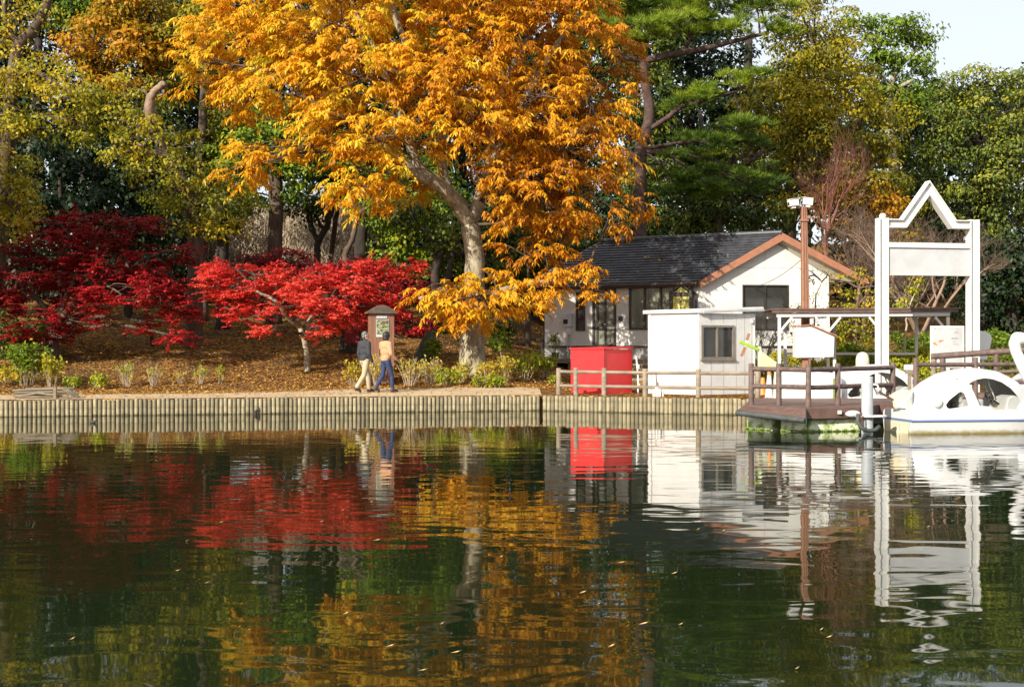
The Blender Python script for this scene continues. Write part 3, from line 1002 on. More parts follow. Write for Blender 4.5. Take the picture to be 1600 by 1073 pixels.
def up_(px):                              # distance along the long wall seen at a pixel column
    k = (px - 800) / FPX
    return (HC.x - k * HC.y) / (-u.x + k * u.y)


def vp_(px):
    k = (px - 800) / FPX
    return (k * HC.y - HC.x) / (v.x - k * v.y)


def uz(px, py):
    return PZ(py, HC.y + u.y * up_(px))


def vz(px, py):
    return PZ(py, HC.y + v.y * vp_(px))


hole_u = [(up_(1083), up_(983), uz(1040, 515), uz(1040, 446)), (up_(963), up_(926), BZ + .005, uz(945, 448)), (up_(914.5), up_(900), uz(907, 517), uz(907, 456))]
hole_v = [(vp_(1160), vp_(1232), vz(1196, 516), vz(1196, 445))]
mb = MB()
wall_cells(mb, HC, u, nu, LU, BZ, EZ - .04, 0.12, hole_u)
build(mb, 'wall', M['white_wall'], house)
mb = MB()
wall_cells(mb, HC + v * 0.0, v, nv, LV, BZ, EZ - .04, 0.12, hole_v)
APZ = PZ(366, 43.1)
p, q, r_ = HC, HC + v * LV, HC + v * (LV / 2 + .12)
mb.prism([(p.x, p.y, EZ - .039), (q.x, q.y, EZ - .039), (r_.x, r_.y, APZ - .12)], -nv * 0.12)
build(mb, 'gable_wall', M['white_wall'], house)
mb = MB()
o1 = HC + v * LV
wall_cells(mb, o1, u, -nu, LU, FZ - .3, EZ - .04, 0.12, [])
o2 = HC + u * LU
wall_cells(mb, o2, v, -nv, LV, FZ - .3, EZ - .04, 0.12, [])
build(mb, 'wall', M['white_wall'], house)
mb = MB()
wall_cells(mb, HC - nu * .03 - nv * .03, u, nu, LU, FZ - 1.1, BZ - .03, 0.1, [])
wall_cells(mb, HC - nv * .03, v, nv, LV, FZ - 1.1, BZ - .03, 0.1, [])
build(mb, 'plinth', M['grey_wall'], house)
mb = MB()
mb.prism(rect(HC, u, 0.03, LU, BZ - .028, BZ + .02, 0.025, nu), -nu * 0.022)
mb.prism(rect(HC, v, 0.0, LV, BZ - .028, BZ + .02, 0.025, nv), -nv * 0.022)
build(mb, 'drip_edge', M['dark_frame'], house)
# corner board at the far left, panel joints of the gable
build(MB().prism(rect(HC, u, LU - .13, LU + .02, FZ - .2, EZ, 0.035, nu), -nu * 0.03), 'corner_board', M['dark_frame'], house)
for a_1, b_1, c_1, d_1 in ((0.03, LV - .03, EZ + .27, EZ + .283), (vp_(1137), vp_(1137) + .012, EZ + .3, EZ + .75), (vp_(1195), vp_(1195) + .012, PZ(441, 43), APZ - .35),):
    if a_1 == 0.03:
        a_1, b_1 = vp_(1137) , vp_(1262)
    build(MB().prism(rect(HC, v, a_1, b_1, c_1, d_1, 0.004, nv), -nv * 0.003), 'panel_joint', M['grey_wall'], house)
h = hole_u[0]
framed(house, HC, u, nu, h[0], h[1], h[2], h[3], M['dark_frame'], M['pane_curtain_reflect'], 0.07, 0.035, (0.27, 0.5, 0.75), panes=[M['pane_dark'], M['pane_curtain_reflect'], M['pane_curtain_reflect'], M['pane_curtain_reflect']])
h = hole_u[2]
framed(house, HC, u, nu, h[0], h[1], h[2], h[3], M['dark_frame'], M['pane_dark'], 0.05, 0.03)
h = hole_v[0]
framed(house, HC, v, nv, h[0], h[1], h[2], h[3], M['dark_frame'], M['pane_dark'], 0.045, 0.03, (0.5,))
# double door
h = hole_u[1]
mid = h[0] + (h[1] - h[0]) * .47
dz = (h[2] + (h[3] - h[2]) * .36)
dr = framed(house, HC, u, nu, h[0], h[1], h[2], h[3], M['dark_frame'], M['pane_curtain_reflect'], 0.07, 0.03, (0.46, 0.80), name='door')
build(MB().prism(rect(HC, u, h[0] + .07, h[1] - .07, dz - .05, dz + .05, 0.026, nu), -nu * 0.05), 'door_rail', M['dark_frame'], dr)
hp = HC + u * (h[0] + (h[1] - h[0]) * .46) + nu * .06
build(MB().box((hp.x, hp.y, dz + .02), (0.07, 0.04, 0.03)), 'handle', M['pale_grey'], dr)
nt_ = HC + u * (h[0] + .22) + nu * .0
build(MB().prism(rect(HC, u, h[0] + .12, h[0] + .26, dz + .22, dz + .36, 0.0, nu), -nu * 0.006), 'notice', M['white_board'], dr)
# letter box, meter box with conduit
s = up_(970)
build(MB().prism(rect(HC, u, s - .07, s + .07, uz(970, 501), uz(970, 494), 0.06, nu), -nu * 0.058), 'letter_box', M['black'], house, bev=.005)
s0, s1 = up_(896), up_(882)
mtr = build(MB().prism(rect(HC, u, s0, s1, uz(889, 511), uz(889, 490), 0.14, nu), -nu * 0.138), 'meter_box', M['pale_grey'], house, bev=.008)
build(MB().prism(rect(HC, u, up_(890), up_(883), uz(889, 506), uz(889, 499), 0.146, nu), -nu * 0.01), 'meter_window', M['pane_dark'], mtr)
build(MB().prism(rect(HC, u, up_(894), up_(886), uz(889, 523), uz(889, 512), 0.10, nu), -nu * 0.098), 'meter_box', M['white_board'], house, bev=.006)
for px in (892, 888):
    c0 = HC + u * up_(px) + nu * .04
    build(MB().tube([(c0.x, c0.y, FZ - .1), (c0.x, c0.y, uz(px, 523))], 0.018, 8), 'conduit', M['pale_grey'], house, smooth=50)
# roof
ovU, ovL, ovR, ovB = 0.42, 0.44, 0.84, 0.3
F0 = HC - u * ovU                                # front edge runs along v through here
half = LV / 2 + .12
rise = APZ - 4.20
eL = F0 - v * ovL
eR = F0 + v * (LV + ovR)
ap = F0 + v * half
LR = LU + ovU + ovB
zE_L = APZ - rise * (half + ovL) / half
zE_R = APZ - rise * (LV - half + ovR) / half * 0.90
T3 = lambda p, z: Vector((p.x, p.y, z))
slopes = [(T3(eL, zE_L), T3(ap, APZ)), (T3(eR, zE_R), T3(ap, APZ))]
for (e0, a0) in slopes:
    sl_ = a0 - e0
    nrm = u.cross(sl_).normalized()
    if nrm.z < 0: nrm = -nrm
    base = MB().prism([e0, a0, a0 + u * LR, e0 + u * LR], -nrm * 0.07)
    build(base, 'roof_slab', M['soffit'], house)
    NR = 17
    for i in range(NR):
        t0, t1 = i / NR, (i + 1.12) / NR
        p0, p1 = e0 + sl_ * t0, e0 + sl_ * min(t1, 1.0)
        mb = MB()
        up0, up1 = nrm * 0.052, nrm * 0.014
        lo = nrm * 0.004
        mb.add([p0 + lo - u * .03, p1 + lo - u * .03, p1 + up1 - u * .03, p0 + up0 - u * .03, p0 + lo + u * (LR + .03), p1 + lo + u * (LR + .03), p1 + up1 + u * (LR + .03), p0 + up0 + u * (LR + .03)],
               [(0, 1, 2, 3), (7, 6, 5, 4), (0, 4, 5, 1), (1, 5, 6, 2), (2, 6, 7, 3), (3, 7, 4, 0)])
        build(mb, 'tile_course', M['roof_tile'], house)
    # barge board on the gable front, and on the far end
    for off, tk in ((-0.035, -0.04), (LR + .035, 0.04)):
        b0, b1 = e0 + u * off, a0 + u * off
        mb = MB().prism([b0 - Vector((0, 0, .20)), b0 + Vector((0, 0, .03)), b1 + Vector((0, 0, .03)), b1 - Vector((0, 0, .22))], u * tk)
        build(mb, 'barge_board', M['barge'], house)
rd0, rd1 = T3(ap, APZ + .05) - u * .04, T3(ap, APZ + .05) + u * (LR + .04)
build(MB().tube([rd0, rd1], 0.085, 10), 'ridge_cap', M['roof_tile'], house, smooth=50)
g0, g1 = T3(eL, zE_L - .07) - v * .05, T3(eL, zE_L - .07) - v * .05 + u * LR
build(MB().tube([g0, g1], 0.075, 10), 'gutter', M['gutter'], house, smooth=50)
build(MB().prism([T3(eL, zE_L - .17) - v * .0 + u * .02, T3(eL, zE_L - .17) + u * LR, T3(eL, zE_L - .02) + u * LR, T3(eL, zE_L - .02) + u * .02], v * 0.03), 'fascia', M['gutter'], house)
c0 = HC + u * 0.12 + nu * .06
gt = T3(eL, zE_L - .12) + u * .35
build(MB().tube([gt, gt + Vector((0, 0, -.06)), (c0.x, c0.y, zE_L - .42), (c0.x, c0.y, zE_L - .5), (c0.x, c0.y, FZ)], 0.04, 8), 'downpipe', M['gutter'], house, smooth='all')
# notice board standing against the long wall
nbO = HC + nu * .22
nb = thing('notice_board', 'dark framed notice board with gabled top and yellow green sheet by the downpipe', 'notice board', (nbO + u * up_(1068)).to_tuple()[:2] + (FZ,))
a0_, a1_ = up_(1086), up_(1050)
for a_1, b_1 in ((a0_, a0_ + .11), (a1_ - .11, a1_)):
    build(MB().prism(rect(nbO, u, a_1, b_1, FZ, uz(1068, 459), 0.03, nu), -nu * 0.08), 'post', M['dark_frame'], nb)
build(MB().prism(rect(nbO, u, a0_, a1_, uz(1068, 463), uz(1068, 457.5), 0.04, nu), -nu * 0.1), 'crossbar', M['dark_frame'], nb)
m0, m1 = nbO + u * a0_, nbO + u * a1_
mm = (m0 + m1) / 2
tz, bz_ = uz(1068, 444.5), uz(1068, 458)
for e in (m0, m1):
    build(MB().bar(T3(e, bz_) + nu * .01, T3(mm, tz) + nu * .01, 0.08, 0.07), 'gable_bar', M['dark_frame'], nb)
build(MB().prism([T3(m0 * .8 + m1 * .2, bz_ + .02), T3(m0 * .2 + m1 * .8, bz_ + .02), T3(mm, tz - .09)], -nu * 0.02), 'gable_panel', M['sign_yellow'], nb)
build(MB().prism(rect(nbO, u, a0_ + .12, a1_ - .12, FZ + .5, uz(1068, 463.5), 0.0, nu), -nu * 0.02), 'sheet', M['sign_yellow'], nb)
# dark marks printed on the sheet
for px, py, w, hgt, rot in ((1067.8, 471.2, .05, .055, .5), (1069, 469.7, .04, .02, 0), (1073.5, 469.8, .09, .022, 0), (1076.2, 471.6, .05, .03, -.5), (1078.3, 471.2, .04, .02, 0), (1068, 482, .035, .06, 0), (1070.5, 481.4, .07, .02, 0), (1073.5, 483.2, .03, .04, .3), (1070, 484.2, .05, .015, 0)):
    cc = nbO + u * up_(px) + nu * .004
    Mx = Matrix((u, -nu, Vector((0, 0, 1)))).transposed() @ Matrix.Rotation(rot, 3, 'Y')
    build(MB().box((cc.x, cc.y, uz(px, py)), (w, 0.004, hgt), M=Mx), 'printed_mark', M['black'], nb)

# porch deck and steps
dkh = thing('porch', 'low grey timber porch deck with steps in front of the boat house', 'porch', (HC + u * 4).to_tuple()[:2] + (FZ - .3,))
p0, p1 = HC + u * (LU + .1) + nu * 0.005, HC + u * .1 + nu * .005
mb = MB().prism([T3(p0, FZ - .02), T3(p1, FZ - .02), T3(p1 + nu * 1.0, FZ - .02), T3(p0 + nu * 1.2, FZ - .02)], (0, 0, -.14))
build(mb, 'deck', M['wood_grey'], dkh)
for i in range(12):
    a = p0.lerp(p1, i / 11) + nu * (0.98 - .0 * i)
    build(MB().box((a.x, a.y, FZ - .16 - .5), (0.1, 0.1, .996)), 'deck_post', M['wood_grey'], dkh)
st0, st1 = HC + u * 2.45, HC + u * .75
for i in range(6):
    n0 = 1.05 + .30 * i
    z = FZ - .16 - .155 * i
    mb = MB().prism([T3(st0 + nu * n0, z), T3(st1 + nu * n0, z), T3(st1 + nu * (n0 + .32), z), T3(st0 + nu * (n0 + .32), z)], (0, 0, -.06))
    build(mb, 'step', M['wood_step'], dkh, bev=.006)
    mb = MB().prism([T3(st0 + nu * (n0 + .26), z - .062), T3(st1 + nu * (n0 + .26), z - .062), T3(st1 + nu * (n0 + .26), z - .2), T3(st0 + nu * (n0 + .26), z - .2)], nu * .03)
    build(mb, 'riser', M['wood_grey'], dkh)

# ------------------------------------------------------------------ canopy shelter
CD = 37.0
cv = Vector((math.cos(math.radians(3)), -math.sin(math.radians(3)), 0))
cn = Vector((cv.y, -cv.x, 0)); cn = cn if cn.y < 0 else -cn
cO = Vector((PX(1216, CD), CD, 0))
CL = PX(1482, CD - .28) - cO.x
cz = PZ(489, CD)
can = thing('shelter', 'open shelter with flat dark brown roof on slim white posts', 'shelter', (cO.x, cO.y, .6))
CB = 1.9
def cp(s, b, z):
    p = cO + cv * s - cn * b
    return Vector((p.x, p.y, z))
for k, s in enumerate((0.03, 1.42, 2.95, CL)):
    zg = ground_z(cp(s, 0, 0).x, cp(s, 0, 0).y) - .1
    build(MB().box(cp(s, 0, (cz - .12 + zg) / 2), (0.085, 0.085, cz - .12 - zg), rz=-math.radians(3)), 'post', M['white_paint'], can, bev=.006)
for s in (0.5, 1.98, 3.3, CL - .4):
    zg = ground_z(cp(s, CB, 0).x, cp(s, CB, 0).y) - .1
    build(MB().box(cp(s, CB, (cz - .12 + zg) / 2), (0.085, 0.085, cz - .12 - zg), rz=-math.radians(3)), 'post', M['white_paint'], can, bev=.006)
for b in (0, CB):
    build(MB().bar(cp(-.05, b, cz - .06), cp(CL + .05, b, cz - .03), 0.09, 0.12), 'beam', M['white_paint'], can, bev=.006)
for k, s in enumerate((0.03, 1.42, 1.42, 2.95, CL)):
    sg_ = -1 if k in (1, 3, 4) else 1
    build(MB().bar(cp(s + sg_ * .03, 0, cz - .52), cp(s + sg_ * .36, 0, cz - .12), 0.06, 0.06), 'brace', M['white_paint'], can)
for i in range(11):
    s = -.05 + i * (CL + .1) / 10
    build(MB().bar(cp(s, -.10, cz + .045), cp(s, CB + .3, cz + .045), 0.05, 0.06), 'rafter', M['soffit'], can)
mb = MB().prism([cp(-.22, -.16, cz + .08), cp(CL + .32, -.16, cz + .10), cp(CL + .32, CB + .4, cz + .10), cp(-.22, CB + .4, cz + .08)], (0, 0, .05))
build(mb, 'roof', M['canopy_roof'], can, bev=.006)
build(MB().bar(cp(-.2, -.12, cz + .045), cp(CL + .26, -.12, cz + .06), 0.025, 0.075), 'fascia', M['canopy_roof'], can)
zr_ = PZ(552.5, CD + 1.5)
build(MB().bar(cp(.5, CB - .06, zr_), cp(CL - .4, CB - .06, zr_), 0.05, 0.07), 'rail', M['white_paint'], can)

# ------------------------------------------------------------------ camera pole with box, cable
PD = 39.6
pol = thing('camera_pole', 'tall square brown steel pole carrying two white camera housings', 'pole', on_ground(1259, PD))
pz0, pz1 = pol.location.z - .1, PZ(323, PD)
xb, xt = PX(1260, PD), PX(1256, PD)
mb = MB()
w0, w1 = 0.135, 0.085
mb.add([(xb + a * w0, PD + b * w0, pz0) for a, b in ((-1, -1), (1, -1), (1, 1), (-1, 1))] + [(xt + a * w1, PD + b * w1, pz1) for a, b in ((-1, -1), (1, -1), (1, 1), (-1, 1))],
       [(3, 2, 1, 0), (4, 5, 6, 7), (0, 1, 5, 4), (1, 2, 6, 5), (2, 3, 7, 6), (3, 0, 4, 7)])
build(mb, 'mast', M['pole_brown'], pol, bev=.02)
for a in (-0.045, 0.045):
    build(MB().bar((xb + a, PD - w0 - .004, pz0), (xt + a * .7, PD - w1 - .004, pz1), 0.012, 0.012, up=(0, -1, 0)), 'seam', M['rust'], pol)
build(MB().box((xt, PD, PZ(345, PD)), (0.26, 0.26, .05)), 'collar', M['pole_brown'], pol, bev=.01)
build(MB().box((xt + .13, PD - .12, PZ(340, PD)), (0.09, 0.1, .1)), 'junction_box', M['pole_brown'], pol, bev=.01)
build(MB().tube([(xt, PD, pz1), (xt, PD, PZ(309, PD))], 0.03, 8), 'spigot', M['white_paint'], pol, smooth=50)
build(MB().tube([(xt - .02, PD, PZ(326, PD)), (xt - .22, PD - .05, PZ(320, PD)), (xt - .28, PD - .08, PZ(319, PD))], 0.02, 8), 'arm', M['white_paint'], pol, smooth='all')
for px, py, tilt, rz in ((1239.5, 317, -.12, .2), (1262.5, 315.5, .14, -.2)):
    c = P(px, py, PD - .1)
    Mx = Matrix.Rotation(rz, 3, 'Z') @ Matrix.Rotation(tilt, 3, 'Y')
    hs = build(MB().box(c, (0.31, 0.2, 0.21), M=Mx), 'camera_housing', M['white_paint'], pol, bev=.02)
    build(MB().box(c + Vector((0, 0, .118)), (0.34, 0.24, 0.015), M=Mx), 'sun_shield', M['white_paint'], hs)
    build(MB().box(c - Vector((0, 0, .14)), (0.14, 0.12, 0.07), M=Mx), 'bracket', M['white_paint'], hs, bev=.01)
    build(MB().box(c + Mx @ Vector((-.156 if px < 1250 else .156, 0, -.02)), (0.006, 0.12, 0.1), M=Mx), 'lens_window', M['pane_dark'], hs)
BD = 36.15
wbx = thing('signal_box', 'white sheet box with sloping brown top edge on a short brown leg before the shelter', 'box', P(1258, 559, BD))
build(MB().box((PX(1258, BD) + .03, BD + .2, (PZ(559, BD) + .36) / 2), (.16, .16, PZ(559, BD) - .37)), 'leg', M['pole_brown'], wbx)
poly = [P(1243.5, 559, BD), P(1302.5, 557.5, BD), P(1304, 526, BD), P(1266, 509.5, BD), P(1243, 511, BD)]
build(MB().prism(poly, (0.02, 0.5, 0)), 'body', M['white_paint'], wbx, bev=.008)
for a, b in ((P(1241.5, 510.3, BD), P(1266.5, 508.6, BD)), (P(1265.5, 508.4, BD), P(1307, 525.6, BD))):
    d = (b - a)
    build(MB().prism([a + Vector((0, -.05, 0)), b + Vector((0, -.05, 0)), b + Vector((0, -.05, .035)), a + Vector((0, -.05, .035))], (0, .6, 0)), 'cap_board', M['barge'], wbx)
cb = thing('cable', 'thin sagging overhead cable from the camera pole to the gable window', 'cable', (xt, PD, 4))
k0, k1 = Vector((xt, PD, PZ(402, PD))), HC + v * vp_(1178) + nv * .03
k1 = Vector((k1.x, k1.y, PZ(448, 43)))
pts = [k0.lerp(k1, t) - Vector((0, 0, .28 * 4 * t * (1 - t) * .5)) for t in [i / 12 for i in range(13)]]
build(MB().tube(pts, 0.009, 5), 'wire', M['black'], cb)

# ------------------------------------------------------------------ information board, fin, small sign
IB = 35.4
ib = thing('information_board', 'white information board with orange fish pictures and faint grey print, beyond the gangway', 'information board', (PX(1480, IB), IB, .5))
build(MB().prism([P(1454, 575, IB), P(1507, 575, IB + .15), P(1507, 509, IB + .15), P(1454, 509, IB)], (0, .06, 0)), 'frame', M['white_paint'], ib, bev=.01)
build(MB().prism([P(1457.5, 573, IB - .004), P(1503.5, 573, IB + .135), P(1503.5, 512.5, IB + .135), P(1457.5, 512.5, IB - .004)], (0, .01, 0)), 'panel', M['white_board'], ib)
for px, py, w, hh, mm_ in ((1482, 513, .72, .012, 'pale_grey'), (1494, 519.5, .14, .03, 'pale_grey'), (1493, 517.5, .05, .03, 'pale_grey'), (1496, 517, .05, .03, 'pale_grey'), (1492, 528.5, .2, .014, 'bronze_frame'), (1491, 533, .12, .02, 'pale_grey'), (1493, 537, .16, .03, 'pale_grey'), (1461, 513, .03, .03, 'bronze_frame')):
    build(MB().box(P(px, py, IB - .012 + (px - 1454) * .0028), (w, .006, hh), rz=.16), 'printed_line', M[mm_], ib)
for px, py, rot in ((1461, 537, .5), (1470, 532.5, -.2)):
    c = P(px, py, IB - .012 + (px - 1454) * .0028)
    Mx = Matrix.Rotation(.16, 3, 'Z') @ Matrix.Rotation(rot, 3, 'Y')
    mb = MB()
    fish = [(-.07, 0), (-.03, .028), (.02, .024), (.045, .004), (.075, .03), (.07, -.03), (.045, -.006), (.0, -.028), (-.04, -.022)]
    mb.prism([c + Mx @ Vector((a, 0, b)) for a, b in fish], Mx @ Vector((0, -.006, 0)))
    build(mb, 'fish_picture', M['orange'], ib)
for px in (1458, 1503):
    p = P(px, 574, IB + .06)
    build(MB().box((p.x, p.y + .0, p.z / 2 + .15), (.06, .06, p.z - .3)), 'post', M['white_paint'], ib)
fn = thing('wing_panel', 'white rounded wing shaped panel standing behind the right sign post', 'panel', P(1535, 560, 36.0))
pl = [P(1529, 562, 36), P(1543, 562, 36), P(1550, 530, 36), P(1548, 523, 36), P(1540, 518, 36), P(1530, 516.5, 36)]
build(MB().prism(pl, (.02, .09, 0)), 'shell', M['gel'], fn, bev=.02)
build(MB().prism([P(1534, 562, 36.02), P(1538, 562, 36.02), P(1538, 600, 36.02), P(1534, 600, 36.02)], (0, .05, 0)), 'stay', M['pale_grey'], fn)
ss = thing('small_sign', 'little blank white sign plate on a short brown post by the dock rail', 'sign', P(1419, 600, 31.8))
build(MB().prism([P(1413, 578, 31.8), P(1427, 578, 31.8), P(1427, 569.5, 31.8), P(1413, 569.5, 31.8)], (0, .05, 0)), 'plate', M['white_paint'], ss, bev=.008)
build(MB().prism([P(1415, 584, 31.81), P(1427, 584, 31.81), P(1427, 578.3, 31.81), P(1415, 578.3, 31.81)], (0, .05, 0)), 'rail', M['fence_tan'], ss)
q = P(1421, 584, 31.83)
build(MB().box((q.x, q.y, q.z / 2 + .2), (.07, .07, q.z - .41)), 'post', M['fence_tan'], ss)

# ------------------------------------------------------------------ green panel, rod, cones by the hut
gp = thing('tarpaulin_panel', 'pale lime sloping panel with a bright green bar beside the white hut', 'panel', P(1190, 585, 34.2))
gd = 34.3
build(MB().prism([P(1184, 574, gd), P(1184, 541, gd), P(1189, 541, gd), P(1190, 549, gd), P(1213.5, 566, gd + .2), P(1213.5, 574, gd + .2)], (.02, .05, 0)), 'sheet', M['lime'], gp, bev=.01)
build(MB().bar(P(1155, 533.5, gd - .1), P(1185, 546, gd - .02), 0.05, 0.085), 'bar', M['green'], gp, bev=.01)
for px in (1187, 1211):
    a = P(px, 573, gd + .08)
    build(MB().tube([a, (a.x, a.y, .40)], .025, 8), 'leg', M['pale_grey'], gp)
rodp = thing('pole', 'short brown rod with white middle leaning on the hut wall', 'rod', P(1158, 557, gd + .5))
for (a, b, m_) in (((1170.5, 521), (1167, 531.5), 'pole_brown'), ((1167, 531.7), (1164.8, 541.8), 'white_paint'), ((1164.7, 542), (1158.5, 556.5), 'pole_brown')):
    build(MB().bar(P(*a, gd + .38), P(*b, gd + .38), .07, .05, up=(0, -1, 0)), 'rod_section', M[m_], rodp)
def cone(name, label, px, d, top, r0, r1, bands, zb):
    p = Vector((PX(px, d), d, zb))
    t = thing(name, label, 'traffic cone', p, 'traffic cones by the hut')
    build(MB().box(p + Vector((0, 0, .02)), (r0 * 2.5, r0 * 2.5, .04)), 'foot', M[bands[0][2]], t, bev=.01)
    for f0, f1, m_ in bands:
        z0_, z1_ = zb + .041 + f0 * (top - zb), zb + .04 + f1 * (top - zb)
        build(MB().tube([(p.x, p.y, z0_), (p.x, p.y, z1_)], [r0 + (r1 - r0) * f0, r0 + (r1 - r0) * f1], 16), 'band', M[m_], t, smooth=50)
    return t
cz_ = .40
c1 = cone('traffic_cone', 'tall white cone with orange band and blue print', 1202, 33.9, PZ(575, 33.9), .115, .03, [(0, .50, 'white_paint'), (.50, .72, 'white_paint'), (.72, 1, 'orange')], cz_)
for dx, dz_, w in ((-.03, .14, .035), (.02, .14, .03), (-.03, .40, .03), (-.035, .46, .03)):
    q = c1.location + Vector((dx, -.108 + dz_ * .17, dz_))
    build(MB().box(q, (w, .02, .05)), 'printed_mark', M['blue'], c1)
cone('traffic_cone', 'short plain orange cone half hidden by the dock rail', 1192, 34.9, PZ(592, 34.9), .13, .05, [(0, .8, 'orange'), (.8, 1, 'orange')], cz_ + .02)

# standpipe, white pots
sp_ = thing('standpipe', 'thin white water standpipe between the red box and the hut', 'pipe', bankpt(997, 1.6))
b = sp_.location
build(MB().tube([b, b + Vector((0, 0, .5)), b + Vector((-.05, 0, 1.08))], .025, 8), 'pipe', M['white_paint'], sp_, smooth=50)
build(MB().box(b + Vector((.0, -.02, .78)), (.07, .07, .13)), 'valve', M['white_paint'], sp_, bev=.01)
build(MB().box(b + Vector((.02, -.02, .26)), (.07, .07, .1)), 'valve', M['gel_cream'], sp_, bev=.01)
for i, (px, h_, off, lab) in enumerate(((1022, .16, .25, 'leftmost white pot in the row on the wall top before the hut'), (1026.5, .24, .28, 'tallest white pot in the row on the wall top before the hut'), (1031, .2, .22, 'white pot right beside the tallest pot on the wall top'), (1035.5, .13, .3, 'lowest white pot, right end of the row on the wall top'))):
    b = bankpt(px, off)
    pt = thing('plant_pot', lab, 'pot', b, 'white pots on the wall top')
    build(MB().tube([b, b + Vector((0, 0, h_))], [.038, .05], 12), 'pot', M['white_paint'], pt, smooth=50)
    build(MB().tube([b + Vector((0, 0, h_ - .02)), b + Vector((0, 0, h_ + .012))], [.055, .055], 12), 'rim', M['white_paint'], pt, smooth=50)


# ------------------------------------------------------------------ swan boat
def bxz(px, py, d=26.2):
    return ((px - 800) / FPX * d - 8.125) / 0.99, CAM_Z - (py - HOR) / FPX * d


def loft(rings, closed=True, cap=True):
    mb = MB()
    n = len(rings[0])
    for r in rings:
        mb.v += [tuple(p) for p in r]
    for i in range(len(rings) - 1):
        for k in range(n if closed else n - 1):
            k2 = (k + 1) % n
            mb.f.append((i * n + k, (i + 1) * n + k, (i + 1) * n + k2, i * n + k2))
    if cap and closed:
        mb.f.append(tuple(range(n)))
        mb.f.append(tuple(reversed(range((len(rings) - 1) * n, len(rings) * n))))
    return mb


def hull_hw(x):
    return 0.70 * (1 - max(0, (x - 2.0) / 1.5) ** 2.6 * 0.86)


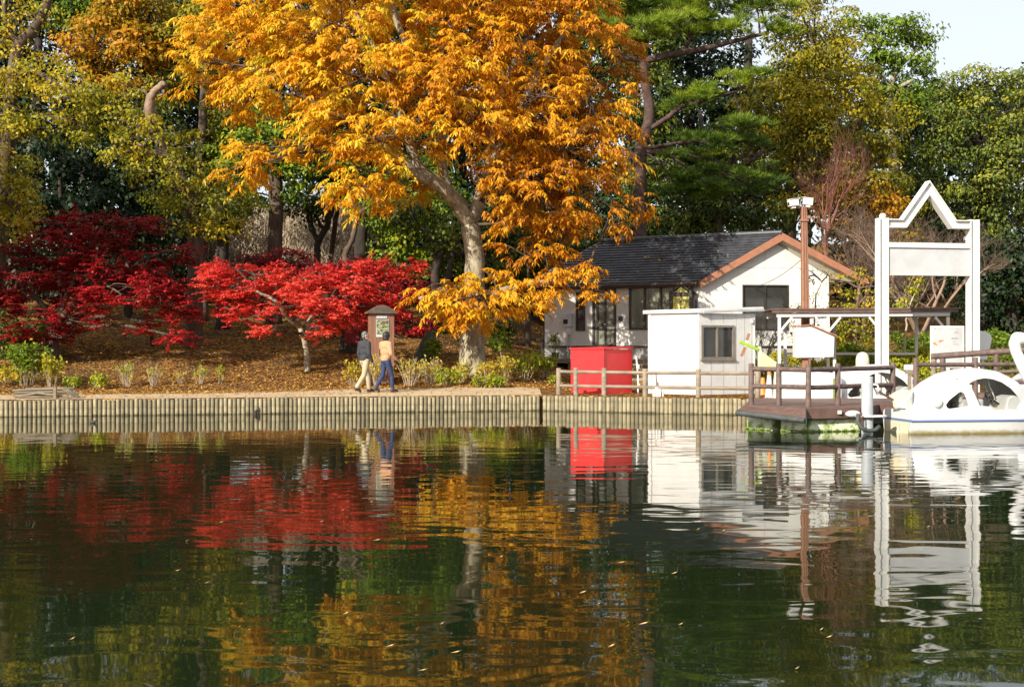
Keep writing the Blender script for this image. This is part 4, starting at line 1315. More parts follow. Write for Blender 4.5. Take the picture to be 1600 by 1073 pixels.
def make_swan():
    t = thing('swan_boat', 'white swan shaped pedal boat with long neck moored in front of the dock', 'pedal boat', (0, 0, 0))
    xs = [0, .04, .4, .9, 1.4, 1.9, 2.3, 2.7, 3.0, 3.25, 3.42, 3.5]

    def section(x, prof):
        w = hull_hw(x)
        return [(x, -w * k, z) for k, z in prof] + [(x, w * k, z) for k, z in reversed(prof)]
    lower = [(0.70, -.22), (0.88, -0.1), (0.93, .05), (0.985, .245)]
    build(loft([section(x, lower) for x in xs]), 'hull', M['gel_hull'], t, local=True, smooth=40)
    build(loft([section(x, [(1.0, .246), (1.022, .256), (1.022, .284), (1.0, .292)]) for x in [-.01] + xs]), 'stripe', M['gel_blue'], t, local=True, smooth=40)
    upper = [(0.985, .293), (0.975, .36), (0.94, .43), (0.84, .475)]
    build(loft([section(x, upper) for x in xs]), 'deck', M['gel'], t, local=True, smooth=60)
    mb = MB().prism([(-.012, -.52, -.15), (-.012, .52, -.15), (-.012, .60, .235), (-.012, -.60, .235)], (-.012, 0, 0))
    build(mb, 'transom', M['gel_cream'], t, local=True)  # cream colour stands in for the shade under the stern overhang
    mb = MB().tube([(-.05, -.16, .2), (-.06, -.16, .0), (-.05, -.16, -.2)], [.016, .028, .016], 8)
    mb.box((-.04, -.16, -.02), (.03, .05, .1))
    build(mb, 'rudder', M['gel_cream'], t, local=True)
    # canopy shell with window openings cut through it
    top = [(0.10, .50), (0.28, .83), (0.45, .92), (0.66, 1.06), (0.97, 1.23), (1.35, 1.32), (1.72, 1.335), (2.1, 1.28), (2.47, 1.11), (2.75, .90), (2.95, .70), (3.06, .52)]
    tx, tz = [a for a, b in top], [b for a, b in top]
    NX, NT = 46, 26

    def shell(off):
        rings = []
        for i in range(NX):
            x = 0.10 + off + (3.06 - 0.10 - 2 * off) * i / (NX - 1)
            zt_ = float(np.interp(x, tx, tz)) - off
            wv = (0.62 - off) * min(1, 0.45 + (x - .1) * .9) * min(1, .5 + (3.1 - x) * .62)
            base = 0.44
            ring = []
            for k in range(NT + 1):
                th = math.pi * k / NT
                c, s = math.cos(th), max(0.0, math.sin(th))
                ring.append((x, -wv * math.copysign(abs(c) ** 0.62, c), base + max(zt_ - base, .02) * s ** 0.72))
            rings.append(ring)
        return rings
    outer, inner = shell(0.0), shell(0.03)
    mb = MB()
    n = NT + 1
    for r in outer + inner:
        mb.v += r
    oi = NX * n
    for i in range(NX - 1):
        for k in range(n - 1):
            a = i * n + k
            mb.f.append((a, a + n, a + n + 1, a + 1))
            mb.f.append((oi + a, oi + a + 1, oi + a + n + 1, oi + a + n))
        for k in (0, n - 1):
            a = i * n + k
            f = (a, oi + a, oi + a + n, a + n)
            mb.f.append(f if k == 0 else f[::-1])
    for i in (0, NX - 1):
        for k in range(n - 1):
            a = i * n + k
            f = (a, a + 1, oi + a + 1, oi + a)
            mb.f.append(f if i == 0 else f[::-1])
    sh = build(mb, 'canopy', M['gel'], None)

    def outward(o):
        bm = bmesh.new()
        bm.from_mesh(o.data)
        bmesh.ops.remove_doubles(bm, verts=bm.verts, dist=1e-5)
        bmesh.ops.recalc_face_normals(bm, faces=bm.faces)
        bm.to_mesh(o.data)
        bm.free()
    outward(sh)
    win = [bxz(*q) for q in ((1480, 636.5), (1478.5, 632), (1484, 625), (1500, 613.5), (1504.5, 611.8), (1509.5, 615), (1514, 625), (1516, 634), (1500, 636.5), (1484, 638.5))]
    door = [bxz(*q) for q in ((1519, 599.5), (1526, 595.5), (1536, 592.5), (1547, 591), (1560, 592.5), (1574, 597.5), (1588, 607), (1601, 622), (1608, 634), (1612, 645), (1612, 655), (1566, 655), (1560, 643), (1552, 635.5), (1534, 634))]
    cutters = []
    for poly in (win, door):
        c = build(MB().prism([(a, -1.2, b) for a, b in poly], (0, 2.4, 0)), 'cutter', M['gel'])
        outward(c)
        b_ = sh.modifiers.new('cut', 'BOOLEAN')
        b_.operation, b_.object, b_.solver = 'DIFFERENCE', c, 'EXACT'
        cutters.append(c)
    me = eval_mesh(sh, 'canopy')
    for o in cutters + [sh]:
        d_ = o.data
        bpy.data.objects.remove(o)
        bpy.data.meshes.remove(d_)
    me.polygons.foreach_set('use_smooth', [True] * len(me.polygons))
    me.set_sharp_from_angle(angle=math.radians(38))
    me.materials.clear()
    me.materials.append(M['gel'])
    link('canopy', me, t)
    # tail
    def tail(dx, m, nm, k):
        rings = []
        for i in range(11):
            f = i / 10
            ring = []
            for j_ in range(17):
                q = -1 + j_ / 8
                w = (.36 + .09 * f) * k
                ring.append((.16 - .20 * f + .10 * f * f + .22 * (1 - q * q) + dx, w * q, .45 + (.42 * f) * (1 - .30 * abs(q) ** 5) * (1.0 if k == 1 else .97)))
            rings.append(ring)
        o = build(loft(rings, closed=False), nm, m, t, local=True, smooth='all')
        s_ = o.modifiers.new('thick', 'SOLIDIFY')
        s_.thickness, s_.offset = .03, 0
        return o
    tail(0, M['gel'], 'tail', 1.0)
    tail(-.032, M['gel_cream'], 'tail_shading', .94)  # cream sheet stands in for the shading inside the curved tail
    # neck and head: one continuous shape
    nk = MB()
    path = [(3.22, .55, .21), (3.12, .82, .17), (2.97, 1.10, .145), (2.79, 1.40, .125), (2.66, 1.66, .115), (2.62, 1.84, .125), (2.68, 1.95, .145)]
    for (x0, z0, r0), (x1, z1, r1) in zip(path[:-1], path[1:]):
        nk.capsule((x0, 0, z0), (x1, 0, z1), r0, r1, 14)
    nk.ball((2.74, 0, 1.945), (.19, .14, .145), 16, 10)
    nk.ball((3.05, 0, .62), (.34, .36, .26), 16, 10)
    fuse(nk, 'neck', M['gel'], t, 0.018, 6)
    bk = MB().capsule((2.88, 0, 1.90), (3.16, 0, 1.80), .085, .035, 12)
    build(bk, 'beak', M['orange'], t, local=True, smooth='all')
    for s in (-1, 1):
        build(MB().ball((2.83, s * .122, 1.985), (.022, .012, .022), 8, 6), 'eye', M['black'], t, local=True, smooth='all')
    for s in (-1, 1):                                   # round wing bulge by the bow, and porthole boss
        build(MB().ball((2.72, s * .50, .50), (.34, .12, .20), 18, 10), 'wing', M['gel'], t, local=True, smooth='all')
        x_, z_ = bxz(1464, 628)
        build(MB().tube([(x_, s * .60, z_), (x_, s * .655, z_), (x_, s * .665, z_)], [.10, .10, .085], 20), 'boss', M['gel'], t, local=True, smooth=50)
        st = MB().box((1.42, s * .27, .60), (.5, .44, .2))
        seat = build(st, 'seat', M['gel_grey'], t, local=True, bev=.04)
        build(MB().prism([(1.14, s * .27 - .22, .62), (1.24, s * .27 - .22, .62), (1.10, s * .27 - .22, 1.15), (1.02, s * .27 - .22, 1.13)], (0, .44, 0)), 'backrest', M['gel_grey'], seat, local=True, bev=.03)
    build(MB().prism([(2.12, -.52, .45), (2.55, -.52, .45), (2.5, -.52, .72), (2.3, -.52, .78), (2.18, -.52, .72)], (0, 1.04, 0)), 'dashboard', M['gel_grey'], t, local=True, bev=.03)
    wh = MB()
    c = Vector((1.93, -.22, .72))
    ax = Matrix.Rotation(math.radians(55), 3, 'Y')
    wh.tube([c + ax @ Vector((math.cos(k * math.pi / 10) * .12, math.sin(k * math.pi / 10) * .12, 0)) for k in range(21)], .016, 8, caps=False)
    for k in range(3):
        a = k * 2.094
        wh.tube([c, c + ax @ Vector((math.cos(a) * .12, math.sin(a) * .12, 0))], .012, 6)
    wh.tube([c, c + Vector((.22, 0, -.14))], .018, 8)
    build(wh, 'steering_wheel', M['black'], t, local=True, smooth='all')
    for x0 in (2.02,):
        for s in (-1, 1):
            build(MB().tube([(x0 - .1, s * .1, 1.27), (x0 - .02, s * .1, .95), (x0 + .1, s * .1, .70)], .018, 8), 'stay', M['gel'], t, local=True, smooth='all')
    build(MB().box((1.7, 0, .472), (2.0, .9, .012)), 'floor', M['gel_cream'], t, local=True)
    return t


swan = make_swan()
swan.location = (8.03, 26.69, 0.0)
swan.rotation_euler = (0, 0, math.radians(8))
s2 = copy_tree(swan)
s2.location = (PX(1556, 32.7), 32.75, 0.0)
s2.rotation_euler = (0, 0, math.radians(3))
s2['label'] = 'white swan boat behind the dock at the right edge, mostly hidden by rails'
s3 = copy_tree(swan)
s3.location = (PX(1268, 32.4), 32.55, 0.0)
s3.rotation_euler = (0, 0, math.radians(4))
s3['label'] = 'white pedal boat without a neck behind the near dock railing'
s3['category'] = 'pedal boat'
s3.name = 'pedal_boat'
for ch in list(s3.children):
    if ch.name.split('.')[0] in ('neck', 'beak', 'eye'):
        bpy.data.objects.remove(ch)
for o in (swan, s2, s3):
    o['group'] = 'pedal boats at the dock'
dm = MB().tube([(1.36, 0, 1.28), (1.36, 0, 1.46), (1.36, 0, 1.56), (1.36, 0, 1.62), (1.36, 0, 1.64)], [.17, .165, .14, .09, .02], 18)
build(dm, 'vent_dome', M['gel_cream'], s3, local=True, smooth='all')

ub = thing('upturned_boat', 'white boat hull with greenish shade put into its colour, seen through the left dock railing', 'boat', (PX(1264, 31.9), 32.2, 0))
M['shade_green'] = mat('green_shade_white', (0.46, 0.54, 0.36), (0.78, 0.78, 0.74), 0.4, 1.0, contrast=(0.30, 0.42))  # greenish patches stand in for shadow and reflection on the hull
ring = lambda x, k: [(x, -.55 * k, .30), (x, -.62 * k, .55), (x, -.60 * k, .98 * (.8 + .2 * k)), (x, -.48 * k, 1.14 * (.8 + .2 * k)), (x, .48 * k, 1.14 * (.8 + .2 * k)), (x, .60 * k, .98 * (.8 + .2 * k)), (x, .62 * k, .55), (x, .55 * k, .30)]
build(loft([ring(-.72, .92), ring(-.66, 1), ring(.2, 1), ring(.6, .94), ring(.78, .8)]), 'hull', M['shade_green'], ub, local=True, bev=.04)
build(loft([[(a, b * .98, c * .5 - .2) for a, b, c in ring(x, k)] for x, k in ((-.72, .92), (-.66, 1), (.2, 1), (.6, .94), (.78, .8))]), 'keel', M['shade_green'], ub, local=True)
build(MB().tube([(.55, -.62, .3), (.55, -.63, 1.0)], .035, 8), 'stripe', M['weed'], ub, local=True)

# ------------------------------------------------------------------ walkers
def limb(mb, pts, rad, n=14):
    for a, b, r0, r1 in zip(pts[:-1], pts[1:], rad[:-1], rad[1:]):
        mb.capsule(a, b, r0, r1, n)


def hand(mb, wrist, fwd, down, side):
    """palm, four unequal bent fingers and a thumb; fwd = finger direction, side = thumb side"""
    w, f, dn, sd = Vector(wrist), Vector(fwd).normalized(), Vector(down).normalized(), Vector(side).normalized()
    pc = w + f * .055
    Mx = Matrix((f, sd, f.cross(sd))).transposed()
    mb.ball(pc, (.052, .042, .019), 12, 8, M=Mx)
    for i, L in enumerate((.062, .072, .068, .054)):
        r = w + f * .092 + sd * (.030 - .020 * i)
        k = r + f * L * .5 + dn * .006
        e = k + f * L * .42 + dn * .022
        limb(mb, [r - f * .02, r, k, e], [.0095, .0095, .0085, .0075], 8)
    b = w + f * .03 + sd * .034
    k = b + f * .03 + sd * .026
    limb(mb, [w + f * .02 + sd * .02, b, k, k + f * .03 + sd * .004], [.013, .0125, .0105, .0085], 8)


def person(label, loc, yaw, pose, cloth, hair, female=False, scale=1.0, turn=0.0):
    t = thing('person', label, 'person', loc, rz=yaw)
    t.scale = (scale, scale, scale)
    J = {k: Vector(v_) for k, v_ in pose.items()}
    b = MB()
    sh = .185 if not female else .17
    # torso and legs of the body
    b.ball((0, 0, .93), (.115, .155, .13), 16, 10)
    b.ball((.0, 0, 1.10), (.105, .14, .16), 16, 10)
    b.ball((.0, 0, 1.27), (.12, .165, .17), 16, 10)
    b.capsule((-.01, -sh + .03, 1.39), (-.01, sh - .03, 1.39), .06, .06)
    b.capsule((0, 0, 1.40), (.018, 0, 1.50), .056, .052)
    hc_ = Vector((.03, 0, 1.60))
    R = Matrix.Rotation(turn, 3, 'Z')
    hp = lambda x, y, z: hc_ + R @ Vector((x, y, z))
    b.ball(hp(-.008, 0, .018), (.098, .077, .108), 16, 12, M=R)
    b.ball(hp(.028, 0, -.052), (.062, .056, .062), 14, 10, M=R)
    b.capsule(hp(.086, 0, .012), hp(.106, 0, -.018), .011, .015, 8)      # nose
    b.ball(hp(.074, 0, -.058), (.018, .026, .008), 8, 6, M=R)            # mouth
    b.ball(hp(.068, 0, -.088), (.022, .026, .018), 8, 6, M=R)            # chin
    b.ball(hp(.07, 0, .030), (.026, .05, .010), 8, 6, M=R)               # brow
    for s in (-1, 1):
        b.ball(hp(-.006, s * .079, -.004), (.022, .012, .033), 8, 6, M=R)
    for s, q in ((-1, 'r'), (1, 'l')):
        limb(b, [(0, s * .085, .90), J[q + 'knee'], J[q + 'ank']], [.085, .056, .040])
        limb(b, [J[q + 'ank'] + Vector((-.02, 0, -.03)), J[q + 'toe']], [.042, .032])
        limb(b, [(-.01, s * sh, 1.39), J[q + 'elb'], J[q + 'wri']], [.052, .040, .028])
        d = (J[q + 'hnd'] - J[q + 'wri']).normalized()
        inn = Vector((0, -s, 0))
        hand(b, J[q + 'wri'], d, inn if d.z < -.6 else Vector((0, 0, -1)), Vector((1, 0, .15)) if d.z < -.6 else inn)
    body = fuse(b, 'body', M['skin'], t, .0085, 3)
    for s in (-1, 1):
        build(MB().ball(hp(.077, s * .031, .012), (.010, .011, .009), 8, 6), 'eye', M['black'], t, local=True, smooth='all')
    # jacket
    j = MB()
    j.ball((0, 0, 1.02), (.138, .185, .13), 16, 10)
    j.ball((-.005, 0, 1.17), (.142, .188, .19), 16, 10)
    j.ball((-.005, 0, 1.30), (.142, .195, .155), 16, 10)
    j.tube([(0, 0, .905), (0, 0, 1.0)], [.150, .155], 18)
    j.capsule((-.012, -sh + .015, 1.395), (-.012, sh - .015, 1.395), .075, .075)
    j.capsule((0, 0, 1.43), (.008, 0, 1.475), .078, .068)
    for s, q in ((-1, 'r'), (1, 'l')):
        limb(j, [(-.01, s * sh, 1.39), J[q + 'elb'], J[q + 'wri'].lerp(J[q + 'elb'], .06)], [.076, .062, .047])
    fuse(j, 'jacket', M[cloth[0]], t, .012, 3)
    p = MB()
    p.ball((0, 0, .91), (.128, .168, .12), 16, 10)
    for s, q in ((-1, 'r'), (1, 'l')):
        an = J[q + 'ank'] + Vector((0, 0, .02))
        limb(p, [(0, s * .082, .89), J[q + 'knee'], an], [.102, .073, .062] if not female else [.098, .062, .050])
    fuse(p, 'trousers', M[cloth[1]], t, .012, 3)
    for s, q in ((-1, 'r'), (1, 'l')):
        f = MB()
        a, e = J[q + 'ank'], J[q + 'toe']
        limb(f, [a + Vector((-.045, 0, -.035)), a.lerp(e, .5) + Vector((0, 0, .005)), e], [.046, .050, .040])
        f.capsule(a + Vector((-.012, 0, .02)), a + Vector((-.02, 0, -.02)), .047, .047)
        fuse(f, 'shoe', M['shoe'], t, .011, 2)
    h = MB()
    if hair == 'short':
        h.ball(hp(-.022, 0, .036), (.098, .084, .104), 18, 12, M=R)
        h.ball(hp(-.05, 0, -.02), (.062, .078, .075), 14, 10, M=R)
        fuse(h, 'hair', M['hair_grey'], t, .010, 3)
    else:
        h.ball(hp(-.022, 0, .030), (.118, .102, .125), 18, 12, M=R)
        h.ball(hp(-.045, 0, -.05), (.090, .095, .085), 14, 10, M=R)
        fuse(h, 'hair', M['hair_dark'], t, .010, 3)
    return t


pose1 = dict(rknee=(-.10, -.10, .49), rank=(-.36, -.11, .14), rtoe=(-.25, -.12, .038), lknee=(.19, .095, .48), lank=(.22, .09, .085), ltoe=(.38, .09, .033),
             relb=(-.045, -.255, 1.10), rwri=(.075, -.25, .87), rhnd=(.12, -.245, .79), lelb=(-.02, .25, 1.10), lwri=(.05, .25, .87), lhnd=(.09, .24, .78))
pose2 = dict(rknee=(.15, -.09, .475), rank=(.17, -.09, .085), rtoe=(.33, -.10, .033), lknee=(-.03, .095, .49), lank=(-.29, .09, .14), ltoe=(-.19, .09, .038),
             relb=(-.03, -.255, 1.11), rwri=(.175, -.27, .935), rhnd=(.26, -.265, .885), lelb=(.02, .24, 1.10), lwri=(.16, .21, .93), lhnd=(.24, .19, .89))
w1 = P(570, 600, 35.75)
w2 = P(603, 600, 35.78)
person('person in dark jacket and pale khaki trousers striding along the path, short greying hair', (w1.x, w1.y, ground_z(w1.x, w1.y) + .008), math.radians(44), pose1, ('jacket_dark', 'khaki'), 'short', scale=.985, turn=math.radians(-30))
person('person in tan jacket and blue jeans walking ahead, dark hair, facing the poster', (w2.x, w2.y, ground_z(w2.x, w2.y) + .008), math.radians(46), pose2, ('jacket_tan', 'denim'), 'bob', True, scale=.975, turn=math.radians(2))

# ------------------------------------------------------------------ poster kiosk behind the walkers
KD = 38.2
kg = on_ground(597, KD)
ki = thing('poster_kiosk', 'brown wooden poster kiosk with dark arched roof behind the two walkers', 'kiosk', kg)
ka = math.radians(14)
kx, ky = Vector((math.cos(ka), math.sin(ka), 0)), Vector((-math.sin(ka), math.cos(ka), 0))
kh = PZ(489, KD)
KW = .365
def kp(a, b, z):
    p = kg + kx * a + ky * b
    return Vector((p.x, p.y, z))
nb_ = 7
for i in range(nb_):                                           # upright boards
    a0, a1 = -KW + 2 * KW * i / nb_ + .003, -KW + 2 * KW * (i + 1) / nb_ - .003
    build(MB().prism([kp(a0, 0, kg.z - .1), kp(a1, 0, kg.z - .1), kp(a1, 0, kh), kp(a0, 0, kh)], ky * .03), 'board', M['kiosk_wood'], ki)
build(MB().prism([kp(-KW, .031, kg.z - .1), kp(KW, .031, kg.z - .1), kp(KW, .031, kh), kp(-KW, .031, kh)], ky * .40), 'body', M['kiosk_wood'], ki)
prof = [(-.48, 0), (-.44, .06), (-.34, .10), (-.22, .19), (-.1, .245), (0, .26), (.1, .245), (.22, .19), (.34, .10), (.44, .06), (.48, .0)]
build(MB().prism([kp(a, -.10, kh - .02 + z) for a, z in prof], ky * .62), 'roof', M['kiosk_roof'], ki, bev=.01)
build(MB().prism([kp(-.17, -.02, PZ(497.3, KD)), kp(.15, -.02, PZ(497.3, KD)), kp(.15, -.02, PZ(493.7, KD)), kp(-.17, -.02, PZ(493.7, KD))], ky * .018), 'name_strip', M['white_board'], ki)
for i, a in enumerate((-.14, -.10, -.065, -.02, .02, .075, .11)):
    build(MB().prism([kp(a, -.024, PZ(496.6, KD)), kp(a + .02, -.024, PZ(496.6, KD)), kp(a + .02, -.024, PZ(494.6, KD)), kp(a, -.024, PZ(494.6, KD))], ky * .003), 'printed_mark', M['pale_grey'], ki)
pz0_, pz1_ = PZ(526.5, KD), PZ(499, KD)
build(MB().prism([kp(-.18, -.02, pz0_), kp(.20, -.02, pz0_), kp(.20, -.02, pz1_), kp(-.18, -.02, pz1_)], ky * .018), 'poster_sheet', M['white_board'], ki)
M['poster'] = mat('poster_print', (0.03, 0.05, 0.02), (0.30, 0.33, 0.2), 0.5, 7, detail=3, stretch=(1, 1, 1.8), contrast=(0.42, 0.6))
build(MB().prism([kp(-.168, -.024, pz0_ + .075), kp(.188, -.024, pz0_ + .075), kp(.188, -.024, pz1_ - .012), kp(-.168, -.024, pz1_ - .012)], ky * .003), 'poster_picture', M['poster'], ki)
arc = [kp(-.06 + .2 * k / 8, -.028, pz1_ - .13 + .08 * math.sin(k / 8 * math.pi)) for k in range(9)]
build(MB().tube(arc, .014, 6), 'poster_arch', M['barge'], ki)
build(MB().bar(kp(-.15, -.028, pz0_ + .24), kp(.17, -.028, pz0_ + .245), .004, .02), 'poster_band', M['sign_yellow'], ki)
build(MB().bar(kp(-.13, -.028, pz0_ + .25), kp(-.02, -.028, pz0_ + .10), .004, .02), 'poster_band', M['white_board'], ki)

# ------------------------------------------------------------------ little things on the bank
so = G(664, 560)
st_ = thing('stone', 'dark mossy green upright pointed stone behind the dry shrubs', 'stone', so)
mb = MB()
prof = [(1.0, 0), (.92, .25), (.72, .55), (.42, .85), (.16, 1.02), (.03, 1.06)]
for z_k, (k, z) in enumerate(prof):
    mb.v += [(so.x + .42 * k * math.cos(a) * (1 + .1 * math.sin(3 * a + z_k)) + .16 * z, so.y + .25 * k * math.sin(a), so.z - .1 + z) for a in [2 * math.pi * i / 12 for i in range(12)]]
for i in range(len(prof) - 1):
    for k in range(12):
        mb.f.append((i * 12 + k, i * 12 + (k + 1) % 12, (i + 1) * 12 + (k + 1) % 12, (i + 1) * 12 + k))
mb.f.append(tuple(60 + k for k in range(12)))
build(mb, 'rock', M['stone_green'], st_, smooth='all')
# stack of poles at the left end of the path
wp = thing('wood_stack', 'low stack of old grey poles beside the wall at the far left of the path', 'wood stack', bankpt(75, .5))
for (x0, y0, x1, y1, dd) in ((20, 610, 100, 607.5, .9), (22, 613.5, 118, 612, .75), (20, 617.5, 108, 618.5, .6), (30, 620.5, 92, 620.5, .45), (26, 611.5, 122, 614.5, 1.0), (55, 614, 112, 620.5, .38), (98, 607.5, 116, 621, .5), (101, 607, 121, 621, .55), (105, 607.5, 125, 621, .6), (40, 607.2, 116, 606.8, 1.1), (24, 620.0, 70, 613.0, .5)):
    d0 = bankpt(75, dd).y
    zz = lambda py: max(PZ(py, d0), .47)
    a, b = Vector((PX(x0, d0), d0, zz(y0))), Vector((PX(x1, d0), d0, zz(y1)))
    build(MB().tube([a, a.lerp(b, .5) + Vector((0, 0, .01)), b], [.026, .03, .024], 8), 'pole', M['wood_grey'], wp, smooth=50)
a = bankpt(86, .2)
build(MB().box((a.x, a.y, .43 + .15), (.075, .075, .32)), 'post', M['wood_grey'], wp)
# dark red cloth stall / shrine flag and grey slabs behind the right maple
cl = thing('dark_box', 'dark upright box with a dark red cover in the shade behind the bright maple', 'box', G(548, 552))
q = cl.location
build(MB().prism([q + Vector((-.42, 0, -.1)), q + Vector((.40, 0, -.1)), q + Vector((.32, 0, 1.5)), q + Vector((-.25, 0, 1.55))], (0, .6, 0)), 'frame', M['bark_dark'], cl)
build(MB().prism([q + Vector((-.22, -.03, .35)), q + Vector((.30, -.03, .30)), q + Vector((.26, -.03, 1.5)), q + Vector((-.18, -.03, 1.52))], (0, .025, 0)), 'cover', M['cloth_red'], cl)
bn = thing('bench', 'low dark timber beam bench in the leaf litter left of the boat house', 'bench', G(815, 548))
q = bn.location
build(MB().box(q + Vector((0, 0, .40)), (1.9, .34, .08)), 'seat', M['bark_dark'], bn, bev=.01)
for s in (-1, 1):
    build(MB().box(q + Vector((s * .75, 0, .13)), (.12, .3, .46)), 'leg', M['bark_dark'], bn)
po = thing('wooden_post', 'dark wooden post standing in the litter left of the boat house corner', 'post', G(824, 541))
q = po.location
build(MB().tube([q - Vector((0, 0, .1)), q + Vector((0, 0, 1.5)), q + Vector((0, 0, 1.53))], [.13, .13, .1], 12), 'shaft', M['bark_brown'], po, smooth=50)
po = thing('wooden_post', 'short dark stump post on the shady slope between the two maples', 'post', G(237, 541))
q = po.location
build(MB().tube([q - Vector((0, 0, .1)), q + Vector((0, 0, .5)), q + Vector((0, 0, .52))], [.07, .07, .05], 12), 'shaft', M['bark_dark'], po, smooth=50)

# duck on the water, dead branch at the wall foot
dkp = P(145, 661, 3600 / 121.0)
du = thing('duck', 'small dark duck swimming near the wall at the left', 'duck', (dkp.x, dkp.y, 0))
mb = MB().ball((0, 0, .05), (.15, .075, .075), 14, 8)
mb.capsule((-.1, 0, .06), (-.2, 0, .115), .045, .018, 10)
mb.capsule((.11, 0, .06), (.155, 0, .17), .04, .03, 10)
mb.ball((.172, 0, .185), (.048, .036, .038), 10, 8)
mb.capsule((.21, 0, .178), (.255, 0, .168), .014, .01, 8)
fuse(mb, 'body', M['feather'], du, .012, 3)
du.scale = (.5, .5, .5)
br = thing('dead_branch', 'small dark snag sticking out of the water against the pile wall', 'branch', P(400, 645, 33.6).to_tuple()[:2] + (0,))
mb = MB().tube([(0, 0, -.2), (-.02, 0, .05), (0.03, 0, .12)], [.045, .05, .035], 8)
mb.tube([(0, 0, .09), (.05, 0, .115), (.085, 0, .13)], [.03, .028, .03], 8)
mb.tube([(.085, 0, .13), (.075, 0, .19)], [.026, .006], 6)
mb.tube([(.09, 0, .14), (.10, 0, -.1)], [.03, .02], 8)
fuse(mb, 'stub', M['bark_dark'], br, .012, 2)

# far house glimpsed through the left trees
fh = thing('house', 'distant pale house with beige roof glimpsed through the left maple', 'house', on_ground(40, 62))
q = fh.location
z0 = PZ(470, 62)
build(MB().box((q.x, q.y + 3, z0 + .8), (5.5, 5, 3.0)), 'wall', M['white_wall'], fh)
build(MB().prism([(q.x - 3.2, q.y, z0 + 2.2), (q.x + 3.2, q.y, z0 + 2.2), (q.x + 1.2, q.y + .0, z0 + 3.4), (q.x - 1.6, q.y, z0 + 3.4)], (0, 6, 0)), 'roof', M['gel_cream'], fh)
build(MB().box((q.x - 1.2, q.y + .49, z0 + .9), (1.2, .06, 1.1)), 'window', M['pale_blue'], fh)


# ------------------------------------------------------------------ vegetation
def leaves_mesh(name, C, A, N, L, W, T, m, parent=None, fold=0.18):
    """one four-cornered leaf per row: C base, A long axis, N normal, L length, W width, T tint"""
    n = len(C)
    A = A / (np.linalg.norm(A, axis=1, keepdims=True) + 1e-9)
    S = np.cross(A, N)
    S /= (np.linalg.norm(S, axis=1, keepdims=True) + 1e-9)
    Nn = np.cross(S, A)
    L, W = L[:, None], W[:, None]
    V = np.empty((n, 4, 3), np.float32)
    V[:, 0] = C
    V[:, 1] = C + A * L * .42 + S * W * .5 + Nn * W * fold
    V[:, 2] = C + A * L - Nn * L * .10
    V[:, 3] = C + A * L * .42 - S * W * .5 + Nn * W * fold
    if parent is not None:
        V -= np.array(ROOT.get(parent.name, (0, 0, 0)), np.float32)
    me = bpy.data.meshes.new(name)
    me.vertices.add(4 * n)
    me.loops.add(4 * n)
    me.polygons.add(n)
    me.vertices.foreach_set('co', V.ravel())
    me.loops.foreach_set('vertex_index', np.arange(4 * n, dtype=np.int32))
    me.polygons.foreach_set('loop_start', np.arange(0, 4 * n, 4, dtype=np.int32))
    at = me.attributes.new('tint', 'FLOAT', 'FACE')
    at.data.foreach_set('value', np.clip(T, 0.01, 0.99).astype(np.float32))
    me.materials.append(m)
    me.update()
    me.validate()
    return link(name, me, parent)


def unit(n):
    v = RNG.normal(size=(n, 3))
    return v / (np.linalg.norm(v, axis=1, keepdims=True) + 1e-9)


def clump_centres(blobs, cr, dens, d):
    """blobs in pixels (x, y, rx, ry, depth offset, tint) -> clump centres in metres"""
    out, tint, blob_c = [], [], []
    for b in blobs:
        px, py, rx, ry, dd = b[:5]
        tb = b[5] if len(b) > 5 else .5
        D_ = d + dd
        c = np.array(P(px, py, D_))
        r = np.array([rx / FPX * D_, min(max(rx, ry * .8), rx * 1.2) / FPX * D_ * .9, ry / FPX * D_])
        n = max(3, int(dens * 4.2 * (r[0] * r[2] + r[0] * r[1] + r[1] * r[2]) / 3 / cr ** 2))
        dirs = unit(n)
        rad = .35 + .65 * RNG.random(n) ** .45
        out.append(c + dirs * rad[:, None] * r)
        tint.append(np.full(n, tb) + RNG.normal(0, .14, n))
        blob_c.append(np.repeat(c[None], n, 0))
    return np.concatenate(out), np.concatenate(tint), np.concatenate(blob_c)


def crown_broad(CC, TT, BC, cr, per, L, W, flat=.6, droop=.35, jit=.10):
    k = len(CC)
    n = k * per
    idx = np.repeat(np.arange(k), per)
    dirs = unit(n)
    dirs[:, 2] = np.abs(dirs[:, 2]) * np.where(RNG.random(n) < .78, 1, -1)
    size = (cr * (.6 + .8 * RNG.random(k)))[idx]
    pos = dirs * (size * (.45 + .55 * RNG.random(n) ** .5) * np.where(RNG.random(n) < .1, 1.35, 1))[:, None]
    pos[:, 2] *= flat
    out = CC - BC
    out /= (np.linalg.norm(out, axis=1, keepdims=True) + 1e-6)
    nrm = dirs * .7 + out[idx] * .4 + np.array([0, 0, .55]) + RNG.normal(0, .38, (n, 3))
    ax = RNG.normal(0, 1, (n, 3)) + dirs * .8
    ax[:, 2] -= droop * 2
    nn = nrm / np.linalg.norm(nrm, axis=1, keepdims=True)
    ax -= nn * np.sum(ax * nn, 1, keepdims=True)
    ax[:, 2] -= droop
    return CC[idx] + pos, ax, nrm, L * (.7 + .6 * RNG.random(n)), W * (.7 + .6 * RNG.random(n)), TT[idx] + RNG.normal(0, jit, n)


